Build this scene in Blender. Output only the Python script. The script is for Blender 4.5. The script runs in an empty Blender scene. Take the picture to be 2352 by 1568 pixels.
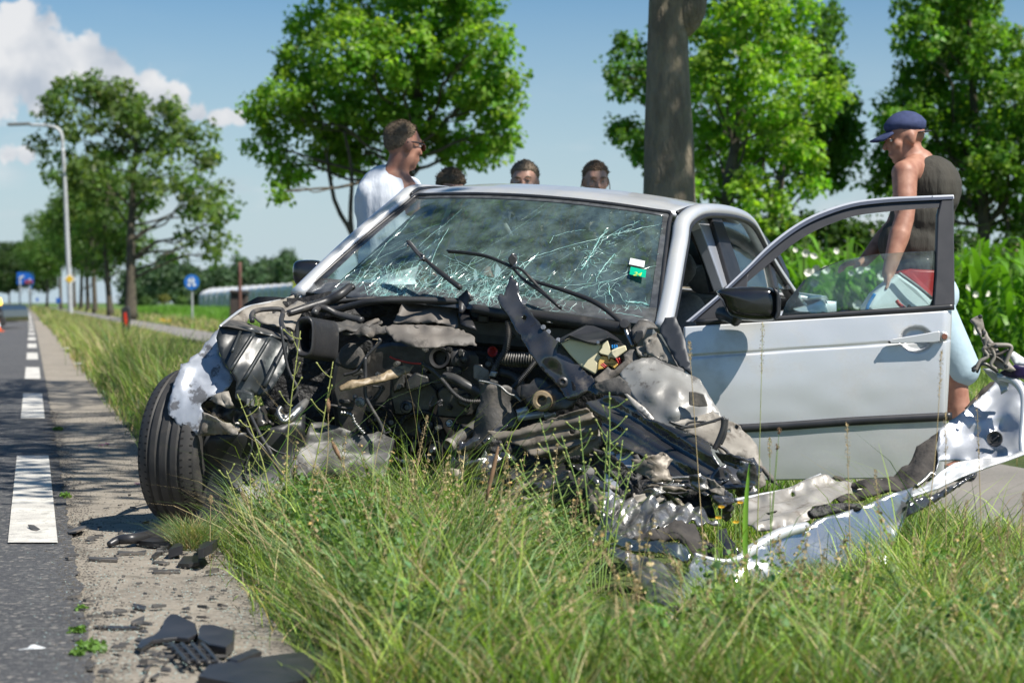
import bpy, bmesh, math, random
import numpy as np
from mathutils import Vector, Matrix, noise
from mathutils.geometry import delaunay_2d_cdt
R = math.radians
random.seed(7); rng = np.random.default_rng(7)
scene = bpy.context.scene
COL = scene.collection

# ------------------------------------------------------------------ camera, sky, sun, exposure
F = 4600.0; CAMH = 0.88; HOR = 695.0; CU, CV = 1176.0, 784.0
PITCH = math.atan((CV - HOR) / F)
CAM = Vector((0, 0, CAMH))
cam = bpy.data.cameras.new('camera'); camo = bpy.data.objects.new('camera', cam); COL.objects.link(camo)
cam.sensor_width = 36; cam.lens = 36 * F / 2352
cam.clip_start = 0.1; cam.clip_end = 6000
camo.location = CAM; camo.rotation_euler = (R(90) - PITCH, 0, 0)
cam.dof.use_dof = True; cam.dof.focus_distance = 7.9; cam.dof.aperture_fstop = 4.2
scene.camera = camo

SUN = Vector((0.50, -0.38, 0.78)).normalized()
elev = math.asin(SUN.z); azim = math.atan2(SUN.x, SUN.y)
world = bpy.data.worlds.new('World'); scene.world = world; world.use_nodes = True
wn = world.node_tree; wn.nodes.clear()
def W(t, **k):
    n = wn.nodes.new(t)
    for a, b in k.items(): setattr(n, a, b)
    return n
wl = wn.links.new
sky = W('ShaderNodeTexSky', sky_type='NISHITA', sun_disc=False, sun_elevation=elev, sun_rotation=azim,
        altitude=0, air_density=1.0, dust_density=.45, ozone_density=3.0)
tc = W('ShaderNodeTexCoord')
nz = W('ShaderNodeTexNoise'); nz.inputs['Scale'].default_value = 62; nz.inputs['Detail'].default_value = 9; nz.inputs['Roughness'].default_value = .62
wl(tc.outputs['Generated'], nz.inputs['Vector'])
def wmath(op, a, b=None, clamp=False):
    n = W('ShaderNodeMath', operation=op, use_clamp=clamp)
    for i, x in enumerate((a, b)):
        if x is None: continue
        if hasattr(x, 'links'): wl(x, n.inputs[i])
        else: n.inputs[i].default_value = x
    return n.outputs[0]
def dirv(u, v):
    return Vector(((u - CU) / F, 1, (HOR - v) / F)).normalized()
puffs = [(48, 45, 42), (20, 120, 85), (100, 115, 85), (0, 200, 95), (180, 150, 80), (90, 190, 85), (260, 190, 72), (330, 215, 60), (400, 235, 50), (290, 225, 60),
         (450, 258, 36), (500, 275, 34), (550, 270, 26), (20, 358, 42), (60, 352, 34), (520, 268, 26)]
acc = None
for (u, v, r) in puffs:
    d = W('ShaderNodeVectorMath', operation='DISTANCE'); wl(tc.outputs['Generated'], d.inputs[0]); d.inputs[1].default_value = dirv(u, v)
    m = wmath('SUBTRACT', 1.0, wmath('DIVIDE', d.outputs['Value'], r / F * (1.0 if v < 300 else .8)))
    if v > 250: m = wmath('SUBTRACT', m, .28)
    acc = m if acc is None else wmath('MAXIMUM', acc, m)
edge = wmath('ADD', acc, wmath('MULTIPLY', wmath('SUBTRACT', nz.outputs['Fac'], .5), 2.6))
mr = W('ShaderNodeMapRange', interpolation_type='SMOOTHSTEP'); wl(edge, mr.inputs['Value'])
mr.inputs['From Min'].default_value = -.02; mr.inputs['From Max'].default_value = .30
# thin low clouds all round the horizon
mp = W('ShaderNodeMapping'); mp.inputs['Scale'].default_value = (14, 14, 40); mp.inputs['Location'].default_value = (3.1, .4, .6); wl(tc.outputs['Generated'], mp.inputs['Vector'])
n2 = W('ShaderNodeTexNoise'); n2.inputs['Scale'].default_value = 1; n2.inputs['Detail'].default_value = 6; n2.inputs['Roughness'].default_value = .55; wl(mp.outputs[0], n2.inputs['Vector'])
mr2 = W('ShaderNodeMapRange', interpolation_type='SMOOTHSTEP'); wl(n2.outputs['Fac'], mr2.inputs['Value'])
mr2.inputs['From Min'].default_value = .50; mr2.inputs['From Max'].default_value = .72; mr2.inputs['To Max'].default_value = .9
sep = W('ShaderNodeSeparateXYZ'); wl(tc.outputs['Generated'], sep.inputs[0])
hz = W('ShaderNodeMapRange', interpolation_type='SMOOTHSTEP'); wl(sep.outputs['Z'], hz.inputs['Value'])
hz.inputs['From Min'].default_value = .0; hz.inputs['From Max'].default_value = .125; hz.inputs['To Min'].default_value = .8; hz.inputs['To Max'].default_value = .02
low = wmath('MULTIPLY', mr2.outputs[0], hz.outputs[0])
mask = wmath('MAXIMUM', wmath('MULTIPLY', mr.outputs[0], .93), low, True)
shade = W('ShaderNodeMix', data_type='RGBA')
nz3 = W('ShaderNodeTexNoise'); nz3.inputs['Scale'].default_value = 34; nz3.inputs['Detail'].default_value = 5; wl(tc.outputs['Generated'], nz3.inputs['Vector'])
sh = W('ShaderNodeMapRange'); wl(nz3.outputs['Fac'], sh.inputs['Value']); sh.inputs['From Min'].default_value = .35; sh.inputs['From Max'].default_value = .6
wl(sh.outputs[0], shade.inputs['Factor'])
shade.inputs[6].default_value = (4.9, 5.4, 6.2, 1); shade.inputs[7].default_value = (8.4, 8.4, 8.5, 1)
skyc = W('ShaderNodeHueSaturation'); skyc.inputs['Saturation'].default_value = 1.3; skyc.inputs['Value'].default_value = 1.0
wl(sky.outputs[0], skyc.inputs['Color'])
ht = W('ShaderNodeMapRange'); wl(sep.outputs['Z'], ht.inputs['Value']); ht.inputs['From Min'].default_value = 0; ht.inputs['From Max'].default_value = .16; ht.inputs['To Min'].default_value = .9; ht.inputs['To Max'].default_value = 0
hm_ = W('ShaderNodeMix', data_type='RGBA'); wl(ht.outputs[0], hm_.inputs['Factor']); wl(skyc.outputs[0], hm_.inputs[6]); hm_.inputs[7].default_value = (5.1, 6.5, 7.6, 1)   # pale summer haze low over the land
cm = W('ShaderNodeMix', data_type='RGBA'); wl(mask, cm.inputs['Factor']); wl(hm_.outputs[2], cm.inputs[6]); wl(shade.outputs[2], cm.inputs[7])
bg = W('ShaderNodeBackground'); bg.inputs['Strength'].default_value = 0.061; wl(cm.outputs[2], bg.inputs['Color'])
wo = W('ShaderNodeOutputWorld'); wl(bg.outputs[0], wo.inputs['Surface'])

sl = bpy.data.lights.new('sun', 'SUN'); sl.energy = 4.6; sl.angle = R(.5); sl.color = (1, .95, .87)
so = bpy.data.objects.new('sun', sl); COL.objects.link(so); so.rotation_euler = SUN.to_track_quat('Z', 'Y').to_euler(); so.location = (0, 0, 30)
vs = scene.view_settings
vs.view_transform = 'Standard'; vs.look = 'None'; vs.exposure = 0.72; vs.gamma = 1; vs.use_curve_mapping = False

# ------------------------------------------------------------------ projection helpers (a 2352 x 1568 picture grid turned into points at a real distance)
def ray(u, v):
    d = Vector(((u - CU), F * math.cos(PITCH) + (CV - v) * math.sin(PITCH), -F * math.sin(PITCH) + (CV - v) * math.cos(PITCH)))
    return d / d.y
def P(u, v, Y): return CAM + ray(u, v) * Y
def proj(p):
    d = p - CAM
    f = d.y * math.cos(PITCH) - d.z * math.sin(PITCH); up = d.y * math.sin(PITCH) + d.z * math.cos(PITCH)
    return CU + F * d.x / f, CV - F * up / f
def crop(x0, y0, s):
    return lambda x, y: ((x0 + x / s) * .91875, (y0 + y / s) * .91875)
c3 = crop(340, 740, 2.3758); c4 = crop(860, 680, 2.8); c5 = crop(700, 440, 2.306); c6 = crop(1640, 460, 2.45)
c7 = crop(1200, 880, 2.3053); c8 = crop(1800, 760, 2.3053); c16 = crop(1400, 700, 4.704); cb = crop(0, 1100, 2.352)
cm_ = crop(2100, 240, 1.824)
def gnd(u, v, z=0):
    r = ray(u, v); return CAM + r * ((z - CAMH) / r.z)

# ------------------------------------------------------------------ objects, names, tags
def thing(name, label, cat, loc=(0, 0, 0), group=None):
    o = bpy.data.objects.new(name, None); COL.objects.link(o); o.location = Vector(loc)
    o.empty_display_size = .1
    o['label'] = label; o['category'] = cat
    if group: o['group'] = group
    return o
def tag(o, label=None, cat=None, group=None, kind=None):
    if label: o['label'] = label
    if cat: o['category'] = cat
    if group: o['group'] = group
    if kind: o['kind'] = kind
    return o
def wloc(o):
    v = Vector((0, 0, 0))
    while o: v = v + o.location; o = o.parent
    return v
def link(name, me, m, parent=None, base=None, world=True):
    """mesh in world coordinates -> object with its origin at base (or at its parent)"""
    o = bpy.data.objects.new(name, me)
    off = wloc(parent) if (parent and world) else Vector((0, 0, 0))
    if base is not None:
        off = Vector(base)
        o.location = off - wloc(parent)
    if off.length > 0: me.transform(Matrix.Translation(-off))
    COL.objects.link(o)
    if parent: o.parent = parent
    if m: me.materials.append(m)
    return o
def mk(name, verts, faces, m, parent=None, smooth=False, base=None, world=True):
    me = bpy.data.meshes.new(name); me.from_pydata([tuple(v) for v in verts], [], faces); me.update()
    if smooth: me.polygons.foreach_set('use_smooth', [True] * len(me.polygons))
    return link(name, me, m, parent, base, world)
def npmesh(name, V, T, m, colors=None, parent=None, base=None, world=True, smooth=False):
    """V (n,3), T (k,3|4) ints"""
    me = bpy.data.meshes.new(name); k = T.shape[1]
    me.vertices.add(len(V)); me.vertices.foreach_set('co', np.ascontiguousarray(V, dtype=np.float32).ravel())
    me.loops.add(T.size); me.loops.foreach_set('vertex_index', np.ascontiguousarray(T, dtype=np.int32).ravel())
    me.polygons.add(len(T)); me.polygons.foreach_set('loop_start', np.arange(0, T.size, k, dtype=np.int32))
    if smooth: me.polygons.foreach_set('use_smooth', np.ones(len(T), dtype=bool))
    if colors is not None:
        a = me.attributes.new('Col', 'FLOAT_COLOR', 'POINT')
        c = np.ones((len(V), 4), dtype=np.float32); c[:, :3] = colors; a.data.foreach_set('color', c.ravel())
    me.update(calc_edges=True)
    return link(name, me, m, parent, base, world)

# ------------------------------------------------------------------ materials
def M(name, c1, c2=None, rough=.5, metal=0., ns=6., det=6, bump=0., bs=40., coat=0., dirt=None, ds=4., dth=(.5, .62), damt=.8, spec=.5, stretch=None, rv=.0):
    m = bpy.data.materials.new(name); m.use_nodes = True; nt = m.node_tree; N = nt.nodes; Lk = nt.links.new
    b = N['Principled BSDF']; tcn = N.new('ShaderNodeTexCoord'); co = tcn.outputs['Object']
    if stretch: mpn = N.new('ShaderNodeMapping'); mpn.inputs['Scale'].default_value = stretch; Lk(co, mpn.inputs['Vector']); co = mpn.outputs[0]
    c2 = c2 or tuple(x * .8 for x in c1)
    n = N.new('ShaderNodeTexNoise'); n.inputs['Scale'].default_value = ns; n.inputs['Detail'].default_value = det; Lk(co, n.inputs['Vector'])
    r = N.new('ShaderNodeMapRange'); r.inputs['From Min'].default_value = .35; r.inputs['From Max'].default_value = .65; Lk(n.outputs['Fac'], r.inputs['Value'])
    mx = N.new('ShaderNodeMix'); mx.data_type = 'RGBA'; mx.inputs[6].default_value = (*c1, 1); mx.inputs[7].default_value = (*c2, 1); Lk(r.outputs[0], mx.inputs['Factor'])
    col = mx.outputs[2]
    b.inputs['Metallic'].default_value = metal; b.inputs['Roughness'].default_value = rough
    b.inputs['Specular IOR Level'].default_value = spec
    if coat: b.inputs['Coat Weight'].default_value = coat; b.inputs['Coat Roughness'].default_value = .06
    if dirt:
        n2_ = N.new('ShaderNodeTexNoise'); n2_.inputs['Scale'].default_value = ds; n2_.inputs['Detail'].default_value = 10; n2_.inputs['Roughness'].default_value = .68; Lk(co, n2_.inputs['Vector'])
        r2 = N.new('ShaderNodeMapRange'); r2.inputs['From Min'].default_value = dth[0]; r2.inputs['From Max'].default_value = dth[1]; r2.inputs['To Max'].default_value = damt; Lk(n2_.outputs['Fac'], r2.inputs['Value'])
        m2 = N.new('ShaderNodeMix'); m2.data_type = 'RGBA'; Lk(r2.outputs[0], m2.inputs['Factor']); Lk(col, m2.inputs[6]); m2.inputs[7].default_value = (*dirt, 1); col = m2.outputs[2]
        ra = N.new('ShaderNodeMapRange'); Lk(r2.outputs[0], ra.inputs['Value']); ra.inputs['To Min'].default_value = rough; ra.inputs['To Max'].default_value = min(1, rough + .35); Lk(ra.outputs[0], b.inputs['Roughness'])
        if metal > 0:
            me_ = N.new('ShaderNodeMapRange'); Lk(r2.outputs[0], me_.inputs['Value']); me_.inputs['To Min'].default_value = metal; me_.inputs['To Max'].default_value = 0; Lk(me_.outputs[0], b.inputs['Metallic'])
    elif rv:
        ra = N.new('ShaderNodeMapRange'); Lk(n.outputs['Fac'], ra.inputs['Value']); ra.inputs['From Min'].default_value = .3; ra.inputs['From Max'].default_value = .7
        ra.inputs['To Min'].default_value = max(.02, rough - rv); ra.inputs['To Max'].default_value = rough + rv; Lk(ra.outputs[0], b.inputs['Roughness'])
    Lk(col, b.inputs['Base Color'])
    if bump:
        nb = N.new('ShaderNodeTexNoise'); nb.inputs['Scale'].default_value = bs; nb.inputs['Detail'].default_value = 6; Lk(co, nb.inputs['Vector'])
        bp = N.new('ShaderNodeBump'); bp.inputs['Strength'].default_value = min(1, bump * 4); bp.inputs['Distance'].default_value = bump / 10
        Lk(nb.outputs['Fac'], bp.inputs['Height']); Lk(bp.outputs[0], b.inputs['Normal'])
    return m
def leafmat(name, trans=.45, rough=.5, tint=(1, 1, 1), ttint=(1.25, 1.35, .5)):
    m = bpy.data.materials.new(name); m.use_nodes = True; nt = m.node_tree; N = nt.nodes; Lk = nt.links.new
    b = N['Principled BSDF']; at = N.new('ShaderNodeAttribute'); at.attribute_name = 'Col'
    oi = N.new('ShaderNodeMix'); oi.data_type = 'RGBA'; oi.blend_type = 'MULTIPLY'; oi.inputs['Factor'].default_value = 1; Lk(at.outputs['Color'], oi.inputs[6]); oi.inputs[7].default_value = (*tint, 1)
    Lk(oi.outputs[2], b.inputs['Base Color']); b.inputs['Roughness'].default_value = rough; b.inputs['Specular IOR Level'].default_value = .35
    t = N.new('ShaderNodeBsdfTranslucent'); tm = N.new('ShaderNodeMix'); tm.data_type = 'RGBA'; tm.blend_type = 'MULTIPLY'; tm.inputs['Factor'].default_value = 1
    Lk(oi.outputs[2], tm.inputs[6]); tm.inputs[7].default_value = (*ttint, 1); Lk(tm.outputs[2], t.inputs['Color'])
    mx = N.new('ShaderNodeMixShader'); mx.inputs[0].default_value = trans; Lk(b.outputs[0], mx.inputs[1]); Lk(t.outputs[0], mx.inputs[2]); Lk(mx.outputs[0], N['Material Output'].inputs['Surface'])
    return m
def glassmat(name, tint, refl=1.0, haze=0., hazecol=(.6, .7, .7), ior=1.6, hs=6):
    m = bpy.data.materials.new(name); m.use_nodes = True; nt = m.node_tree; N = nt.nodes; Lk = nt.links.new
    N.remove(N['Principled BSDF'])
    tr = N.new('ShaderNodeBsdfTransparent'); tr.inputs[0].default_value = (*tint, 1)
    gl = N.new('ShaderNodeBsdfGlossy'); gl.inputs['Roughness'].default_value = .02; gl.inputs[0].default_value = (refl, refl, refl, 1)
    fr = N.new('ShaderNodeFresnel'); fr.inputs['IOR'].default_value = ior
    nb = N.new('ShaderNodeTexNoise'); tcn = N.new('ShaderNodeTexCoord'); nb.inputs['Scale'].default_value = 5; Lk(tcn.outputs['Object'], nb.inputs['Vector'])
    bp = N.new('ShaderNodeBump'); bp.inputs['Strength'].default_value = .15; bp.inputs['Distance'].default_value = .01; Lk(nb.outputs['Fac'], bp.inputs['Height']); Lk(bp.outputs[0], gl.inputs['Normal'])
    mx = N.new('ShaderNodeMixShader'); Lk(fr.outputs[0], mx.inputs[0]); Lk(tr.outputs[0], mx.inputs[1]); Lk(gl.outputs[0], mx.inputs[2])
    out = mx.outputs[0]
    if haze:
        df = N.new('ShaderNodeBsdfDiffuse'); df.inputs[0].default_value = (*hazecol, 1)
        n = N.new('ShaderNodeTexNoise'); n.inputs['Scale'].default_value = hs; n.inputs['Detail'].default_value = 9; n.inputs['Roughness'].default_value = .7; Lk(tcn.outputs['Object'], n.inputs['Vector'])
        r = N.new('ShaderNodeMapRange'); r.inputs['From Min'].default_value = .4; r.inputs['From Max'].default_value = .75; r.inputs['To Min'].default_value = haze * .25; r.inputs['To Max'].default_value = haze; Lk(n.outputs['Fac'], r.inputs['Value'])
        m3 = N.new('ShaderNodeMixShader'); Lk(r.outputs[0], m3.inputs[0]); Lk(out, m3.inputs[1]); Lk(df.outputs[0], m3.inputs[2]); out = m3.outputs[0]
    Lk(out, N['Material Output'].inputs['Surface'])
    return m
EARTH = (.16, .12, .08)
MT = dict(
    paint=M('silver_paint', (.62, .635, .65), (.59, .605, .62), rough=.38, metal=.42, ns=3, coat=.6, dirt=(.36, .34, .30), ds=5, dth=(.50, .72), damt=.5),
    paint_bent=M('scuffed_silver', (.40, .43, .48), (.27, .29, .33), rough=.42, metal=.2, ns=9, coat=.3, dirt=(.05, .05, .055), ds=12, dth=(.53, .59), damt=.85, bump=.05, bs=25),
    paint_in=M('primer_silver', (.46, .48, .52), (.38, .40, .44), rough=.42, metal=.5, ns=5, coat=.2, dirt=(.30, .28, .25), ds=6, dth=(.6, .7), damt=.5),
    beige=M('dusty_underside', (.28, .255, .22), (.18, .165, .14), rough=.6, metal=.05, ns=7, dirt=(.10, .085, .07), ds=11, dth=(.54, .64), damt=.9, bump=.08, bs=30),
    whitemetal=M('pale_galvanised_metal', (.40, .38, .35), (.25, .235, .21), rough=.42, metal=.3, ns=9, dirt=(.12, .10, .08), ds=13, dth=(.55, .66), damt=.85, bump=.06, bs=40),
    beam=M('dusty_brown_beam', (.23, .20, .16), (.14, .12, .095), rough=.5, metal=.2, ns=9, dirt=(.06, .05, .04), ds=13, dth=(.54, .64), damt=.85),
    grime=M('grimy_grey_shield', (.085, .085, .082), (.055, .053, .05), rough=.5, metal=.2, ns=8, dirt=(.035, .033, .03), ds=9, dth=(.52, .62), damt=.85),
    dome=M('dusty_wheelhouse', (.27, .27, .26), (.18, .175, .165), rough=.42, metal=.15, ns=6, dirt=(.07, .065, .06), ds=10, dth=(.57, .63), damt=.85, bump=.06, bs=20),
    gloss=M('glossy_black_metal', (.022, .023, .027), (.05, .05, .05), rough=.13, metal=.1, ns=7, coat=1, dirt=(.20, .17, .13), ds=8, dth=(.60, .72), damt=.4, bump=.05, bs=14),
    crush=M('crushed_bright_metal', (.33, .325, .315), (.09, .088, .083), rough=.33, metal=.8, ns=16, bump=.10, bs=48, coat=.2, dirt=(.05, .045, .04), ds=14, dth=(.56, .64), damt=.7),
    black=M('black_plastic', (.022, .022, .024), (.035, .034, .034), rough=.42, ns=10, bump=.04, bs=90, dirt=(.16, .14, .11), ds=9, dth=(.58, .74), damt=.45),
    blackdusty=M('dusty_black_plastic', (.045, .044, .043), (.08, .075, .068), rough=.6, ns=9, bump=.08, bs=60, dirt=(.24, .20, .16), ds=6, dth=(.5, .68), damt=.6),
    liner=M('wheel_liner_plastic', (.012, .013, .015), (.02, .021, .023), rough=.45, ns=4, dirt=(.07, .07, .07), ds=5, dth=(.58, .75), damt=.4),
    rubber=M('tyre_rubber', (.028, .027, .026), (.04, .038, .036), rough=.62, ns=22, bump=.03, bs=120, dirt=(.11, .095, .075), ds=14, dth=(.5, .7), damt=.35),
    hose=M('rubber_hose', (.030, .030, .032), (.05, .05, .05), rough=.4, ns=15, dirt=(.2, .17, .14), ds=12, dth=(.52, .7), damt=.5),
    engine=M('oily_engine_metal', (.085, .082, .076), (.035, .033, .031), rough=.33, metal=.5, ns=14, bump=.05, bs=45, dirt=(.12, .10, .08), ds=15, dth=(.56, .66), damt=.6),
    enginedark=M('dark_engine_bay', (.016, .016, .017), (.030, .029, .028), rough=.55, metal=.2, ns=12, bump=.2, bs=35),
    alu=M('dull_aluminium', (.36, .36, .35), (.22, .22, .21), rough=.32, metal=.9, ns=18, bump=.06, bs=70, dirt=(.06, .055, .05), ds=16, dth=(.5, .62), damt=.7),
    foam=M('torn_felt', (.035, .032, .030), (.07, .062, .055), rough=.95, ns=16, bump=.12, bs=50),
    shield=M('leathery_heat_shield', (.17, .15, .13), (.10, .09, .08), rough=.6, ns=9, bump=.04, bs=40, dirt=(.05, .045, .04), ds=12, dth=(.55, .66), damt=.8),
    brown=M('brown_stained_plastic', (.34, .26, .16), (.16, .12, .07), rough=.5, ns=12, bump=.1, bs=30, dirt=(.04, .035, .03), ds=10, dth=(.54, .64), damt=.85),
    scuff=M('scuffed_lamp_housing', (.02, .023, .024), (.035, .04, .042), rough=.36, ns=7, bump=.03, bs=22, dirt=(.19, .22, .21), ds=7, dth=(.54, .72), damt=.55),
    cream=M('cream_plastic', (.72, .66, .46), (.64, .58, .38), rough=.4, ns=8, dirt=(.25, .22, .17), ds=9, dth=(.62, .7), damt=.5),
    yellow=M('amber_plastic', (.75, .46, .10), (.68, .50, .2), rough=.4, ns=12),
    red=M('red_plastic', (.45, .03, .025), rough=.4), blue=M('blue_plastic', (.02, .22, .55), rough=.35),
    trim=M('matt_black_trim', (.018, .019, .022), (.03, .03, .033), rough=.38, ns=12, dirt=(.10, .10, .10), ds=10, dth=(.6, .8), damt=.3),
    mirror_shell=M('gloss_black_shell', (.012, .012, .014), (.02, .02, .02), rough=.16, ns=8, coat=.5, dirt=(.10, .09, .08), ds=9, dth=(.6, .8), damt=.3),
    seat=M('seat_fabric', (.16, .16, .165), (.21, .21, .21), rough=.9, ns=60, bump=.06, bs=200),
    liner_in=M('pale_headlining', (.45, .46, .45), (.40, .41, .40), rough=.9, ns=30),
    dash=M('dashboard_plastic', (.10, .11, .115), (.13, .14, .14), rough=.55, ns=30),
    crack=M('cracked_glass_edges', (.50, .74, .69), (.16, .38, .35), rough=.15, ns=30, spec=1.0), crumb=M('glass_crumb', (.45, .60, .57), (.25, .36, .34), rough=.1, ns=200, spec=1.0),
    white=M('white_print', (.75, .78, .78), rough=.5), green=M('green_sticker', (.0, .42, .25), (.0, .36, .2), rough=.4),
    stickyellow=M('yellow_print', (.70, .75, .1), rough=.5), purple=M('dark_purple_plastic', (.02, .01, .06), rough=.3),
    bark_far=M('dark_bark', (.10, .085, .06), (.06, .052, .04), rough=.95, ns=5),
    bark=M('tree_bark', (.31, .26, .18), (.17, .14, .10), rough=.95, ns=9, det=10, bump=.5, bs=26, stretch=(1, 1, .35), dirt=(.24, .23, .14), ds=7, dth=(.52, .68), damt=.6),
    skin=M('reddish_skin', (.40, .205, .14), (.30, .135, .09), rough=.55, ns=22, bump=.03, bs=70), skin2=M('pale_skin', (.50, .29, .21), (.44, .24, .17), rough=.5, ns=14),  # a reddish and a paler skin colour, mottled at random
    tank_w=M('white_cotton', (.70, .73, .78), (.62, .66, .72), rough=.9, ns=5, bump=.22, bs=9, stretch=(1, 1, .3)), tank_g=M('olive_grey_cotton', (.055, .050, .040), (.036, .034, .028), rough=.9, ns=6, bump=.3, bs=12, stretch=(1, 1, .25)),
    jean=M('pale_blue_cotton', (.42, .54, .60), (.36, .48, .55), rough=.9, ns=10, bump=.10, bs=14), cap=M('blue_denim_cap', (.035, .05, .13), (.025, .038, .10), rough=.85, ns=40, bump=.05, bs=120),
    hair1=M('short_fair_hair', (.26, .19, .12), (.16, .115, .075), rough=.8, ns=60, bump=.3, bs=150), hair2=M('brown_hair', (.24, .15, .09), (.32, .20, .12), rough=.7, ns=50, bump=.4, bs=90),
    hair3=M('dark_cropped_hair', (.15, .11, .075), (.22, .165, .11), rough=.7, ns=60, bump=.05, bs=120),
    dark=M('dark_cloth', (.03, .035, .045), rough=.9), eyew=M('eye_white', (.6, .58, .55), rough=.3),
    glass=glassmat('side_glass', (.80, .90, .88), ior=1.55, haze=.05), glass_ws=glassmat('windscreen_glass', (.66, .80, .77), ior=2.1, haze=.30, hazecol=(.30, .44, .43), hs=9),
    glass_open=glassmat('door_glass', (.76, .87, .86), ior=1.45, haze=.12, hazecol=(.50, .58, .60), hs=14),
    lamp_lens=glassmat('clear_lens', (.85, .9, .92), ior=1.5, haze=.1),
)

# ------------------------------------------------------------------ shape helpers
def inside(p, poly):
    x, y = p; c = False; n = len(poly); j = n - 1
    for i in range(n):
        xi, yi = poly[i]; xj, yj = poly[j]
        if (yi > y) != (yj > y) and x < (xj - xi) * (y - yi) / (yj - yi + 1e-9) + xi: c = not c
        j = i
    return c
def resample(pts, step):
    out = []
    n = len(pts)
    for i in range(n):
        a = Vector(pts[i]); b = Vector(pts[(i + 1) % n]); k = max(1, int(round((Vector((b.x, b.y)) - Vector((a.x, a.y))).length / step)))
        for j in range(k): out.append(a.lerp(b, j / k))
    return out
def crumpled(p, freq, seed, octv=3):
    s = Vector((seed * 7.3, seed * 3.1, seed * 1.7)); t = 0; a = 1; f = freq * .8
    p = p + .6 / freq * Vector((noise.noise(p * freq * .5 + s), 0, noise.noise(p * freq * .5 - s))) * 1.5
    for i in range(octv):
        t += a * (1 - 2.6 * abs(noise.noise(p * f + s))); a *= .42; f *= 2.1; s = s + Vector((5, 3, 9))
    return t - .9
def panel(name, pts, m, parent=None, thick=.003, amp=.0, freq=9, res=13, seed=0, rag=0, inner=(), flute=None, holes=(), smooth=True, base=None, soft=False):
    """sheet of metal or plastic: outline of (u, v, distance) triples, dented by amp metres, given real thickness"""
    rnd = random.Random(seed * 13 + 5)
    b = resample(pts, res)
    if rag: b = [Vector((q.x + rnd.uniform(-rag, rag), q.y + rnd.uniform(-rag, rag), q.z)) for q in b]
    poly = [(q.x, q.y) for q in b]; n = len(poly)
    xs = [q[0] for q in poly]; ys = [q[1] for q in poly]
    V = [Vector(q) for q in poly]; hs = []
    for (hu, hv, hr) in holes:
        k = 8; st = len(V)
        for i in range(k): V.append(Vector((hu + hr * math.cos(2 * math.pi * i / k), hv + hr * math.sin(2 * math.pi * i / k))))
        hs.append([st + i for i in range(k)])
    y = min(ys)
    while y < max(ys):
        x = min(xs)
        while x < max(xs):
            q = (x + rnd.uniform(-.3, .3) * res, y + rnd.uniform(-.3, .3) * res)
            if inside(q, poly) and min((q[0] - a) ** 2 + (q[1] - c) ** 2 for a, c in poly) > (res * .5) ** 2 and all((q[0] - hu) ** 2 + (q[1] - hv) ** 2 > (hr + res * .3) ** 2 for hu, hv, hr in holes):
                V.append(Vector(q))
            x += res
        y += res
    r = delaunay_2d_cdt(V, [], [list(range(n))] + hs, 1 if not hs else 1, 1e-5)
    V2, faces = r[0], [f for f in r[2] if len(f) == 3]
    ctr = [tuple(p) for p in pts] + [tuple(p) for p in inner]
    W3 = []
    for q in V2:
        sw = sy = 0
        for (a, c, Y) in ctr:
            w = 1 / ((q.x - a) ** 2 + (q.y - c) ** 2 + 500) ** 1.3; sw += w; sy += w * Y
        W3.append(P(q.x, q.y, sy / sw))
    nrm = Vector((0, 0, 0))
    bb = [P(*p) for p in pts]
    for i in range(len(bb)): nrm += bb[i].cross(bb[(i + 1) % len(bb)])
    nrm.normalize()
    if nrm.y > 0: nrm = -nrm
    out = []
    for q, p in zip(V2, W3):
        d = 0
        if amp: d += amp * (noise.noise(p * freq + Vector((seed, seed, 0))) * 1.6 if soft else crumpled(p, freq, seed))
        if flute:
            an, per, fa = flute; t = (q.x * math.cos(R(an)) + q.y * math.sin(R(an))) / per
            d += fa * math.sin(t * 2 * math.pi)
        out.append(p + nrm * d)
    hp = [(h[0], h[1], h[2]) for h in holes]
    if hp:
        keep = []
        for f in faces:
            cx = sum(V2[i].x for i in f) / 3; cy = sum(V2[i].y for i in f) / 3
            if all((cx - a) ** 2 + (cy - c) ** 2 > (hr * .93) ** 2 for a, c, hr in hp): keep.append(f)
        faces = keep
    o = mk(name, out, [tuple(f) for f in faces], m, parent, smooth, base)
    if thick:
        s = o.modifiers.new('thickness', 'SOLIDIFY'); s.thickness = thick; s.offset = 0
    return o
def slab(name, pts, depth, m, parent=None, bevel=.004, base=None, tilt=0):
    """solid of a (u, v, distance) outline, depth metres deep away from the camera"""
    f = [P(*p) for p in pts]; n = len(f)
    bk = [p + Vector((0, depth, tilt)) for p in f]
    V = f + bk; faces = [tuple(range(n)), tuple(range(2 * n - 1, n - 1, -1))] + [(i, i + n, (i + 1) % n + n, (i + 1) % n) for i in range(n)]
    o = mk(name, V, faces, m, parent, False, base)
    bm = bmesh.new(); bm.from_mesh(o.data); bmesh.ops.recalc_face_normals(bm, faces=bm.faces); bm.to_mesh(o.data); bm.free()
    if bevel:
        s = o.modifiers.new('bevel', 'BEVEL'); s.width = bevel; s.segments = 2; s.limit_method = 'ANGLE'
    return o
def catmull(pts, k=6):
    pts = [Vector(p) for p in pts]
    if len(pts) < 3: return [pts[0].lerp(pts[-1], i / k) for i in range(k + 1)]
    out = []
    for i in range(len(pts) - 1):
        p0 = pts[max(0, i - 1)]; p1 = pts[i]; p2 = pts[i + 1]; p3 = pts[min(len(pts) - 1, i + 2)]
        for j in range(k):
            t = j / k
            out.append(.5 * ((2 * p1) + (-p0 + p2) * t + (2 * p0 - 5 * p1 + 4 * p2 - p3) * t * t + (-p0 + 3 * p1 - 3 * p2 + p3) * t ** 3))
    out.append(pts[-1]); return out
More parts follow.
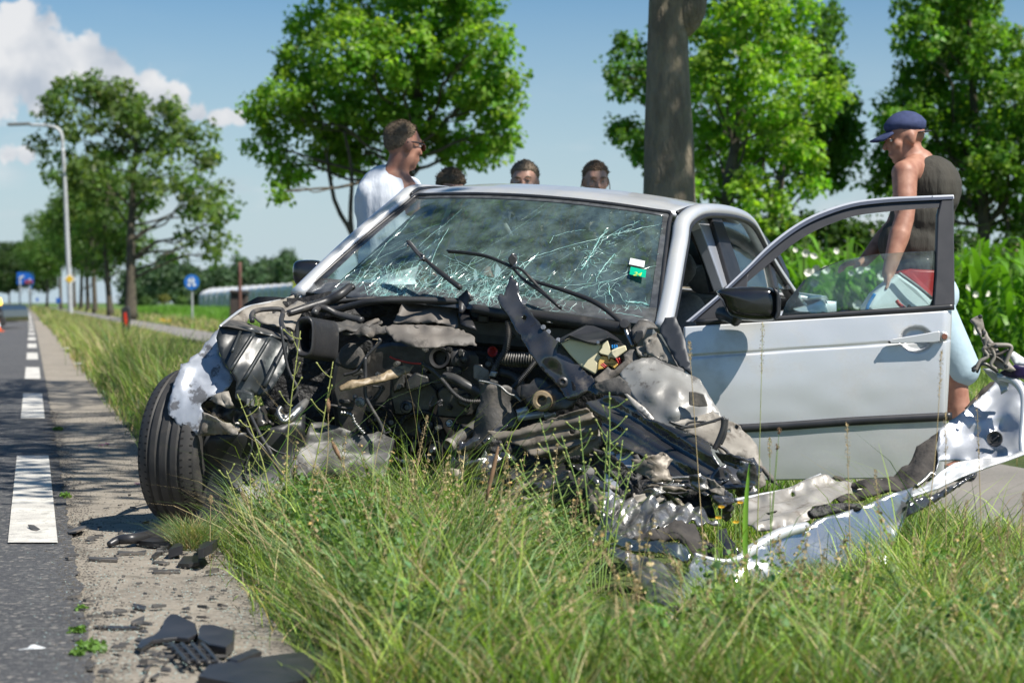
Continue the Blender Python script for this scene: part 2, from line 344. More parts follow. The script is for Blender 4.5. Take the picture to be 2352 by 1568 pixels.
def tube_geo(path, rad, seg=8, flat=1.0, cap=True):
    V = []; Fc = []; n = len(path); up = Vector((0, 0, 1)); prev = None
    for i, p in enumerate(path):
        t = (path[min(n - 1, i + 1)] - path[max(0, i - 1)])
        if t.length < 1e-9: t = Vector((0, 0, 1))
        t.normalize()
        if prev is None:
            a = t.cross(up)
            if a.length < .1: a = t.cross(Vector((1, 0, 0)))
        else: a = prev - t * prev.dot(t)
        a.normalize(); prev = a; b = t.cross(a)
        r = rad[i] if hasattr(rad, '__len__') else rad
        for k in range(seg):
            an = 2 * math.pi * k / seg; V.append(p + a * (r * math.cos(an)) + b * (r * flat * math.sin(an)))
    for i in range(n - 1):
        for k in range(seg):
            k2 = (k + 1) % seg; Fc.append((i * seg + k, i * seg + k2, (i + 1) * seg + k2, (i + 1) * seg + k))
    if cap: Fc.append(tuple(range(seg - 1, -1, -1))); Fc.append(tuple((n - 1) * seg + k for k in range(seg)))
    return V, Fc
def tube(name, pts, r, m, parent=None, seg=8, k=6, corr=None, flat=1.0, base=None, px=True, cap=True):
    pts = [P(*p) for p in pts] if px else [Vector(p) for p in pts]
    path = catmull(pts, k)
    if corr:
        per, am = corr; dense = []; L = 0
        tot = sum((path[i + 1] - path[i]).length for i in range(len(path) - 1)); N = int(tot / per * 4)
        cum = [0]
        for i in range(len(path) - 1): cum.append(cum[-1] + (path[i + 1] - path[i]).length)
        j = 0; rr = []
        for i in range(N + 1):
            s = tot * i / N
            while j < len(cum) - 2 and cum[j + 1] < s: j += 1
            dense.append(path[j].lerp(path[j + 1], (s - cum[j]) / max(1e-9, cum[j + 1] - cum[j]))); rr.append(r + am * (1, 1, -1, -1)[i % 4])
        path = dense; rad = rr
    elif hasattr(r, '__len__'):
        rad = [r[0] + (r[-1] - r[0]) * i / (len(path) - 1) if len(r) == 2 else np.interp(i / (len(path) - 1) * (len(r) - 1), range(len(r)), r) for i in range(len(path))]
    else: rad = r
    V, Fc = tube_geo(path, rad, seg, flat, cap)
    return mk(name, V, Fc, m, parent, True, base)
def lathe(name, c, axis, prof, m, parent=None, seg=32, base=None, smooth=True, sxy=(1, 1)):
    """prof = [(radius, offset along axis)]"""
    axis = Vector(axis).normalized(); a = axis.orthogonal().normalized(); b = axis.cross(a)
    V = []; Fc = []
    for (r, d) in prof:
        for k in range(seg):
            an = 2 * math.pi * k / seg; V.append(Vector(c) + axis * d + a * (r * math.cos(an) * sxy[0]) + b * (r * math.sin(an) * sxy[1]))
    for i in range(len(prof) - 1):
        for k in range(seg):
            k2 = (k + 1) % seg; Fc.append((i * seg + k, i * seg + k2, (i + 1) * seg + k2, (i + 1) * seg + k))
    if prof[0][0] > 1e-6: Fc.append(tuple(range(seg - 1, -1, -1)))
    if prof[-1][0] > 1e-6: Fc.append(tuple((len(prof) - 1) * seg + k for k in range(seg)))
    o = mk(name, V, Fc, m, parent, smooth, base)
    bm = bmesh.new(); bm.from_mesh(o.data); bmesh.ops.remove_doubles(bm, verts=bm.verts, dist=1e-5); bmesh.ops.recalc_face_normals(bm, faces=bm.faces); bm.to_mesh(o.data); bm.free()
    if smooth:
        e = o.modifiers.new('edges', 'EDGE_SPLIT'); e.split_angle = R(38)
    return o
def box(name, c, size, m, parent=None, rot=None, bevel=.005, base=None):
    sx, sy, sz = (s / 2 for s in size); V = [Vector((x, y, z)) for x in (-sx, sx) for y in (-sy, sy) for z in (-sz, sz)]
    if rot: V = [rot @ v for v in V]
    V = [v + Vector(c) for v in V]
    o = mk(name, V, [(0, 1, 3, 2), (4, 6, 7, 5), (0, 4, 5, 1), (2, 3, 7, 6), (0, 2, 6, 4), (1, 5, 7, 3)], m, parent, False, base)
    if bevel:
        s = o.modifiers.new('bevel', 'BEVEL'); s.width = bevel; s.segments = 2
    return o
def prim_mesh(prims):
    """overlapping tapered capsules and ellipsoids -> vertices, faces (fused later by a voxel remesh)"""
    V = []; Fc = []
    def sph(fn, nu=14, nv=9):
        st = len(V)
        for i in range(nv + 1):
            th = math.pi * i / nv
            for j in range(nu):
                ph = 2 * math.pi * j / nu; V.append(fn(Vector((math.sin(th) * math.cos(ph), math.sin(th) * math.sin(ph), math.cos(th)))))
        for i in range(nv):
            for j in range(nu):
                j2 = (j + 1) % nu; a = st + i * nu + j; b = st + i * nu + j2; c = st + (i + 1) * nu + j2; d = st + (i + 1) * nu + j
                if i == 0: Fc.append((a, d, c))
                elif i == nv - 1: Fc.append((a, d, b))
                else: Fc.append((a, d, c, b))
    for p in prims:
        if p[0] == 'c':
            _, a, b, r0, r1 = p[:5]; a = Vector(a); b = Vector(b); t = (b - a); L = t.length; t.normalize() if L > 1e-6 else None
            fl = p[5] if len(p) > 5 else 1.0
            x = t.orthogonal().normalized(); side = p[6] if len(p) > 6 else None
            if side is not None: x = (Vector(side) - t * t.dot(Vector(side))).normalized()
            y = t.cross(x)
            def fn(q, a=a, b=b, t=t, x=x, y=y, r0=r0, r1=r1, fl=fl):
                c, r = (b, r1) if q.z > 0.001 else (a, r0)
                return c + (x * q.x + y * q.y * fl + t * q.z) * r
            sph(fn, 14, 10)
        else:
            _, c, rad = p[:3]; rot = p[3] if len(p) > 3 else Matrix.Identity(3)
            sph(lambda q, c=Vector(c), rad=rad, rot=rot: c + rot @ Vector((q.x * rad[0], q.y * rad[1], q.z * rad[2])))
    return V, Fc
def fused(name, prims, vox, m, parent=None, it=3, base=None):
    V, Fc = prim_mesh(prims); o = mk(name, V, Fc, m, parent, True, base)
    bm = bmesh.new(); bm.from_mesh(o.data); bmesh.ops.remove_doubles(bm, verts=bm.verts, dist=1e-6); bmesh.ops.recalc_face_normals(bm, faces=bm.faces); bm.to_mesh(o.data); bm.free()
    r = o.modifiers.new('remesh', 'REMESH'); r.mode = 'VOXEL'; r.voxel_size = vox; r.use_smooth_shade = True
    s = o.modifiers.new('smooth', 'SMOOTH'); s.iterations = it; s.factor = .5
    return o

# ------------------------------------------------------------------ road layout: everything runs parallel to the carriageway
def xl(c, Y): return c - .239 * Y - 1.4e-5 * Y * Y
C_STRIP_L, C_STRIP_R, C_PATH_L, C_PATH_R = .14, .655, 3.50, 5.24

# ------------------------------------------------------------------ ground, road, path
def mat_ground(name, cols, scales, rough=.95, bumpd=.02, bs=30, speck=None):
    m = bpy.data.materials.new(name); m.use_nodes = True; nt = m.node_tree; N = nt.nodes; Lk = nt.links.new; b = N['Principled BSDF']
    g = N.new('ShaderNodeNewGeometry'); co = g.outputs['Position']; col = None
    b.inputs['Roughness'].default_value = rough; b.inputs['Specular IOR Level'].default_value = .3
    base = N.new('ShaderNodeRGB'); base.outputs[0].default_value = (*cols[0], 1); col = base.outputs[0]
    for c, (s, lo, hi, am) in zip(cols[1:], scales):
        n = N.new('ShaderNodeTexNoise'); n.inputs['Scale'].default_value = s; n.inputs['Detail'].default_value = 8; n.inputs['Roughness'].default_value = .6; Lk(co, n.inputs['Vector'])
        r = N.new('ShaderNodeMapRange'); r.inputs['From Min'].default_value = lo; r.inputs['From Max'].default_value = hi; r.inputs['To Max'].default_value = am; Lk(n.outputs['Fac'], r.inputs['Value'])
        x = N.new('ShaderNodeMix'); x.data_type = 'RGBA'; Lk(r.outputs[0], x.inputs['Factor']); Lk(col, x.inputs[6]); x.inputs[7].default_value = (*c, 1); col = x.outputs[2]
    if speck:
        sc, colr, th = speck; v = N.new('ShaderNodeTexVoronoi'); v.inputs['Scale'].default_value = sc; Lk(co, v.inputs['Vector'])
        r = N.new('ShaderNodeMapRange'); r.inputs['From Min'].default_value = th; r.inputs['From Max'].default_value = th + .06; r.inputs['To Min'].default_value = 0; r.inputs['To Max'].default_value = .8
        Lk(v.outputs['Color'], r.inputs['Value']); x = N.new('ShaderNodeMix'); x.data_type = 'RGBA'; Lk(r.outputs[0], x.inputs['Factor']); Lk(col, x.inputs[6]); x.inputs[7].default_value = (*colr, 1); col = x.outputs[2]
    Lk(col, b.inputs['Base Color'])
    if bumpd:
        n = N.new('ShaderNodeTexNoise'); n.inputs['Scale'].default_value = bs; n.inputs['Detail'].default_value = 4; n.inputs['Roughness'].default_value = .7; Lk(co, n.inputs['Vector'])
        bp = N.new('ShaderNodeBump'); bp.inputs['Distance'].default_value = bumpd; bp.inputs['Strength'].default_value = .9; Lk(n.outputs['Fac'], bp.inputs['Height']); Lk(bp.outputs[0], b.inputs['Normal'])
    return m
G_soil = mat_ground('verge_soil', [(.075, .11, .03), (.05, .075, .022), (.13, .13, .06)], [(1.2, .4, .6, .9), (6, .5, .7, .7)])
G_asph = mat_ground('asphalt', [(.085, .086, .09), (.06, .062, .067), (.15, .15, .145)], [(.7, .4, .6, .8), (45, .5, .62, .9)], .8, .02, 60, (75, (.30, .28, .25), .80))
G_conc = mat_ground('concrete_edge_strip', [(.30, .265, .215), (.22, .195, .16), (.14, .125, .10), (.36, .33, .28)], [(1.6, .4, .65, .9), (9, .52, .66, .8), (50, .5, .66, .7)], .9, .008, 90, (190, (.10, .09, .08), .90))
G_line = mat_ground('worn_road_paint', [(.66, .64, .58), (.50, .48, .44), (.09, .09, .09)], [(5, .4, .6, .9), (16, .55, .66, .4)], .7, .010, 60)
G_path = mat_ground('cycle_path_surface', [(.24, .225, .205), (.19, .18, .165), (.30, .28, .25)], [(1.0, .4, .6, .8), (60, .5, .7, .5)], .9, .006, 100, (170, (.12, .11, .10), .88))
G_field = mat_ground('crop_field', [(.075, .15, .03), (.11, .19, .045), (.16, .17, .07)], [(.06, .4, .6, .9), (.02, .52, .66, .6)], .95, .05, 3)

Ys = [2.5, 4, 5, 6, 7, 8, 9, 10, 12, 14, 17, 20, 25, 30, 40, 50, 65, 80, 100, 130, 170, 220, 290, 380, 500, 650]
def strip(name, ca, cb_, z, m, kind='structure', Yl=Ys, wob=0, split=1):
    V = []; Fc = []
    rnd = random.Random(3); YY = []
    for a, b in zip(Yl[:-1], Yl[1:]):
        k = max(1, int((b - a) / .06)) if (wob and b <= 25) else 1
        YY += [a + (b - a) * i / k for i in range(k)]
    YY.append(Yl[-1])
    for Y in YY:
        w = wob * noise.noise(Vector((0, Y * 4, 0))) + wob * .6 * noise.noise(Vector((3, Y * 19, 0))) if wob else 0
        w2 = wob * noise.noise(Vector((9, Y * 4, 0))) if wob else 0
        V += [Vector((xl(ca, Y) + w2, Y, z)), Vector((xl(cb_, Y) + w, Y, z))]
    for i in range(len(YY) - 1): Fc.append((2 * i, 2 * i + 1, 2 * i + 3, 2 * i + 2))
    return tag(mk(name, V, Fc, m), kind=kind)
g = mk('ground', [(-2500, -300, 0), (2500, -300, 0), (2500, 4500, 0), (-2500, 4500, 0)], [(0, 1, 2, 3)], G_soil); tag(g, kind='structure')
# low field sheet beyond the path
V = []; YF = [45, 60, 80, 100, 130, 170, 220, 290, 380, 500, 650, 1200]
for Y in YF: V += [Vector((xl(7.0, Y), Y, .004)), Vector((900, Y, .004))]
tag(mk('field', V, [(2 * i, 2 * i + 1, 2 * i + 3, 2 * i + 2) for i in range(len(YF) - 1)], G_field), kind='structure')
strip('concrete_strip', C_STRIP_L - .05, C_STRIP_R, .004, G_conc, wob=.02)
strip('road', C_STRIP_L - 6.9, C_STRIP_L, .012, G_asph, wob=.035)
strip('cycle_path', C_PATH_L, C_PATH_R, .006, G_path, wob=.03)
def line_dash(y0, y1):
    n = 10; V = []
    for i in range(n + 1):
        Y = y0 + (y1 - y0) * i / n; V += [Vector((xl(-.095, Y), Y, .018)), Vector((xl(.085, Y), Y, .018))]
    o = mk('road_marking', V, [(2 * i, 2 * i + 1, 2 * i + 3, 2 * i + 2) for i in range(n)], G_line, base=(xl(0, y0), y0, .018))
    return tag(o, kind='structure')
for k in range(14):
    y0 = 7.2 + 7.75 * k; line_dash(y0, y0 + 4.1)
V = []; YY = [Y for Y in Ys if Y >= 100] 
for Y in YY: V += [Vector((xl(-.095, Y + 12), Y + 12, .018)), Vector((xl(.085, Y + 12), Y + 12, .018))]
tag(mk('road_marking', V, [(2 * i, 2 * i + 1, 2 * i + 3, 2 * i + 2) for i in range(len(YY) - 1)], G_line), kind='structure')
# side road entrance across the verge, far left
tag(mk('side_road', [Vector((xl(C_STRIP_R, 62), 62, .008)), Vector((xl(C_PATH_L + .1, 62), 62, .008)), Vector((xl(C_PATH_L + .1, 66), 66, .008)), Vector((xl(C_STRIP_R, 66), 66, .008))], [(0, 1, 2, 3)], G_conc), kind='structure')

# ------------------------------------------------------------------ trees
LEAF = leafmat('tree_leaf', .58, .42, ttint=(1.35, 1.45, .5))
LEAF_FAR = leafmat('far_tree_leaf', .35, .6)
def leaves_geo(clumps, per, size, cols, rg, fold=.35, flat=.75, up=.5):
    """clumps: (n,4) centre + radius -> leaf quads folded along the midrib"""
    n = len(clumps) * per
    c = np.repeat(clumps[:, :3], per, 0); r = np.repeat(clumps[:, 3], per)
    d = rg.normal(size=(n, 3)); d /= np.linalg.norm(d, axis=1)[:, None]
    rad = r * rg.uniform(.25, 1.0, n) ** .6
    p = c + d * rad[:, None] * np.array([1, 1, flat])
    nr = d * .7 + rg.normal(size=(n, 3)) * .6 + np.array([0, 0, up]); nr /= np.linalg.norm(nr, axis=1)[:, None]
    t = np.cross(nr, rg.normal(size=(n, 3))); t /= np.linalg.norm(t, axis=1)[:, None]; t[:, 2] -= .25
    b = np.cross(nr, t)
    s = size * rg.uniform(.6, 1.25, n)
    L = t * s[:, None]; Wd = b * (s * .42)[:, None]; N_ = nr * (s * fold * .4)[:, None]
    V = np.stack([p, p + L * .45 + Wd + N_, p + L, p + L * .45 - Wd + N_], 1)
    cc = np.repeat(cols, per, 0) * rg.uniform(.8, 1.25, (n, 1))
    yel = rg.uniform(0, 1, n) < .06
    cc[yel] *= np.array([1.5, 1.25, .9])
    C = np.repeat(cc, 4, 0)
    T = np.arange(n * 4).reshape(n, 4)
    T3 = np.concatenate([T[:, [0, 1, 2]], T[:, [0, 2, 3]]], 0)
    return V.reshape(-1, 3), T3, C
def limb_geo(paths):
    V = []; Fc = []
    for path, r0, r1, seg in paths:
        n = len(path); v, f = tube_geo(path, [r0 + (r1 - r0) * (i / (n - 1)) ** .8 for i in range(n)], seg); o = len(V)
        V += v; Fc += [tuple(i + o for i in q) for q in f]
    return V, Fc
def wob_path(a, b, amt, k, rnd, sag=0):
    a = Vector(a); b = Vector(b); L = (b - a).length; pts = [a]
    for i in range(1, k):
        t = i / k; pts.append(a.lerp(b, t) + Vector((rnd.uniform(-1, 1), rnd.uniform(-1, 1), rnd.uniform(-1, 1) + sag * math.sin(t * math.pi))) * amt * L)
    pts.append(b); return catmull(pts, 3)
def tree(label, base, top, r, blobs, leaf=.13, per=26, dens=1.0, crad=.42, col=(.07, .15, .03), seed=1, group=None, trunk_mid=None, fork=.35, mat=None, seg=10, name='tree', base_col_var=.25, extra=None):
    """base/top of the trunk, blobs = [(centre, radius, vertical squash)] in world metres"""
    rnd = random.Random(seed); rg = np.random.default_rng(seed)
    t = thing(name, label, 'tree', base, group)
    base = Vector(base); top = Vector(top)
    mids = [base] + [Vector(m) for m in (trunk_mid or [base.lerp(top, .5) + Vector((rnd.uniform(-.1, .1), rnd.uniform(-.1, .1), 0))])] + [top]
    tp = catmull(mids, 6); n = len(tp)
    rr = [r * (1.3 if i == 0 else 1.12 if i == 1 else 1) * (1 - .8 * (i / (n - 1)) ** 1.3) for i in range(n)]
    V, Fc = tube_geo(tp, rr, seg)
    paths = []
    clumps = []; cols = []
    for (c, br, sq) in blobs:
        c = Vector(c)
        f = min(.92, max(fork, (c.z - base.z - br * .9) / max(.1, (top.z - base.z)) * .9 + rnd.uniform(-.05, .05)))
        i0 = min(n - 2, int(f * (n - 1))); st = tp[i0]
        r0 = rr[i0] * .36
        lp = wob_path(st, c, .07, 4, rnd, .6); paths.append((lp, r0, r0 * .35, 6))
        for q in range(4):
            e = c + Vector((rnd.uniform(-1, 1), rnd.uniform(-1, 1), rnd.uniform(-.6, 1) * sq)) * br * .85
            paths.append((wob_path(lp[int(len(lp) * rnd.uniform(.45, .9))], e, .09, 3, rnd, .3), r0 * .4, r0 * .08, 5))
        k = max(4, int(dens * 5.0 * (br / crad) ** 2))
        d = rg.normal(size=(k, 3)); d /= np.linalg.norm(d, axis=1)[:, None]
        rad = br * rg.uniform(.25, 1.0, k) ** .5
        cc = np.array(c) + d * rad[:, None] * np.array([1, 1, sq])
        clumps.append(np.concatenate([cc, (crad * rg.uniform(.6, 1.25, k))[:, None]], 1))
        cols.append(np.array(col)[None, :] * rg.uniform(1 - base_col_var, 1 + base_col_var, (k, 1)) * rg.uniform(.9, 1.1, (k, 3)))
    if extra:
        for a, b, r0 in extra: paths.append((wob_path(a, b, .05, 5, rnd), r0, r0 * .3, 8))
    v2, f2 = limb_geo(paths); o = len(V); V += v2; Fc += [tuple(i + o for i in q) for q in f2]
    mk('trunk', V, Fc, MT['bark'] if seg == 40 else MT['bark_far'], t, True)
    clumps = np.concatenate(clumps); cols = np.concatenate(cols)
    Vl, Tl, Cl = leaves_geo(clumps, per, leaf, cols, rg)
    npmesh('crown', Vl, Tl, mat or LEAF, Cl, t)
    return t
def pb(u, v, Y, rpx, sq=.85, dy=0.): return (P(u, v, Y + dy), rpx / F * Y, sq)
def gx(u, Y): return Vector(((u - CU) / F * Y, Y, 0))

# tree in the middle of the picture, behind the man in the white vest
Y = 40.0
bl = [(640, 240, 72), (610, 330, 52), (660, 390, 48), (690, 150, 70), (740, 250, 95), (720, 60, 60), (800, 110, 95), (850, 20, 90), (760, 350, 60), (860, 230, 105), (820, 360, 62), (930, 110, 105),
      (950, 300, 85), (1000, 20, 90), (1040, 180, 100), (1060, 330, 62), (1110, 90, 75), (1130, 230, 78), (1150, 310, 50), (1120, 350, 45), (890, -80, 110), (1020, -90, 100), (760, -60, 80), (1080, -20, 80), (590, 250, 30), (1170, 180, 40), (650, 440, 20)]
rnd = random.Random(5)
tree('leafy green tree rising behind the man in the white vest', gx(915, Y), P(965, -120, Y), .17, [pb(u, v, Y, r, .85, rnd.uniform(-1.3, 1.3)) for u, v, r in bl], leaf=.12, per=26, dens=1.3, crad=.25,
     col=(.19, .34, .045), seed=11, trunk_mid=[P(930, 430, Y), P(962, 250, Y)], group='leafy trees beyond the cycle path', extra=[(gx(880, Y) + Vector((0, 0, .3)), P(790, 300, Y), .09), (gx(905, Y), P(700, 200, Y + .6), .08)])
# bright tree right of the big trunk
Y = 36.0
bl = [(1640, 60, 80), (1680, 150, 90), (1720, 40, 90), (1650, 260, 80), (1700, 350, 85), (1760, 240, 95), (1800, 130, 90), (1790, 20, 80), (1810, 330, 80), (1730, 440, 62), (1660, 420, 55), (1850, 400, 52), (1620, 330, 60),
      (1700, -60, 90), (1780, -80, 80), (1620, 160, 60), (1780, 500, 45), (1700, 510, 38), (1880, 230, 60), (1600, 440, 40)]
tree('bright green tree just right of the thick bare trunk', gx(1690, Y), P(1705, -90, Y), .14, [pb(u, v, Y, r, .85, rnd.uniform(-1.2, 1.2)) for u, v, r in bl], leaf=.115, per=26, dens=1.15, crad=.25,
     col=(.22, .38, .05), seed=12, trunk_mid=[P(1670, 470, Y), P(1700, 250, Y)], group='leafy trees beyond the cycle path', extra=[(gx(1760, Y), P(1800, 380, Y), .07), (gx(1730, Y), P(1770, 300, Y + .5), .07)])
# darker slim tree behind it
Y = 44.0
bl = [(1880, 40, 55), (1870, 110, 62), (1900, 180, 62), (1930, 260, 62), (1905, 330, 70), (1945, 350, 45), (1890, 400, 50), (1940, 300, 40), (1850, 280, 70), (1500, 180, 60), (1440, 110, 38), (1430, 160, 42), (1410, 180, 25), (1440, 205, 28), (1435, 300, 35), (1460, 330, 40), (1420, 290, 24), (1470, 360, 30), (1520, 330, 60), (1550, 200, 70), (1560, 60, 60), (1560, 400, 50)]
tree('darker slim tree with its top beside the bright green one', gx(1760, Y), P(1870, 60, Y), .16, [pb(u, v, Y, r, .9, rnd.uniform(-1.2, 1.2)) for u, v, r in bl], leaf=.12, per=26, dens=1.3, crad=.25,
     col=(.09, .19, .03), seed=13, trunk_mid=[P(1780, 480, Y)], group='leafy trees beyond the cycle path')
# right-hand tree behind the man with the cap
Y = 42.0
bl = [(2180, 30, 80), (2120, 80, 70), (2230, 60, 90), (2110, 170, 80), (2200, 170, 100), (2290, 130, 90), (2070, 260, 70), (2140, 290, 90), (2250, 280, 100), (2330, 230, 90), (2050, 370, 62), (2110, 400, 80), (2210, 400, 90), (2310, 370, 90),
      (2030, 420, 45), (2400, 300, 90), (2380, 420, 80), (2280, 470, 62), (2170, 480, 60), (2200, -40, 90), (2400, 180, 90), (2360, 500, 60), (2090, 470, 45), (2120, 20, 60), (2260, -60, 70)]
tree('broad dark green tree behind the man with the blue cap', gx(2230, Y), P(2220, -60, Y), .17, [pb(u, v, Y, r, .85, rnd.uniform(-1.4, 1.4)) for u, v, r in bl], leaf=.12, per=26, dens=1.15, crad=.25,
     col=(.135, .26, .04), seed=14, trunk_mid=[P(2260, 520, Y), P(2240, 300, Y)], group='leafy trees beyond the cycle path', extra=[(gx(2330, Y), P(2370, 430, Y), .09), (gx(2180, Y), P(2150, 420, Y), .08), (gx(2290, Y), P(2320, 350, Y), .08)])
# thick trunk behind the car; its crown hangs above the frame and throws the shade on the road
Yt = 15.3
bx = gx(1537, Yt)
rg_ = random.Random(8)
blobs = []
for i in range(46):
    a = rg_.uniform(0, 2 * math.pi); q = rg_.uniform(.25, 1) ** .6
    blobs.append((Vector((bx.x + .4 + 4.6 * q * math.cos(a), 12.4 + 7.0 * q * math.sin(a), rg_.uniform(6.3, 10.5))), rg_.uniform(.9, 1.5), .75))
tr = tree('thick bare roadside trunk standing right behind the car roof', bx, (bx.x + .1, Yt, 9.5), .225, blobs, leaf=.15, per=22, dens=.62, crad=.5, col=(.07, .15, .03), seed=21, fork=.56, seg=40,
          trunk_mid=[Vector(((1536 - CU) / F * Yt, Yt, 1.9)), Vector(((1533 - CU) / F * Yt, Yt, 3.1)), Vector((1.25, Yt, 5.0))])
tk = [c for c in tr.children if c.name.startswith('trunk')][0]
for v in tk.data.vertices:   # burr and lumps of the bark
    w = v.co + tr.location
    d = Vector((w.x - bx.x, w.y - Yt, 0))
    if w.z < 4.2 and d.length > .02:
        d.normalize(); v.co += d * (.012 * noise.noise(w * 1.6) + .004 * noise.noise(w * 9))
me = tk.data
lathe('burr', (bx.x + .165, Yt - .04, 3.10), (.3, -.2, 1), [(0, -.22), (.05, -.19), (.095, -.1), (.11, 0), (.09, .1), (.05, .2), (0, .24)], MT['bark'], tr, 14)

# long roadside row on the left
def row_tree(u, Y, H, W_, seed, label, dens=1.0, col=(.11, .19, .05), per=20, spots=None, r=.22, leaf=.24, bottom=.28):
    rnd = random.Random(seed); b = gx(u, Y)
    if spots: bl = [pb(a, c, Y, q, .8, rnd.uniform(-1.5, 1.5)) for a, c, q in spots]
    else:
        bl = []
        for i in range(13):
            a = rnd.uniform(0, 2 * math.pi); h = rnd.uniform(bottom + .08, .95); w = W_ * .5 * math.sin(math.pi * min(.97, (h - bottom + .12) / (1.15 - bottom))) ** .7
            q = rnd.uniform(.2, .8); bl.append((b + Vector((w * q * math.cos(a), w * q * math.sin(a), H * h)), W_ * rnd.uniform(.15, .24), .8))
    return tree(label, b, b + Vector((rnd.uniform(-.5, .5), 0, H * .8)), r, bl, leaf=leaf, per=per, dens=dens, crad=.62, col=col, seed=seed, group='trees in the long row along the road', fork=.3, seg=8)
sp = [(150, 210, 42), (120, 255, 40), (200, 200, 38), (230, 240, 45), (290, 260, 45), (180, 290, 45), (95, 320, 24), (130, 360, 34), (150, 410, 40), (250, 320, 60), (330, 310, 55), (385, 240, 32), (420, 270, 38), (455, 300, 36), (400, 330, 50),
      (470, 360, 40), (350, 400, 55), (430, 420, 45), (500, 430, 34), (520, 490, 34), (470, 490, 40), (500, 550, 34), (430, 540, 26), (400, 580, 22), (480, 590, 22), (200, 400, 55), (230, 460, 40), (270, 200, 34), (340, 470, 26), (310, 250, 40), (240, 210, 36), (440, 470, 30)]
row_tree(300, 102, 12, 9, 31, 'tallest tree on the left with an open airy crown and a dark leaning trunk', dens=1.2, spots=sp, r=.30, col=(.14, .215, .065), per=24, leaf=.27)
row_tree(254, 131, 10.5, 7.5, 32, 'second trunk in the roadside row, left of the tallest tree')
row_tree(219, 163, 11.5, 8, 33, 'third trunk in the roadside row from the tallest tree')
row_tree(203, 185, 11.5, 8, 34, 'fourth trunk in the roadside row, slim and dark')
row_tree(186, 212, 12, 9, 35, 'fifth trunk in the roadside row, close behind the lamp post', col=(.11, .20, .05))
row_tree(172, 240, 13, 10, 36, 'sixth trunk in the roadside row, half hidden by the lamp post', col=(.11, .20, .05))
row_tree(140, 275, 15, 11, 37, 'full green tree left of the lamp post at the end of the near row', col=(.11, .20, .05))
row_tree(108, 320, 15, 13, 38, 'rounded tree above the blue road sign', col=(.10, .18, .05))
for i, (u, Y, H) in enumerate([(70, 420, 13.5), (46, 460, 14), (22, 500, 15), (-4, 520, 15), (-30, 540, 16)]):
    row_tree(u, Y, H, 14, 40 + i, ['dark far tree directly above the blue road sign', 'dark far tree left of the blue road sign', 'dark far tree near the left edge of the picture', 'dark far tree cut by the left edge of the picture', 'dark far tree past the left edge'][i], col=(.06, .11, .04), per=14, leaf=.42)

# far wood on the horizon
rg = np.random.default_rng(5); cl = []
for i in range(150):
    u = 285 + (760 - 285) * (i + rg.uniform(-.5, .5)) / 150; Y = rg.uniform(520, 600); top = 600 + 14 * math.sin(u * .045) + 10 * math.sin(u * .11 + 1) + (16 if 480 < u < 540 else 0) - (14 if 560 < u < 660 else 0)
    r = rg.uniform(14, 20) / F * Y
    for k in range(5):
        v = top + 16 + k * 17 + rg.uniform(-4, 4); p = P(u + rg.uniform(-9, 9), v, Y + rg.uniform(-6, 6)); cl.append([p.x, p.y, p.z, r * rg.uniform(.7, 1.1)])
cl = np.array(cl); co_ = np.array([.055, .105, .048])[None] * rg.uniform(.6, 1.35, (len(cl), 1))
Vl, Tl, Cl = leaves_geo(cl, 42, 1.0, co_, rg)
tag(npmesh('far_wood', Vl, Tl, LEAF_FAR, Cl), 'far wood along the horizon beyond the greenhouse', 'wood', kind='stuff')

# ------------------------------------------------------------------ street furniture on the left
steel = M('galvanised_steel', (.46, .47, .48), (.38, .39, .40), rough=.5, metal=.2, ns=3)
YL = 100.0
b = gx(163, YL); t = thing('street_lamp', 'tall grey street lamp with a long arm over the road', 'street lamp', b)
def pL(u, v): return P(u, v, YL)
tube('pole', [b, pL(155, 560), pL(149, 420), pL(144, 340)], [.13, .12, .10, .09], steel, t, px=False, seg=12)
tube('arm', [pL(144, 340), pL(142, 312), pL(132, 296), pL(110, 289), pL(70, 287)], [.09, .08], steel, t, px=False, seg=10)
box('lamp_head', pL(44, 285.5), (1.15, .32, .14), M('lamp_head_grey', (.16, .16, .15), rough=.5), t, Matrix.Rotation(R(-2), 3, 'Y'), .04)
Ys_ = 99.2
t = thing('priority_road_sign', 'yellow and white diamond sign on the lamp post', 'road sign', P(161, 641, Ys_))
c = P(161, 641, Ys_)
def diamond(nm, r, y, m, par):
    V = [c + Vector((0, y, r)), c + Vector((r, y, 0)), c + Vector((0, y, -r)), c + Vector((-r, y, 0))]; V += [v + Vector((0, .02, 0)) for v in V]
    return mk(nm, V, [(0, 3, 2, 1), (4, 5, 6, 7), (0, 1, 5, 4), (1, 2, 6, 5), (2, 3, 7, 6), (3, 0, 4, 7)], m, par)
diamond('sign_board', .30, -.12, M('sign_white', (.72, .72, .68), rough=.5), t); diamond('yellow_diamond', .20, -.145, M('sign_yellow', (.72, .45, .02), rough=.5), t)
Yb = 78.0
b = gx(442, Yb); t = thing('cycle_path_sign', 'round blue cycle and moped path sign on a grey post in the grass', 'road sign', b)
tube('post', [b, P(441, 648, Yb)], .035, steel, t, px=False)
c = P(441, 648, Yb) + Vector((0, -.05, 0))
lathe('sign_disc', c, (0, -1, 0), [(0, 0), (.28, 0), (.295, .006), (.30, .02), (.295, .03), (0, .03)], M('sign_blue', (.01, .14, .50), rough=.5), t, 32)
wm = MT['white']
for (dx, dz) in ((-.10, -.10), (.10, -.10), (-.09, .07), (.06, .07)):   # the bicycle and moped pictogram, wheels and frames
    lathe('pictogram_wheel', c + Vector((dx, -.034, dz)), (0, -1, 0), [(.035, 0), (.062, 0), (.062, .006), (.035, .006)], wm, t, 16)
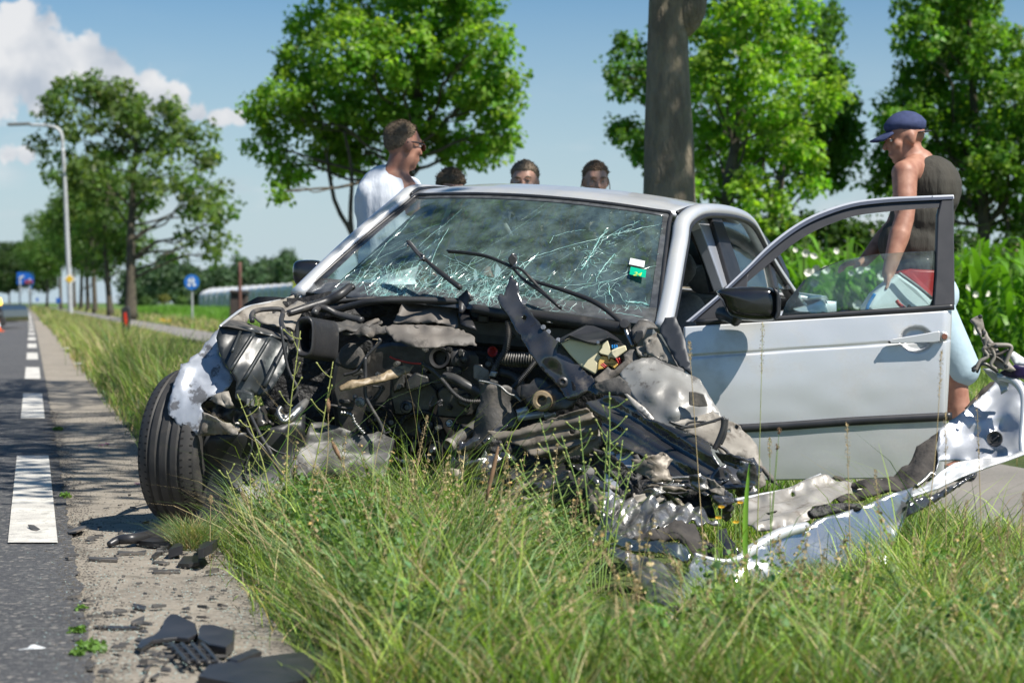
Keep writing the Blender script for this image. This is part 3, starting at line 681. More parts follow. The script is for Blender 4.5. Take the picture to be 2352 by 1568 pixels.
for z0 in (-.10, .07):
    tube('pictogram_frame', [c + Vector((-.10, -.045, z0)), c + Vector((-.03, -.045, z0 + .10)), c + Vector((.05, -.045, z0 + .09)), c + Vector((.09, -.045, z0))], .013, wm, t, px=False, seg=5)
# blue direction sign with red panel
Yd = 330.0; b = gx(58, Yd); t = thing('direction_sign', 'large blue direction sign with a small red panel far down the road', 'road sign', b)
for uu in (46, 68): tube('post', [gx(uu, Yd), P(uu, 640, Yd)], .12, steel, t, px=False)
slab('sign_board', [(39, 625, Yd), (77, 625, Yd), (77, 653, Yd), (39, 653, Yd)], .12, M('blue_board', (.01, .12, .52), rough=.5), t, 0)
slab('red_panel', [(57, 643, Yd - .2), (75, 643, Yd - .2), (75, 651, Yd - .2), (57, 651, Yd - .2)], .1, M('board_red', (.30, .06, .10), rough=.5), t, 0)
slab('lower_board', [(65, 654, Yd), (73, 654, Yd), (73, 662, Yd), (65, 662, Yd)], .12, M('blue_board_small', (.01, .16, .55), rough=.5), t, 0)
slab('white_text', [(44, 636, Yd - .2), (54, 632, Yd - .2), (54, 636, Yd - .2), (44, 640, Yd - .2)], .1, wm, t, 0)
for i, (u, v, Y, w) in enumerate([(134, 690, 230, 5), (86, 688, 300, 3)]):
    b = gx(u, Y); t = thing('marker_sign', ['small blue sign low beside the lamp post foot', 'tiny blue sign between lamp post and direction sign'][i], 'road sign', b)
    tube('post', [b, P(u, v, Y)], .04, steel, t, px=False); box('sign_board', P(u, v, Y) + Vector((0, -.06, 0)), (w * 2 / F * Y, .05, w * 2.4 / F * Y), M('marker_blue', (.01, .10, .42), rough=.5), t, bevel=.01)
# bollard
Yb = 58.0; b = gx(287, Yb); t = thing('reflector_post', 'black verge post with a red reflector in the tall grass', 'marker post', b)
slab('post', [(278, 708, Yb), (283, 704, Yb), (294, 704, Yb), (298, 709, Yb), (298, 764, Yb), (278, 764, Yb)], .12, MT['black'], t, .02)
slab('reflector', [(284, 720, Yb - .02), (289, 716, Yb - .02), (293, 736, Yb - .02), (290, 750, Yb - .02), (286, 740, Yb - .02)], .02, M('reflector_red', (.62, .04, .02), rough=.25), t, .004)
# rusty pole and brown box
Yb = 62.0; t = thing('rusty_pole', 'thin rusty brown pole rising beside the dark box in the field', 'pole', gx(551, Yb))
tube('pole', [gx(551, Yb), P(551, 602, Yb)], .055, M('rust', (.13, .06, .045), rough=.8), t, px=False)
t = thing('ditch_box', 'dark brown wooden box standing in the green field', 'box', gx(549, Yb + .6))
bm_ = M('dark_brown_wood', (.065, .05, .045), (.045, .035, .03), rough=.9, ns=8)
slab('housing', [(529, 672, Yb + .5), (567, 674, Yb + .5), (565, 735, Yb + .5), (526, 735, Yb + .5)], .5, bm_, t, .02); slab('lid', [(527, 666, Yb + .4), (570, 668, Yb + .4), (570, 673, Yb + .4), (527, 672, Yb + .4)], .7, bm_, t, .01)
# greenhouse
Yg = 150.0; t = thing('greenhouse', 'long white greenhouse with a curved roof across the field', 'greenhouse', gx(560, Yg))
wg = M('greenhouse_wall', (.50, .50, .46), (.44, .45, .42), rough=.6, ns=.8); wr = M('greenhouse_roof', (.74, .76, .80), (.66, .68, .72), rough=.4, ns=.6)
prof = [(456, 697), (456, 680), (460, 672), (468, 667), (480, 664)]
L0 = [P(457, 712, Yg), P(457, 682, Yg), P(461, 673, Yg), P(470, 667, Yg + 2), P(486, 662, Yg + 6)]
R0 = [P(672, 704, Yg - 22), P(672, 664, Yg - 22), P(672, 655, Yg - 22), P(674, 652, Yg - 20), P(680, 651, Yg - 14)]
mk('wall', [L0[0], R0[0], R0[1], L0[1], L0[0] + Vector((8, 9, 0)), L0[1] + Vector((8, 9, 0))], [(0, 1, 2, 3), (4, 0, 3, 5)], wg, t)
mk('roof', L0[1:] + R0[1:], [(i, i + 4, i + 5, i + 1) for i in range(3)], wr, t, True)
for k in range(16):
    f = (k + .5) / 16; a = L0[0].lerp(R0[0], f); b2 = L0[1].lerp(R0[1], f); tube('frame_post', [a + Vector((0, -.06, 0)), b2 + Vector((0, -.06, 0))], .045, wr, t, px=False, seg=4, k=1)
for k in range(12):
    f = (k + .5) / 12; tube('roof_rib', [L0[j].lerp(R0[j], f) + Vector((0, -.05, .04)) for j in (1, 2, 3, 4)], .04, wg, t, px=False, seg=4, k=1)
Yx = 66.0; t = thing('yellow_container', 'yellow green container at the right end of the greenhouse behind the car mirror', 'container', gx(690, Yx))
slab('body', [(672, 650, Yx), (712, 650, Yx), (712, 700, Yx), (672, 700, Yx)], 1.2, M('yellow_green_paint', (.42, .46, .05), rough=.5), t, .03)
slab('rim', [(670, 647, Yx - .03), (714, 647, Yx - .03), (714, 651, Yx - .03), (670, 651, Yx - .03)], 1.26, M('container_rim', (.30, .34, .05), rough=.5), t, .01)
# hut at the wood edge
t = thing('shed', 'tiny tan shed at the foot of the far wood', 'shed', gx(468, 380)); slab('wall', [(459, 682, 380), (480, 682, 380), (480, 690, 380), (459, 690, 380)], 5, M('shed_tan', (.38, .30, .22), rough=.9), t, 0); slab('roof', [(457, 682, 379.5), (461, 678, 379.5), (478, 678, 379.5), (482, 682, 379.5)], 6, M('shed_roof', (.28, .20, .16), rough=.9), t, 0)
for i, (u, v, r, cc) in enumerate([(378, 682, 16, (.16, .17, .04)), (418, 684, 12, (.09, .17, .04)), (335, 686, 14, (.07, .13, .035))]):
    Y = 240; rg = np.random.default_rng(60 + i); c = P(u, v + 4, Y); n = 26; d = rg.normal(size=(n, 3)); d /= np.linalg.norm(d, axis=1)[:, None]
    cl = np.concatenate([np.array(c) + d * (r / F * Y) * .6 * np.array([1, 1, .7]), np.full((n, 1), .35)], 1)
    Vl, Tl, Cl = leaves_geo(cl, 24, .2, np.tile(np.array(cc), (n, 1)), rg); t = thing('bush', ['yellow flowering bush in the field right of the tallest tree', 'small green bush right of the yellow one', 'low dark bush beside the tallest trunk'][i], 'bush', gx(u, Y)); npmesh('foliage', Vl, Tl, LEAF_FAR, Cl, t); tube('stem', [gx(u, Y), c], .05, MT['bark'], t, px=False)
# dark estate car with its beacon lit and a cone, both cut by the left edge
Yc = 66.0
t = thing('dark_van', 'dark vehicle with a yellow beacon at the left edge of the road', 'van', gx(-22, Yc)); dk = M('dark_van_paint', (.02, .02, .022), rough=.3, coat=.5)
slab('body', [(-52, 728, Yc), (-50, 712, Yc), (-40, 700, Yc), (-4, 699, Yc), (5, 712, Yc), (7, 728, Yc), (6, 741, Yc), (-52, 741, Yc)], 3.6, dk, t, .05)
slab('windscreen', [(-38, 711, Yc - .03), (-35, 702, Yc - .03), (-8, 702, Yc - .03), (-3, 711, Yc - .03)], .04, MT['mirror_shell'], t, .01)
for u in (-44, -1): lathe('wheel', P(u, 738, Yc - .02), (0, -1, 0), [(0, 0), (.17, 0), (.17, -.2), (0, -.2)], MT['rubber'], t, 16); 
for u in (-44, 0): lathe('headlight', P(u, 721, Yc - .02), (0, -1, 0), [(0, 0), (.07, 0), (.06, .03), (0, .035)], MT['alu'], t, 12)
em = bpy.data.materials.new('beacon_glow'); em.use_nodes = True; e_ = em.node_tree.nodes['Principled BSDF']; e_.inputs['Base Color'].default_value = (.9, .5, .02, 1); e_.inputs['Emission Color'].default_value = (1, .6, .08, 1); e_.inputs['Emission Strength'].default_value = 1.6
lathe('beacon', P(-1, 697, Yc + .3), (0, 0, 1), [(.07, -.05), (.08, 0), (.07, .12), (.03, .18), (0, .18)], em, t, 16)
Yc = 60.0; b = gx(-7, Yc); t = thing('traffic_cone', 'orange traffic cone at the left edge of the road', 'traffic cone', b); oc = M('cone_orange', (.75, .12, .02), rough=.5)
box('base', b + Vector((0, 0, .03)), (.36, .36, .04), oc, t); lathe('cone', b, (0, 0, 1), [(.13, .05), (.03, .45), (0, .45)], oc, t, 16); lathe('white_band', b, (0, 0, 1), [(.103, .16), (.074, .28)], MT['white'], t, 16)

# ================================================================== the wrecked car
WL, WR_ = P(700, 672, 8.45), P(1508, 747, 7.85)
O = (WL + WR_) / 2
CL = (WR_ - WL).normalized(); CB = Vector((0, 0, 1)).cross(CL).normalized()
CB = (CB + Vector((0, 0, .02))).normalized(); CU_ = CL.cross(CB).normalized()
HW = (WR_ - WL).length / 2
def car(l, b, h): return O + CL * l + CB * b + CU_ * h
def incar(p): d = p - O; return d.dot(CL), d.dot(CB), d.dot(CU_)
def mir(p):
    return p - CL * (2 * (p - O).dot(CL))
S0 = car(HW + .02, 0, 0); Sn = (CB.cross((CL * -.20 + CU_ * .46).normalized())).normalized()
if Sn.dot(CL) < 0: Sn = -Sn
def S(u, v, off=0.):
    r = ray(u, v); t = (S0 + Sn * off - CAM).dot(Sn) / r.dot(Sn); return CAM + r * t
carT = thing('wrecked_car', 'silver saloon with torn-off front and cracked windscreen beside the road', 'car', gnd(0, 0, 0) if False else Vector((car(0, 1.0, 0).x, car(0, 1.0, 0).y, 0)))

def side_piece(name, pts, m, thick=.03, off=0., both=True, parent=None, bevel=.006, cr=None):
    """piece of the car's side given by its outline on the side plane, and its twin on the far side"""
    pts = [cr(*p) if cr else p for p in pts]
    res = []
    for flip in ((False, True) if both else (False,)):
        f = [S(u, v, off) for u, v in pts]; bk = [p - Sn * thick for p in f]
        if flip: f = [mir(p) for p in f]; bk = [mir(p) for p in bk]
        n = len(f); V = f + bk
        faces = [tuple(range(n)), tuple(range(2 * n - 1, n - 1, -1))] + [(i, i + n, (i + 1) % n + n, (i + 1) % n) for i in range(n)]
        o = mk(name, V, faces, m, parent or carT)
        bm = bmesh.new(); bm.from_mesh(o.data); bmesh.ops.recalc_face_normals(bm, faces=bm.faces); bm.to_mesh(o.data); bm.free()
        if bevel:
            s = o.modifiers.new('bevel', 'BEVEL'); s.width = bevel; s.segments = 2; s.limit_method = 'ANGLE'; s.angle_limit = R(40)
        res.append(o)
    return res
# windscreen surface
TL = incar(P(962, 454, 8.95)); TR = incar(P(1537, 489, 8.47))
TW = (TR[0] - TL[0]) / 2 ; TB = (TL[1] + TR[1]) / 2; TH = (TL[2] + TR[2]) / 2; TC = (TR[0] + TL[0]) / 2
def ws(s, t, off=0.):
    w = HW + (TW - HW) * t; q = 1 - s * s
    p = car(TC * t + s * w, TB * t - (.10 * (1 - t) + .05 * t) * q, TH * t + .012 * math.sin(math.pi * t) + .03 * q * t)
    n = (CU_ * TB - CB * TH).normalized()
    if n.y > 0: n = -n
    return p + n * off
def grid(name, fn, nu, nv, m, parent=None, thick=0, smooth=True, off=-1):
    V = [fn(i / nu, j / nv) for j in range(nv + 1) for i in range(nu + 1)]
    Fc = [(j * (nu + 1) + i, j * (nu + 1) + i + 1, (j + 1) * (nu + 1) + i + 1, (j + 1) * (nu + 1) + i) for j in range(nv) for i in range(nu)]
    o = mk(name, V, Fc, m, parent, smooth)
    if thick: s = o.modifiers.new('thickness', 'SOLIDIFY'); s.thickness = thick; s.offset = off
    return o
wsg = grid('windscreen', lambda a, b: ws(a * 2 - 1, b), 24, 10, MT['glass_ws'], carT)
# black ceramic border and rubber seal of the screen
def wsband(name, s0, s1, t0, t1, m, off, par): return grid(name, lambda a, b: ws(s0 + (s1 - s0) * a, t0 + (t1 - t0) * b, off), 20, 3, m, par, .002)
frit = M('printed_glass_border', (.055, .058, .062), (.10, .105, .11), rough=.25, ns=30, coat=.3)
wsband('glass_border', -1, 1, 0, .13, frit, .003, wsg)
wsband('glass_border', -1, -.955, .13, .965, frit, .003, wsg); wsband('glass_border', .955, 1, .13, .965, frit, .003, wsg); wsband('glass_border', -1, 1, .965, 1, frit, .003, wsg)
tube('screen_seal', [ws(-1.005, t, .004) for t in (0, .3, .6, .9, 1)] + [ws(s, 1.004, .004) for s in (-.9, -.5, 0, .5, .9)] + [ws(1.005, t, .004) for t in (1, .9, .6, .3, 0)], .009, MT['trim'], carT, px=False, k=4, seg=6)

# cracks: ribbons lying on the glass, spider webs round the impact points
def c5st(x, y):
    u, v = c5(x, y); r = ray(u, v); n = (CU_ * TB - CB * TH).normalized(); t = (ws(0, .3) - CAM).dot(n) / r.dot(n); l, b, h = incar(CAM + r * t); tt = max(0, min(1, (b + .06) / TB)) if TB else 0
    return (l - TC * tt) / (HW + (TW - HW) * tt), tt
V = []; Fc = []
rnd = random.Random(99)
def ribbon(st, w):
    global V, Fc
    st = [q for q in st if abs(q[0]) < .97 and .02 < q[1] < .97]
    if len(st) < 2: return
    w *= .62
    o = len(V); k = len(st)
    for i, (s, t) in enumerate(st):
        p = ws(s, t, .003); a = ws(*st[max(0, i - 1)], .003); b = ws(*st[min(k - 1, i + 1)], .003); d = (b - a).normalized(); n = (CU_ * TB - CB * TH).normalized(); sd = d.cross(n) * w * rnd.uniform(.4, 1.3) * (1 if i < k - 1 else .3)
        up = n * abs(w) * .6 * (1 if n.y < 0 else -1)
        V += [p + sd, p + up, p - sd]
    for i in range(k - 1):
        a = o + 3 * i; Fc += [(a, a + 1, a + 4, a + 3), (a + 1, a + 2, a + 5, a + 4)]
def walk(s, t, ang, L, step=.018, wob=.28):
    out = [(s, t)]; n = int(L / step)
    for i in range(n):
        ang += rnd.gauss(0, wob); s += math.cos(ang) * step / HW; t += math.sin(ang) * step / .75; out.append((s, t))
    return out
imp = [(455, 560, 16, .20), (560, 620, 22, .20), (620, 640, 24, .14), (690, 640, 30, .24), (1230, 650, 30, .16), (1010, 590, 20, .12), (760, 520, 8, .22), (1000, 560, 13, .22), (1130, 640, 14, .22), (1240, 640, 18, .26), (1360, 520, 10, .25), (840, 600, 9, .18), (1900, 620, 5, .14), (620, 560, 8, .16), (1080, 700, 12, .18), (1790, 480, 5, .15), (1600, 700, 7, .16), (1480, 640, 8, .2), (930, 660, 10, .16), (1180, 560, 7, .16)]
for (x, y, n, L) in imp:
    s, t = c5st(x, y); a0 = rnd.uniform(0, 6)
    for i in range(n):
        a = a0 + 2 * math.pi * (i + rnd.uniform(-.35, .35)) / n; ribbon(walk(s, t, a, L * rnd.uniform(.35, 1.2)), rnd.uniform(.0005, .0012))
    for q in range(3):
        rr_ = (.02 + .028 * q) * rnd.uniform(.7, 1.2); a1 = rnd.uniform(0, 6); ln = rnd.uniform(1.5, 4.5)
        ribbon([(s + rr_ * math.cos(a1 + k * .35) / HW * rnd.uniform(.85, 1.15), t + rr_ * math.sin(a1 + k * .35) / .75 * rnd.uniform(.85, 1.15)) for k in range(int(ln / .35))], .0013)
# long cracks read from the photograph
for pts, w in [([(800, 390), (860, 330), (960, 260), (1040, 180)], .0012), ([(300, 600), (500, 440), (680, 300), (760, 200)], .001), ([(880, 480), (920, 380), (970, 290)], .0018), ([(1370, 520), (1480, 450), (1640, 400), (1850, 340), (2010, 290), (2200, 235)], .0020),
               ([(1440, 600), (1700, 600), (1900, 580), (2050, 520), (2240, 450)], .0015), ([(1740, 520), (1790, 440), (1840, 340), (1880, 300)], .0030), ([(1830, 550), (1870, 490), (1920, 430)], .0034), ([(1890, 590), (1895, 640), (1915, 690)], .0036), ([(1650, 640), (1800, 600), (1960, 560)], .0014),
               ([(1560, 380), (1580, 340), (1680, 310), (1760, 300)], .0014), ([(1740, 500), (1800, 440), (1850, 360), (1960, 280), (2060, 230)], .0016), ([(500, 500), (610, 350), (680, 280)], .0012), ([(1980, 685), (2060, 690), (2140, 715)], .0075), ([(1850, 740), (1950, 745), (2080, 770)], .002), ([(400, 600), (460, 500), (600, 430), (760, 380)], .0013),
               ([(950, 440), (1100, 500), (1200, 560), (1350, 590)], .0016), ([(1350, 590), (1430, 500), (1500, 430)], .0022)]:
    st = [c5st(*q) for q in pts]; out = []
    for a, b in zip(st[:-1], st[1:]):
        for k in range(6): f = k / 6; out.append((a[0] + (b[0] - a[0]) * f + rnd.gauss(0, .002), a[1] + (b[1] - a[1]) * f + rnd.gauss(0, .003)))
    out.append(st[-1]); ribbon(out, w)
for i in range(420):   # dense small craze along the foot of the glass
    s = rnd.uniform(-.74, .93); s += .0; t = abs(rnd.gauss(0, .09)) + .10 + (.05 if s < -.2 else 0); 
    s = rnd.gauss(*rnd.choice([(-.56, .13), (-.56, .12), (-.38, .10), (-.10, .09), (.10, .10), (.10, .08), (.45, .2)]))
    ribbon(walk(s, t, rnd.uniform(0, 6.3), rnd.uniform(.02, .08), .012, .5), rnd.uniform(.0004, .0012))
for i in range(90):
    s = rnd.gauss(.8, .12); t = rnd.uniform(.55, .97); ribbon(walk(s, t, rnd.uniform(0, 6.3), rnd.uniform(.006, .014), .006, .8), rnd.uniform(.0006, .0012))
for i in range(170):   # fine splinters along the long diagonal cracks on the right
    q = random.Random(i).choice([((1370, 520), (2010, 290)), ((1740, 520), (1880, 300)), ((1440, 600), (2050, 520)), ((1740, 500), (2060, 230)), ((1830, 550), (1920, 430)), ((780, 480), (960, 260)), ((1850, 740), (2100, 700))]); f = rnd.random()
    st = c5st(q[0][0] + (q[1][0] - q[0][0]) * f + rnd.gauss(0, 9), q[0][1] + (q[1][1] - q[0][1]) * f + rnd.gauss(0, 9)); ribbon(walk(*st, rnd.uniform(0, 6.3), rnd.uniform(.012, .05), .01, .4), rnd.uniform(.0006, .0018))
for i in range(16):
    s = rnd.uniform(-.8, .9); t = rnd.uniform(.2, .95); ribbon(walk(s, t, rnd.gauss(.9, .25), rnd.uniform(.1, .4), .04, .06), .0004)
tag(mk('crack', V, Fc, MT['crack'], wsg), kind='stuff')
# stickers inside the glass
def wsq(x0, y0, x1, y1, m, nm, off, par, rot=0):
    q = [c5(x0, y0), c5(x1, y0 + rot), c5(x1 - 5, y1 + rot), c5(x0 - 8, y1)]
    pts = []
    for (u, v) in q:
        r = ray(u, v); n = (CU_ * TB - CB * TH).normalized(); pl = ws(.75, .35, off); t = (pl - CAM).dot(n) / r.dot(n); pts.append(CAM + r * t)
    return mk(nm, pts, [(0, 1, 2, 3)], m, par)
wsq(2022, 522, 2112, 566, MT['green'], 'sticker', .012, wsg, 20)
wsq(2020, 472, 2104, 508, MT['white'], 'paper_sticker', .009, wsg, 18)
tx = bpy.data.curves.new('sticker_number', 'FONT'); tx.body = '24'; tx.size = .036; tx.align_x = 'CENTER'; tx.align_y = 'CENTER'
to_ = bpy.data.objects.new('t', tx); COL.objects.link(to_); dg = bpy.context.evaluated_depsgraph_get(); tme = bpy.data.meshes.new_from_object(to_.evaluated_get(dg)); bpy.data.objects.remove(to_); bpy.data.curves.remove(tx)
to = bpy.data.objects.new('sticker_number', tme); tme.materials.clear(); tme.materials.append(MT['stickyellow']); COL.objects.link(to)
r = ray(*c5(2062, 566)); n_ = (CU_ * TB - CB * TH).normalized(); pl = ws(.75, .35, .016); tp_ = CAM + r * ((pl - CAM).dot(n_) / r.dot(n_))
zx = n_ if n_.y < 0 else -n_; xx = (CL - zx * CL.dot(zx)).normalized(); yy = zx.cross(xx); mt_ = Matrix((xx, yy, zx)).transposed().to_4x4(); mt_.translation = tp_ - wloc(wsg); to.matrix_local = mt_; to.parent = wsg

# roof: rows follow the side rail
edgepx = [c6(158, 88), c6(180, 66), c6(250, 62), c6(330, 70), c6(430, 102), c6(500, 138), c6(560, 182), c6(630, 250), c6(700, 332), c6(780, 455), c6(830, 590)]
edge_ = [incar(S(u, v)) for u, v in edgepx]
rows = [(TW + .045, TB - .005, TH - .005)] + [e for e in edge_ if e[1] > TB + .06]
RW = TW
rows = [(TW + .03, TB, TH + .004), (TW + .05, TB + .12, TH + .030), (TW + .05, TB + .32, TH + .042), (TW + .045, TB + .6, TH + .038), (TW + .035, TB + .85, TH + .02), (TW + .02, TB + 1.0, TH - .005), (TW - .02, TB + 1.12, TH - .05)]
def roof(a, b):
    f = b * (len(rows) - 1); i = min(len(rows) - 2, int(f)); g = f - i; l, bb, h = [rows[i][k] * (1 - g) + rows[i + 1][k] * g for k in range(3)]
    s = a * 2 - 1; q = 1 - s * s
    return car(TC + s * l, bb - .05 * q * (1 - b), h + (.024 + .026 * min(1, b * 3)) * (1 - abs(s) ** 2.6))
grid('roof', roof, 24, 18, MT['paint'], carT, .02)
grid('headlining', lambda a, b: roof(.04 + a * .92, .02 + b * .96) - CU_ * .04, 12, 8, MT['liner_in'], carT)
for sgn in (1, -1):
    tube('roof_gutter', [car(TC + sgn * (rows[i][0] + .0), rows[i][1], rows[i][2] + .004) for i in range(len(rows) - 1)], .008, MT['trim'], carT, px=False, seg=6)
# rails and pillars from roof front to boot: a pillar strip with rounded section
rail = [(HW + .03, -.01, -.01)] + [(HW + .03 + (TW + .06 - HW - .03) * t, TB * t + .01, TH * t + .012 * math.sin(math.pi * t)) for t in (.25, .5, .75, .93)] + \
       [(TW + .080, TB + .10, TH + .018), (TW + .092, TB + .3, TH + .030), (TW + .095, TB + .6, TH + .024), (TW + .09, TB + .85, TH - .002), (TW + .08, TB + 1.05, TH - .06), (TW + .09, TB + 1.3, TH - .19), (TW + .13, TB + 1.55, TH - .33), (TW + .16, TB + 1.72, TH - .42)]
for sgn in (1, -1):
    pts = catmull([car((TC if sgn > 0 else -TC * 0 + TC) * min(1, max(0, r_[1] / TB)) * (1) + sgn * r_[0], r_[1], r_[2]) for r_ in rail], 5)
    n = len(pts); V, Fc = tube_geo(pts, [.036] * n, 12, .8)
    mk('side_rail', V, Fc, MT['paint'], carT, True)
    V, Fc = tube_geo([p + (CL * sgn * .032 - CU_ * .022) for p in pts], .012, 6); mk('door_seal', V, Fc, MT['trim'], carT, True)
# B pillar, rear door frame and glass, quarter light, all on the side plane
side_piece('b_pillar', [(215, 168), (285, 160), (330, 240), (380, 370), (430, 500), (462, 605), (415, 640), (380, 540), (330, 400), (280, 270)], MT['paint_in'], .05, -.02, cr=c6)
side_piece('pillar_seal', [(185, 176), (222, 172), (300, 300), (350, 430), (400, 560), (415, 650), (372, 650), (345, 520), (300, 390), (250, 290), (205, 225)], MT['trim'], .04, -.055, cr=c6)
side_piece('rear_door_frame', [(322, 136), (385, 148), (400, 200), (452, 340), (500, 470), (540, 600), (545, 640), (470, 640), (440, 540), (400, 400), (360, 270)], MT['trim'], .04, 0, cr=c6)
side_piece('rear_door_frame', [(385, 140), (480, 158), (560, 205), (640, 275), (700, 350), (770, 440), (815, 540), (832, 645), (812, 645), (795, 550), (750, 455), (685, 370), (625, 298), (550, 226), (478, 182), (385, 166)], MT['trim'], .03, .005, cr=c6)
rg_gl = side_piece('rear_door_glass', [(388, 166), (478, 182), (550, 226), (604, 278), (640, 350), (690, 460), (730, 640), (545, 640), (538, 600), (498, 470), (450, 340), (400, 210)], MT['glass'], .004, -.012, cr=c6, bevel=0)
side_piece('window_divider', [(600, 272), (628, 298), (672, 370), (722, 480), (752, 640), (728, 640), (694, 480), (640, 352)], MT['trim'], .03, .006, cr=c6)
side_piece('quarter_glass', [(630, 300), (684, 368), (748, 452), (792, 548), (808, 645), (754, 640), (722, 470)], MT['glass'], .004, -.010, cr=c6, bevel=0)
# the far front window, closed; haze in its glass colour stands in for reflections
pg = [S(*c6(*q), -.012) for q in [(158, 300), (175, 215), (240, 160), (300, 230), (360, 370), (410, 500), (440, 640), (120, 830), (140, 600)]]
mk('passenger_window', [mir(p) for p in pg], [tuple(range(9))], MT['glass_open'], carT)
# body below the belt line
def hullp(l, b, h): return car(l, b, h)
belt = .015
side_secs = [(-.05, HW + .03), (.3, HW + .06), (.9, HW + .085), (1.6, HW + .085), (2.2, HW + .08), (2.75, HW + .04), (3.1, HW - .04), (3.22, HW - .14)]
hs_ = [(belt, -.055), (-.05, -.01), (-.22, .012), (-.42, .015), (-.58, -.01), (-.68, -.05)]
for sgn in (1, -1):
    V = []; Fc = []; secs = [s for s in side_secs if (s[0] > .85 or sgn < 0)]
    if sgn > 0: secs = [(1.04, HW + .085)] + secs[1:]
    for (b, w) in secs:
        for (h, dw) in hs_: V.append(car(sgn * (w + dw), b, h + (.03 if b > 1.5 else .0) * (b - 1.5) * (1 if h > -.3 else 0)))
    k = len(hs_)
    for i in range(len(secs) - 1):
        for j in range(k - 1): Fc.append((i * k + j, i * k + j + 1, (i + 1) * k + j + 1, (i + 1) * k + j))
    o = mk('body_side', V, Fc, MT['paint'], carT, True); s = o.modifiers.new('t', 'SOLIDIFY'); s.thickness = .02; s = o.modifiers.new('sub', 'SUBSURF'); s.levels = s.render_levels = 1
# rear deck, boot lid and rear bumper
grid('boot_lid', lambda a, b: car((a * 2 - 1) * (HW + .02 - .10 * b), 2.28 + .86 * b, .075 - .015 * b - .14 * max(0, b - .85) + .02 * (1 - (a * 2 - 1) ** 2)), 10, 8, MT['paint'], carT, .02)
grid('tail_panel', lambda a, b: car((a * 2 - 1) * (HW - .04), 3.16 + .08 * math.sin(b * 2.6), .03 - .68 * b), 10, 8, MT['paint'], carT, .02)
grid('rear_screen', lambda a, b: car((a * 2 - 1) * (TW - .04 + (.10) * b), TB + 1.12 + .62 * b, TH - .02 - (TH - .09) * b + .03 * (1 - (a * 2 - 1) ** 2)), 10, 6, MT['glass'], carT)
grid('floor_pan', lambda a, b: car((a * 2 - 1) * (HW - .03), .0 + 3.1 * b, -.64), 4, 4, MT['enginedark'], carT, .03)
for sgn in (1, -1):
    c = car(sgn * (HW - .02), 2.35, 0); c.z = .30
    w = lathe('rear_wheel', c, CL * sgn, [(.30, -.13), (.316, -.09), (.316, .05), (.30, .09), (.22, .095), (.2, .06), (.04, .03), (0, .05)], MT['rubber'], carT, 36)
    lathe('rim', c, CL * sgn, [(.205, .04), (.205, .092), (.19, .075), (.05, .05), (0, .06)], MT['alu'], w, 24)
for sgn in (1, -1):
    box('tail_light', car(sgn * (HW - .16), 3.20, -.20), (.30, .05, .12), M('tail_red', (.35, .01, .01), rough=.2), carT, Matrix((CL, CB, CU_)).transposed(), .02)
# interior
rotc = Matrix((CL, CB, CU_)).transposed()
box('dashboard', car(0, .36, -.08), (1.36, .50, .16), MT['dash'], carT, rotc, .05)
box('instrument_cowl', car(.38, .38, .03), (.42, .22, .08), MT['dash'], carT, rotc, .035)
box('firewall', car(0, .06, -.42), (1.40, .06, .5), MT['enginedark'], carT, rotc, .01)
sw = lathe('steering_wheel', car(.38, .66, .03), CB * .85 + CU_ * -.4, [(.175, -.012), (.19, -.014), (.197, 0), (.19, .014), (.175, .012), (.168, 0), (.175, -.012)], MT['trim'], carT, 36)
box('wheel_hub', car(.38, .67, .02), (.16, .06, .10), MT['trim'], sw, rotc, .02)
for l in (.38, -.38):
    st = thing('x', '', '', (0, 0, 0)) if False else None
    sb = fused('seat_backrest', [('c', car(l - .14, 1.12, -.44), car(l - .12, 1.30, -.0), .10, .085), ('c', car(l + .14, 1.12, -.44), car(l + .12, 1.30, -.0), .10, .085), ('c', car(l, 1.12, -.44), car(l, 1.31, .02), .12, .10)], .018, MT['seat'], carT)
    fused('headrest', [('e', car(l, 1.36, .19), (.13, .065, .10), rotc)], .018, MT['seat'], sb)
    for d in (-.05, .05): tube('headrest_post', [car(l + d, 1.31, 0), car(l + d, 1.35, .14)], .007, MT['alu'], sb, px=False)
    box('seat_cushion', car(l, .92, -.48), (.50, .50, .14), MT['seat'], sb, rotc, .05)
box('rear_seat', car(0, 2.02, -.22), (1.24, .18, .55), MT['seat'], carT, rotc, .05); box('rear_shelf', car(0, 2.30, -.01), (1.26, .5, .03), MT['dash'], carT, rotc, .01)
for l in (-.36, .36): fused('rear_headrest', [('e', car(l, 2.05, .12), (.12, .06, .08), rotc)], .02, MT['seat'], carT)
for l in (-HW + .02,): box('door_card', car(l, .95, -.26), (.06, 1.5, .52), MT['dash'], carT, rotc, .02)
fused('rear_view_mirror', [('e', car(.02, TB - .02, TH - .085), (.115, .025, .035), rotc)], .01, MT['trim'], carT)

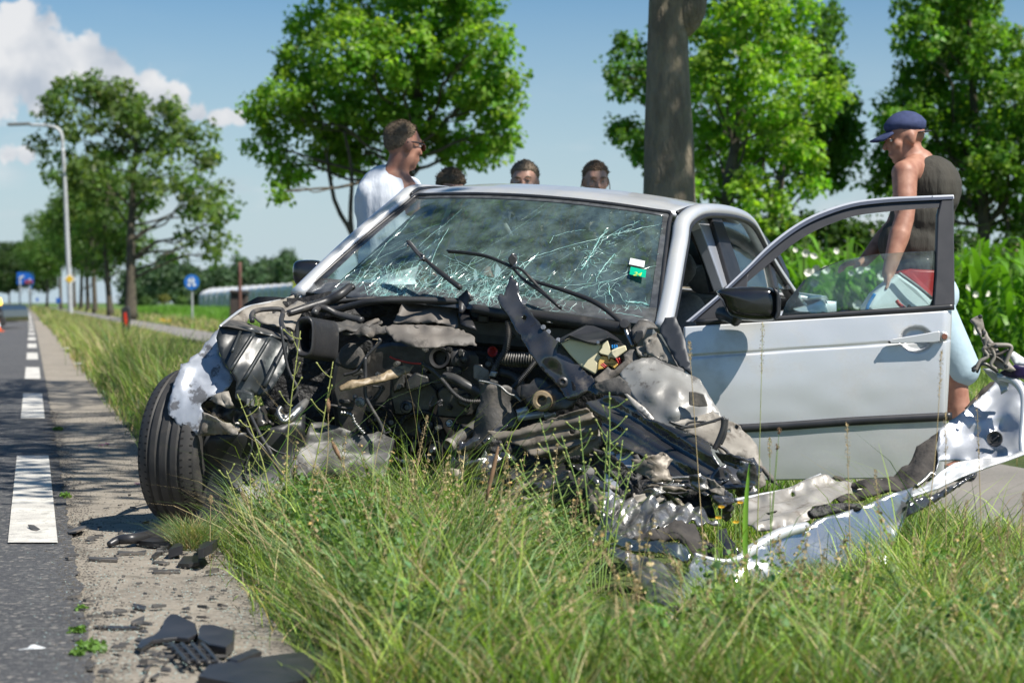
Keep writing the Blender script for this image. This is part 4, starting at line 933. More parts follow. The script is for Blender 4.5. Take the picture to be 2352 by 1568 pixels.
# ------------------------------------------------------------------ open driver's door
YD = 7.72
beltv = lambda u: 745 + (u - 1590) * (709 - 745) / (2190 - 1590)
def Dp(u, v, off=0.):
    a = beltv(u) - v; Y = YD + (a * .00055 if a > 0 else 0) - off
    return (u, v, Y)
doorT = carT
def door_pt(a, b):
    u = 1572 + (2187 - 1572) * a; ub = u
    vt = beltv(u) + 4; vb = 1106 + (u - 1572) * (-10 / 600)
    v = vt + (vb - vt) * b
    u2 = u + (-8 * b * b) * (1 if a > .5 else -1) * (abs(a - .5) * 2) ** 4 + (-14 * b if a > .98 else 0)
    bul = .055 * math.sin(math.pi * min(1, b * .62 + .20))
    cl = ((beltv(u) + 4) + (815 - 745) - (u - 1572) * .008 - v)   # crease
    g = .006 * math.exp(-(cl / 2.2) ** 2)
    nb = .0016 * noise.noise(Vector((u * .012, v * .02, 1)))
    rec = 0
    ru, rv = c6(1592, 950); q = ((u - ru) / 34) ** 2 + ((v - rv) / 28) ** 2
    if q < 1.15: rec = .034 * max(0, min(1, (1.15 - q) / .35))
    edge_r = .02 * max(0, (a - .965) / .035) ** 2
    return P(u2, v, YD - bul + g + nb + rec + edge_r)
door = grid('door', door_pt, 150, 110, MT['paint'], carT, .05, off=1)
def strip_on_door(name, line, h, m, off, parent, wid=.012):
    pts = [P(u, v, YD - .055 * math.sin(math.pi * min(1, ((v - beltv(u) - 4) / (1106 - (u - 1572) / 60 - beltv(u) - 4)) * .62 + .20)) - off) for u, v in line]
    V, Fc = tube_geo(catmull(pts, 5), h * .5, 8, 2.0); return mk(name, V, Fc, m, parent, True)
strip_on_door('rubbing_strip', [c6(490, 1497), c6(800, 1480), c6(1200, 1452), c6(1600, 1432), c6(1812, 1422)], .0165 * 1.0, MT['trim'], .006, door)
strip_on_door('belt_moulding', [c6(245, 845), c6(700, 828), c6(1200, 795), c6(1600, 768), c6(1826, 752)], .0125, MT['trim'], -.004, door)
# window frame: outer and inner edges sampled along the same number of points
outer = [(195, 842), (370, 694), (470, 600), (560, 514), (700, 377), (850, 262), (1000, 182), (1200, 117), (1400, 91), (1600, 81), (1822, 72)]
inner_ = [(300, 842), (425, 722), (500, 655), (590, 575), (720, 466), (860, 355), (1000, 275), (1200, 200), (1400, 170), (1600, 152), (1822, 140)]
def frame_band(name, f0, f1, m, off, thick, par):
    A = [c6(a[0] + (b[0] - a[0]) * f0, a[1] + (b[1] - a[1]) * f0) for a, b in zip(outer, inner_)]; B = [c6(a[0] + (b[0] - a[0]) * f1, a[1] + (b[1] - a[1]) * f1) for a, b in zip(outer, inner_)]
    A3 = catmull([P(*Dp(u, v, off)) for u, v in A], 4); B3 = catmull([P(*Dp(u, v, off)) for u, v in B], 4); n = len(A3)
    bkA = [p + Vector((0, thick, 0)) for p in A3]; bkB = [p + Vector((0, thick, 0)) for p in B3]
    V = A3 + B3 + bkB + bkA; Fc = []
    for i in range(n - 1):
        for k in range(4): Fc.append((k * n + i, k * n + i + 1, ((k + 1) % 4) * n + i + 1, ((k + 1) % 4) * n + i))
    Fc += [(0, n, 2 * n, 3 * n), (n - 1, 4 * n - 1, 3 * n - 1, 2 * n - 1)]
    return mk(name, V, Fc, m, par, True if False else False)
frame_band('window_frame', .0, 1.0, MT['trim'], 0., .03, door)
frame_band('frame_trim', .06, .30, M('door_frame_paint', (.12, .13, .16), (.10, .11, .13), rough=.25, metal=.4, coat=.6), .012, .01, door)
frame_band('frame_lip', -.10, .05, MT['paint_in'], .006, .02, door)
slab('b_post', [Dp(*c6(1746, 96), .008), Dp(*c6(1824, 92), .008), Dp(*c6(1832, 745), .008), Dp(*c6(1698, 752), .008), Dp(*c6(1712, 560), .008), Dp(*c6(1722, 200), .008)], .035, MT['trim'], door, .006)
slab('frame_cap', [Dp(*c6(1690, 70), .01), Dp(*c6(1826, 68), .01), Dp(*c6(1828, 94), .01), Dp(*c6(1690, 98), .01)], .03, MT['paint_in'], door, .004)
gl = [(770, 805), (800, 720), (905, 590), (1000, 522), (1080, 488), (1150, 465), (1350, 430), (1550, 416), (1720, 409), (1716, 560), (1690, 770), (1200, 800)]
panel('window_glass', [Dp(*c6(*q), -.012) for q in gl], MT['glass_open'], door, .004, res=30)
slab('mirror_triangle', [Dp(*c6(225, 850), .01), Dp(*c6(420, 682), .01), Dp(*c6(567, 548), .01), Dp(*c6(556, 650), .01), Dp(*c6(560, 845), .01)], .02, MT['trim'], door, .004)
# side mirror of the driver's door
ms = [(355, 652), (420, 636), (550, 627), (650, 627), (722, 632), (752, 655), (768, 715), (764, 800), (742, 832), (700, 843), (545, 840), (482, 822), (432, 790), (416, 700)]
def mirror_body(pts, cr, Y, depth, name, par):
    f = [P(*cr(*q), Y) for q in pts]; c = sum(f, Vector()) / len(f)
    L = [[c + (p - c) * s + Vector((0, d, 0)) for p in f] for s, d in ((.55, -.01), (.86, .0), (.97, .02), (1.0, .05), (1.0, depth * .6), (.93, depth), (.85, depth))]
    n = len(f); V = [v for l in L for v in l]; Fc = [tuple(range(n))]
    for j in range(len(L) - 1):
        for i in range(n): Fc.append((j * n + i, (j + 1) * n + i, (j + 1) * n + (i + 1) % n, j * n + (i + 1) % n))
    Fc.append(tuple((len(L) - 1) * n + i for i in range(n)))
    o = mk(name, V, Fc, MT['mirror_shell'], par, True); bm = bmesh.new(); bm.from_mesh(o.data); bmesh.ops.recalc_face_normals(bm, faces=bm.faces); bm.to_mesh(o.data); bm.free()
    s = o.modifiers.new('sub', 'SUBSURF'); s.levels = s.render_levels = 1
    return o
mb = mirror_body(ms, c6, 7.50, .11, 'side_mirror', door)
tube('mirror_stalk', [(*c6(400, 790), 7.66), (*c6(440, 800), 7.62), (*c6(500, 830), 7.58)], .028, MT['trim'], mb, seg=10)
slab('mirror_edge', [(*c6(716, 632), 7.478), (*c6(752, 655), 7.48), (*c6(768, 715), 7.48), (*c6(764, 800), 7.48), (*c6(735, 836), 7.478), (*c6(722, 828), 7.478), (*c6(738, 780), 7.478), (*c6(738, 680), 7.478)], .03, MT['trim'], mb, .006)
# door handle
hp = [(1426, 962), (1452, 948), (1600, 924), (1732, 900), (1740, 905), (1740, 962), (1700, 970), (1560, 974), (1440, 977), (1427, 973)]
hd = slab('door_handle', [(*c6(*q), YD - .088) for q in hp], .03, MT['paint'], door, .004)
slab('handle_cap', [(*c6(*q), YD - .086) for q in [(1746, 903), (1775, 903), (1794, 915), (1796, 940), (1782, 962), (1750, 968)]], .035, MT['paint'], hd, .008)
lathe('key_lock', P(*c6(1767, 934), YD - .090), (0, -1, 0), [(0, 0), (.0, .003), (.010, .003), (.012, 0)], M('rusty_lock', (.20, .08, .05), rough=.6), hd, 16)
slab('handle_end', [(*c6(*q), YD - .090) for q in [(1424, 962), (1436, 958), (1440, 976), (1428, 976)]], .02, MT['trim'], hd, .002)
# the far mirror, left in the picture
mp_ = [(70, 500), (90, 484), (150, 480), (225, 482), (241, 500), (243, 580), (238, 625), (210, 640), (150, 650), (90, 640), (72, 600), (64, 550)]
fm = mirror_body(mp_, c5, 9.0, .12, 'side_mirror', carT)
tube('mirror_stalk', [(*c5(200, 590), 9.08), (*c5(235, 610), 9.0), (*c5(262, 600), 8.9)], .028, MT['trim'], fm, seg=8)

# ================================================================== torn front end
def Z(cr, pts, Y=None):
    out = []
    for p in pts:
        u, v = cr(p[0], p[1]); out.append((u, v, p[2] if len(p) > 2 else Y))
    return out
C = carT
# front wheel on the kerb side: tyre, grooves, rim
wc = Vector(((458 - CU) / F * 7.80, 7.80, .312)); steer = R(17.5)
ax = Vector((-math.cos(steer), math.sin(steer), .035)).normalized()    # points to the outer side
prof = []
tw = .112
gro = [-.062, -.022, .022, .062]
xs = np.linspace(-tw, tw, 61)
def tyre_r(x):
    r = .316 - .020 * (abs(x) / tw) ** 4 - .006 * (abs(x) / tw) ** 2
    return r
for x in xs:
    r = tyre_r(x)
    if any(abs(x - g_) < .0042 for g_ in gro): r -= .008
    prof.append((r, float(x)))
full = [(.205, -tw - .004), (.235, -tw - .012), (.27, -tw - .011), (.29, -tw - .003)] + prof + [(.29, tw + .003), (.27, tw + .011), (.235, tw + .012), (.205, tw + .004)]
wheelE = lathe('front_wheel', wc, ax, full, MT['rubber'], C, 96)
wheelE.modifiers.clear()
# shoulder sipes: flat black strips on the rubber, groove shade put into their colour
V = []; Fc = []
a_ = ax.orthogonal().normalized(); b_ = ax.cross(a_)
for side in (-1, 1):
    for k in range(72):
        an = 2 * math.pi * k / 72; d = a_ * math.cos(an) + b_ * math.sin(an); tq = ax.cross(d)
        x0, x1 = side * .068, side * .111; o = len(V)
        for x in (x0, x1):
            rr_ = tyre_r(x) + .0022
            for s in (-.0030, .0030): V += [wc + ax * x + d * rr_ + tq * (s + .004 * (x - x0) * side * 20)]
        Fc.append((o, o + 1, o + 3, o + 2))
tag(mk('tread_sipe', V, Fc, M('sipe_black', (.004, .004, .004), rough=.9), wheelE), kind='stuff')
lathe('rim', wc, ax, [(.200, -.02), (.208, tw), (.19, tw - .02), (.17, .04), (.06, .055), (0, .06)], MT['alu'], wheelE, 40)
lathe('brake_disc', wc - ax * .10, ax, [(.12, -.012), (.12, .012), (0, .012)], MT['enginedark'], wheelE, 32)

# dark mass behind the engine parts: firewall side, strut towers and floor of the bay
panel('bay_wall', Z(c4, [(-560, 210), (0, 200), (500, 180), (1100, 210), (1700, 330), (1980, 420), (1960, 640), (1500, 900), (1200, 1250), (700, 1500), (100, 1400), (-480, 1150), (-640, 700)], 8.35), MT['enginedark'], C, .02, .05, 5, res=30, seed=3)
eng = slab('engine_block', Z(c4, [(-60, 560), (330, 480), (700, 500), (960, 560), (1260, 700), (1240, 1000), (1130, 1280), (900, 1400), (520, 1440), (120, 1350), (-60, 1120), (-100, 800)], 8.18), .45, MT['engine'], C, .02)
sub = slab('crossmember', Z(c4, [(-200, 1270), (300, 1330), (760, 1410), (1300, 1330), (1500, 1380), (1480, 1480), (900, 1560), (200, 1540), (-260, 1400)], 8.05), .2, MT['enginedark'], C, .02)

# left front: crumpled silver wing, torn edge, headlamp housing
wing = panel('crumpled_wing', Z(c3, [(503, 178, 7.72), (484, 250, 7.66), (486, 330, 7.62), (520, 385, 7.60), (552, 440, 7.58), (578, 500, 7.56), (545, 558, 7.55), (470, 590, 7.52), (430, 600, 7.5), (385, 640, 7.5), (402, 690, 7.5), (384, 760, 7.5), (368, 826, 7.5), (300, 800, 7.5), (250, 762, 7.5), (190, 692, 7.5), (182, 645, 7.5), (205, 560, 7.52), (225, 500, 7.55), (260, 430, 7.6), (320, 365, 7.66), (400, 290, 7.74), (470, 215, 7.8)]), MT['paint_bent'], C, .004, .014, 8, res=8, seed=4, rag=2.5)
panel('wing_top_edge', Z(c3, [(503, 178, 7.74), (640, 72, 8.1), (760, 45, 8.3), (945, -5, 8.5), (930, 40, 8.46), (880, 90, 8.3), (720, 130, 8.15), (690, 100, 8.1), (660, 150, 7.95), (560, 160, 7.8)]), MT['beige'], C, .004, .010, 14, res=9, seed=5, rag=1.5)
tube('wing_lip', Z(c3, [(500, 180, 7.72), (570, 122, 7.9), (645, 72, 8.1), (740, 48, 8.3), (860, 25, 8.42), (948, -2, 8.5)]), .006, MT['paint'], wing, seg=6)
panel('torn_wing_flap', Z(c3, [(430, 600, 7.5), (545, 560, 7.5), (590, 655, 7.48), (540, 660, 7.47), (480, 640, 7.48)]), MT['beige'], wing, .004, .02, 16, res=8, seed=6, rag=2)
panel('torn_wing_flap', Z(c3, [(380, 760, 7.48), (400, 690, 7.48), (440, 700, 7.46), (520, 740, 7.46), (600, 790, 7.45), (606, 822, 7.45), (470, 822, 7.46), (368, 828, 7.48)]), MT['beige'], wing, .004, .03, 15, res=8, seed=7, rag=2)
panel('torn_bracket', Z(c3, [(395, 640, 7.56), (440, 605, 7.56), (520, 640, 7.56), (640, 670, 7.56), (780, 640, 7.6), (850, 680, 7.6), (820, 760, 7.6), (640, 790, 7.56), (520, 740, 7.54), (430, 720, 7.54)]), MT['engine'], C, .005, .05, 17, res=9, seed=8, rag=2)
hl = panel('headlamp_housing', Z(c3, [(500, 186, 7.60), (560, 168, 7.62), (640, 180, 7.62), (760, 210, 7.64), (900, 262, 7.68), (905, 330, 7.66), (880, 430, 7.62), (830, 520, 7.58), (782, 582, 7.56), (720, 590, 7.54), (660, 560, 7.52), (640, 640, 7.5), (600, 622, 7.5), (592, 560, 7.5), (600, 505, 7.5), (560, 450, 7.5), (530, 400, 7.52), (492, 320, 7.56), (480, 250, 7.58)]), MT['scuff'], C, .02, .005, 8, res=8, seed=9, flute=(22, 50, .003))
slab('housing_lid', Z(c3, [(498, 182, 7.58), (560, 140, 7.66), (620, 148, 7.7), (760, 195, 7.74), (890, 240, 7.74), (938, 268, 7.72), (925, 288, 7.66), (880, 252, 7.64), (740, 222, 7.6), (620, 196, 7.58), (540, 180, 7.56)]), .04, MT['blackdusty'], hl, .005)
for a, b, w in (((700, 220), (560, 440), .008), ((790, 250), (640, 500), .008), ((890, 280), (760, 540), .010), ((620, 210), (570, 330), .006)):
    tube('housing_rib', Z(c3, [(*a, 7.585), (*b, 7.49)]), w, MT['scuff'], hl, seg=6)
tube('rubber_loop', Z(c3, [(690, 150, 7.7), (690, 105, 7.74), (740, 82, 7.8), (850, 78, 7.86), (872, 100, 7.85), (862, 150, 7.75), (880, 200, 7.68), (930, 265, 7.6)]), .010, MT['hose'], C)
panel('bonnet_hinge_cover', Z(c3, [(690, 118, 7.95), (900, 70, 8.25), (960, 20, 8.4), (1020, 60, 8.3), (960, 130, 8.1), (940, 200, 7.85), (850, 170, 7.8), (760, 140, 7.85)]), MT['beige'], C, .006, .012, 10, res=10, seed=10)
slab('plug', Z(c3, [(590, 560), (640, 560), (690, 575), (700, 620), (690, 660), (655, 660), (640, 630), (585, 610)], 7.46), .05, MT['scuff'], C, .006)
for x in (665, 690): slab('plug_tab', Z(c3, [(x - 8, 610), (x + 8, 610), (x + 6, 655), (x - 10, 650)], 7.44), .02, MT['dome'], C, .002)
# air duct
dc = P(*c3(996, 240), 7.62); dn = Vector((-.25, -1, .12)).normalized()
def duct():
    a = dn.cross(Vector((0, 0, 1))).normalized(); b = a.cross(dn).normalized(); V = []; Fc = []; seg = 28; prof = [(.62, .10), (.66, .03), (.90, 0), (1.0, .004), (1.04, .02), (1.0, .035)] + [(1.0 + (.05 if i % 2 else -.02), .045 + .009 * i) for i in range(16)]
    for s, d in prof:
        for k in range(seg):
            an = 2 * math.pi * k / seg; sx = math.copysign(abs(math.cos(an)) ** .6, math.cos(an)) * .036; sy = math.copysign(abs(math.sin(an)) ** .6, math.sin(an)) * .076
            V.append(dc + a * sx * s + b * sy * s - dn * d + Vector((.28 * max(0, d - .04), 0, 0)))
    for i in range(len(prof) - 1):
        for k in range(seg): k2 = (k + 1) % seg; Fc.append((i * seg + k, i * seg + k2, (i + 1) * seg + k2, (i + 1) * seg + k))
    o = mk('air_duct', V, Fc, MT['black'], C, True); return o
duct()
mk('duct_throat', [dc - dn * .09 + Vector(q) for q in ((-.03, 0, -.07), (.03, 0, -.07), (.03, 0, .07), (-.03, 0, .07))], [(0, 1, 2, 3)], MT['enginedark'], C)
panel('duct_cover', Z(c3, [(1100, 190, 7.85), (1140, 150, 7.9), (1250, 130, 8.0), (1350, 150, 8.0), (1440, 130, 8.0), (1450, 150, 7.95), (1340, 200, 7.85), (1200, 240, 7.75), (1110, 215, 7.78)]), MT['blackdusty'], C, .006, .02, 9, res=10, seed=11, rag=1.5, soft=True)
tube('bonnet_cable', Z(c3, [(1060, 100, 7.9), (1080, 75, 8.0), (1130, 75, 8.0), (1200, 110, 8.0), (1345, 145, 7.95)]), .014, MT['hose'], C, seg=10)
# wheel liner and undershields
panel('wheel_liner', Z(c3, [(228, 812, 7.62), (300, 800, 7.6), (370, 830, 7.58), (480, 825, 7.56), (620, 812, 7.55), (760, 800, 7.6), (900, 760, 7.7), (1010, 700, 7.8), (1010, 900, 7.8), (960, 1060, 7.75), (900, 1200, 7.7), (780, 1290, 7.6), (600, 1330, 7.55), (440, 1345, 7.56), (335, 1330, 7.6), (318, 1200, 7.62), (322, 1060, 7.64), (300, 960, 7.64), (265, 880, 7.63)]), MT['liner'], C, .004, .035, 3.2, res=14, seed=12, soft=True)
panel('undershield', Z(c3, [(1040, 745, 7.85), (1120, 738, 7.85), (1240, 790, 7.85), (1340, 830, 7.85), (1440, 800, 7.9), (1530, 850, 7.9), (1500, 1000, 7.85), (1470, 1090, 7.8), (1200, 1070, 7.75), (950, 1080, 7.7), (940, 950, 7.75), (1000, 860, 7.8)]), MT['grime'], C, .005, .010, 6, res=9, seed=13, flute=(84, 42, .004), rag=2)
for k, (a, r, ra) in enumerate([([(650, 640), (690, 730), (740, 830), (800, 930), (880, 1100)], .008, 1), ([(650, 760), (680, 820), (760, 900), (840, 1000), (860, 1120)], .006, 1), ([(660, 770), (690, 880), (650, 1020), (655, 1100)], .004, 1), ([(760, 870), (830, 920), (900, 940)], .004, 1), ([(860, 180), (900, 420), (960, 560), (900, 640)], .006, 1)]):
    tube('torn_cable', Z(c3, [(*q, 7.50) for q in a]), r, MT['hose'], C, seg=6)
tube('suspension_link', Z(c3, [(830, 690, 7.55), (900, 730, 7.56), (960, 680, 7.6), (1010, 625, 7.66)]), [.012, .018, .020, .014], MT['alu'], C, seg=10, corr=None)
tube('torn_pipe', Z(c3, [(860, 660, 7.54), (845, 690, 7.52), (880, 745, 7.5), (925, 705, 7.52)]), .010, MT['alu'], C, seg=8)
# ---- engine front, drawn from the middle crop
def pulley(x, y, r, Yp, m, name='pulley', par=None, ribs=0, deep=.04, hub=.3):
    c = P(*c4(x, y), Yp); rr = r / 2.8 * .91875 / F * Yp; axd = Vector((-.30, -1, .08)).normalized()
    o = lathe(name, c, axd, [(rr * .0, .006), (rr * hub * .5, .008), (rr * hub, 0), (rr * hub * 1.1, -deep * .4), (rr * .72, -deep * .4), (rr * .80, 0), (rr * .97, .004), (rr, -.002), (rr * .96, -.010), (rr, -.016), (rr * .96, -.024), (rr, -deep)], m, par or eng, 36)
    lathe('pulley_bolt', c + axd * .004, axd, [(0, .010), (rr * hub * .4, .010), (rr * hub * .45, 0)], MT['alu'], o, 6, smooth=False)
    if ribs:
        for k in range(ribs):
            an = 2 * math.pi * k / ribs; a = axd.orthogonal().normalized(); b = axd.cross(a); d = a * math.cos(an) + b * math.sin(an)
            tube('pulley_rib', [c + d * rr * hub * 1.2 - axd * .008, c + d * rr * .74 - axd * .006], .0028, m, o, px=False, seg=4, k=1)
    return o
dark_alu = M('darkened_aluminium', (.10, .10, .098), (.05, .05, .05), rough=.35, metal=.8, ns=20, bump=.05, bs=80, dirt=(.02, .02, .02), ds=16, dth=(.5, .64), damt=.8)
pulley(230, 1032, 106, 8.02, MT['enginedark'], ribs=0, hub=.25); pulley(590, 1072, 80, 8.0, dark_alu, ribs=18, hub=.42); pulley(618, 1248, 70, 7.94, dark_alu, hub=.5, deep=.05); pulley(420, 1240, 104, 8.06, MT['enginedark'], hub=.3)
pulley(1030, 1240, 60, 8.1, MT['enginedark'])
lathe('drum', P(*c4(48, 588), 8.0), (-.25, -1, .1), [(0, .004), (.032, .008), (.050, 0), (.053, -.006), (.053, -.09), (0, -.09)], MT['blackdusty'], eng, 36)
lathe('thermostat_neck', P(*c4(668, 600), 7.98), (-.2, -1, .1), [(.028, -.05), (.030, .0), (.041, .004), (.044, -.004), (.044, -.03), (.036, -.05), (.036, -.16)], MT['black'], eng, 32)
lathe('rubber_bellows', P(*c4(815, 615), 7.98), (.35, -1, .1), [(0, .06), (.012, .055), (.016, .03), (.030, .022), (.024, .014), (.040, .004), (.034, -.006), (.047, -.02), (.040, -.03), (.048, -.05), (.04, -.12)], MT['black'], eng, 32)
lathe('round_cap', P(*c4(440, 945), 8.0), (-.2, -1, .1), [(0, .0), (.010, .0), (.014, .012), (.024, .010), (.028, 0), (.028, -.03)], dark_alu, eng, 24)
lathe('idler_bush', P(*c4(738, 1056), 8.0), (-.2, -1, .1), [(0, .006), (.007, .008), (.009, .0), (.013, .0), (.015, .010), (.017, 0), (.017, -.05)], MT['alu'], eng, 20)
for pts, Yp, m, dp in [([(328, 700), (420, 690), (500, 730), (600, 770), (650, 830), (672, 905), (585, 985), (470, 1010), (350, 1000), (318, 850)], 8.06, MT['engine'], .06),
                       ([(650, 840), (690, 795), (800, 810), (930, 830), (955, 930), (900, 1000), (780, 1025), (640, 1012), (665, 900)], 8.04, MT['engine'], .05),
                       ([(330, 760), (345, 700), (420, 690), (430, 780), (390, 830), (345, 850)], 8.0, MT['engine'], .05),
                       ([(430, 760), (500, 700), (590, 730), (600, 790), (470, 830), (440, 830)], 7.99, dark_alu, .05),
                       ([(905, 650), (935, 648), (1015, 690), (1020, 760), (990, 780), (905, 745)], 7.92, MT['beige'], .03),
                       ([(1010, 740), (1085, 765), (1075, 800), (1000, 790)], 7.9, dark_alu, .05),
                       ([(780, 870), (860, 840), (890, 870), (880, 960), (800, 930)], 7.98, dark_alu, .03),
                       ([(990, 590), (1040, 590), (1060, 660), (1010, 680)], 8.1, MT['black'], .05),
                       ([(930, 290), (1010, 300), (1015, 360), (935, 355)], 8.1, MT['black'], .05),
                       ([(560, 1100), (700, 1090), (730, 1160), (690, 1240), (560, 1200)], 8.1, MT['engine'], .05),
                       ([(780, 1060), (920, 1070), (900, 1140), (790, 1130)], 8.05, MT['engine'], .05)]:
    slab('engine_casting', Z(c4, pts, Yp), dp, m, eng, .008)
rnd = random.Random(42)
for i in range(46):
    x = rnd.uniform(-60, 1180); y = rnd.uniform(520, 1330); Yp = rnd.uniform(7.93, 8.1)
    if i < 26:
        lathe('bolt', P(*c4(x, y), Yp), (rnd.uniform(-.4, .1), -1, rnd.uniform(-.2, .3)), [(0, .010), (.006, .010), (.007, .002), (.011, .002), (.011, -.04)], rnd.choice([MT['alu'], dark_alu, dark_alu]), eng, 6 if i % 2 else 12, smooth=False)
    elif i < 38:
        w = rnd.uniform(18, 60); h = rnd.uniform(14, 45); an = rnd.uniform(-.6, .6); q = [(x + a * math.cos(an) - b * math.sin(an), y + a * math.sin(an) + b * math.cos(an)) for a, b in ((-w, -h), (w * .7, -h), (w, -h * .4), (w * .9, h), (-w * .6, h), (-w, h * .5))]
        slab('bracket', Z(c4, q, Yp), .04, rnd.choice([MT['engine'], dark_alu, MT['black'], MT['enginedark']]), eng, .005)
    else:
        q = [(x, y)]
        for k in range(4): q.append((q[-1][0] + rnd.uniform(-90, 90), q[-1][1] + rnd.uniform(-50, 80)))
        tube('cable', Z(c4, q, Yp - .05), rnd.uniform(.0035, .006), MT['hose'], eng, seg=6)
# serpentine belt
tube('drive_belt', Z(c4, [(480, 985, 8.0), (590, 990, 8.0), (670, 1060, 8.0), (655, 1150, 8.0), (690, 1230, 8.0), (620, 1320, 8.0), (540, 1290, 8.0), (420, 1345, 8.02), (320, 1240, 8.02), (400, 1050, 8.02), (480, 985, 8.0)]), .006, MT['enginedark'], eng, flat=2.0)
# leathery shield on top of the engine
panel('heat_shield', Z(c4, [(455, 175, 8.25), (560, 140, 8.3), (665, 128, 8.3), (850, 122, 8.32), (838, 200, 8.25), (800, 230, 8.22), (790, 300, 8.12), (800, 370, 8.02), (790, 400, 8.0), (640, 350, 8.02), (480, 360, 8.05), (340, 352, 8.1), (380, 280, 8.15), (412, 225, 8.2)]), MT['shield'], C, .004, .005, 7, res=7, seed=20, soft=True, rag=1.5, flute=(60, 50, .005))
panel('heat_shield_apron', Z(c4, [(282, 382, 7.85), (340, 362, 7.92), (520, 372, 7.92), (700, 385, 7.92), (840, 410, 7.9), (905, 450, 7.86), (932, 522, 7.8), (880, 505, 7.78), (820, 520, 7.76), (740, 505, 7.76), (640, 532, 7.74), (520, 530, 7.74), (430, 500, 7.76), (350, 490, 7.78), (330, 440, 7.8), (300, 415, 7.82)]), MT['shield'], C, .004, .003, 8, res=7, seed=21, rag=1.8, flute=(88, 26, .004))
panel('shield_corner', Z(c4, [(805, 230, 8.2), (870, 235, 8.15), (880, 320, 8.05), (930, 415, 7.9), (860, 408, 7.9), (820, 380, 7.95), (800, 300, 8.1)]), MT['black'], C, .006, .012, 9, res=9, seed=22, soft=True)
panel('torn_shield_edge', Z(c4, [(90, 400, 7.9), (200, 345, 7.95), (260, 320, 7.95), (262, 350, 7.9), (220, 380, 7.88), (330, 370, 7.88), (520, 385, 7.86), (505, 400, 7.85), (330, 400, 7.84), (280, 440, 7.84), (150, 440, 7.85), (120, 420, 7.86), (0, 450, 7.88), (-20, 430, 7.9)]), MT['blackdusty'], C, .006, .02, 16, res=8, seed=23, rag=3)
panel('brown_strap', Z(c4, [(-35, 790, 7.75), (30, 765, 7.76), (200, 732, 7.8), (330, 690, 7.85), (430, 645, 7.9), (486, 645, 7.9), (460, 690, 7.86), (400, 735, 7.82), (270, 770, 7.78), (130, 800, 7.75), (10, 828, 7.74), (-30, 822, 7.74)]), MT['brown'], C, .012, .012, 10, res=9, seed=24, rag=1)
# bars and hoses along the cowl
tube('cowl_hose', Z(c4, [(-240, 250, 8.25), (-60, 262, 8.2), (60, 235, 8.15), (210, 205, 8.1), (420, 196, 8.1), (700, 202, 8.1), (900, 212, 8.1), (1045, 222, 8.1)]), .015, MT['black'], C, seg=10)
tube('cowl_hose', Z(c4, [(-560, 330, 8.1), (-380, 290, 8.15), (-220, 235, 8.2), (-60, 195, 8.3), (60, 190, 8.35)]), .014, MT['black'], C, seg=10)
tube('cowl_hose', Z(c4, [(-500, 285, 8.15), (-250, 262, 8.2), (-60, 205, 8.2), (250, 182, 8.2), (430, 178, 8.2)]), .007, MT['hose'], C, seg=8)
tube('folded_wiper_end', Z(c4, [(-390, 290, 7.95), (-250, 245, 8.0), (-120, 205, 8.05), (-30, 160, 8.05), (40, 105, 8.1), (60, 120, 8.1)]), [.014, .018, .020, .018, .014], MT['black'], C, seg=10)
tube('cowl_bar', Z(c4, [(905, 252, 8.0), (1100, 290, 7.95), (1340, 310, 7.9), (1650, 350, 7.82), (1965, 395, 7.72)]), [.018, .02, .026, .028, .026], MT['black'], C, seg=12)
tube('cowl_bar', Z(c4, [(1290, 265, 8.05), (1500, 280, 8.0), (1700, 300, 7.95), (1840, 345, 7.9)]), .014, MT['black'], C, seg=8)
tube('earth_cable', Z(c4, [(1420, 350, 7.85), (1560, 365, 7.85), (1720, 372, 7.82)]), .004, MT['alu'], C, seg=6)
panel('scuttle_panel', Z(c4, [(-700, 250, 8.55), (-600, 180, 8.5), (0, 150, 8.45), (420, 160, 8.4), (900, 170, 8.35), (1200, 220, 8.25), (1800, 330, 8.0), (1960, 400, 7.9), (1700, 420, 7.9), (1200, 340, 8.05), (700, 300, 8.15), (0, 290, 8.2), (-500, 330, 8.3)]), MT['enginedark'], C, .006, .02, 5, res=20, seed=25, soft=True)
tube('wiper_pivot_arm', Z(c4, [(1965, 385, 7.68), (1985, 440, 7.66), (2020, 520, 7.64)]), .008, MT['alu'], C, seg=8)
tube('wiper_pivot_arm', Z(c4, [(1990, 390, 7.68), (2045, 515, 7.64)]), .007, MT['black'], C, seg=8)
lathe('wiper_pivot', P(*c4(1965, 368), 7.68), (-.1, -1, .3), [(0, .02), (.018, .018), (.022, 0), (.022, -.04)], MT['black'], C, 16)
# wipers
def wiper(arm, blade, hook, Ya, nm):
    a = tube(nm, [(*c5(x, y), Y) for x, y, Y in arm], [.012, .011, .009, .006], MT['black'], C, seg=8)
    tube('wiper_blade', [(*c5(x, y), Y) for x, y, Y in blade], .009, MT['trim'], a, seg=8, flat=.5)
    tube('blade_rubber', [(*c5(x + 4, y + 9), Y + .01) for x, y, Y in blade], .005, MT['rubber'], a, seg=6)
    tube('wiper_hook', [(*c5(x, y), Y) for x, y, Y in hook], .005, MT['alu'], a, seg=6)
wiper([(1040, 645, 8.02), (930, 560, 8.1), (870, 510, 8.15), (820, 462, 8.2)], [(735, 375, 8.24), (775, 425, 8.2), (815, 470, 8.17), (830, 480, 8.15)], [(736, 408, 8.22), (738, 380, 8.24), (750, 380, 8.24), (800, 440, 8.2), (828, 462, 8.16), (800, 490, 8.16)], 0, 'wiper_arm')
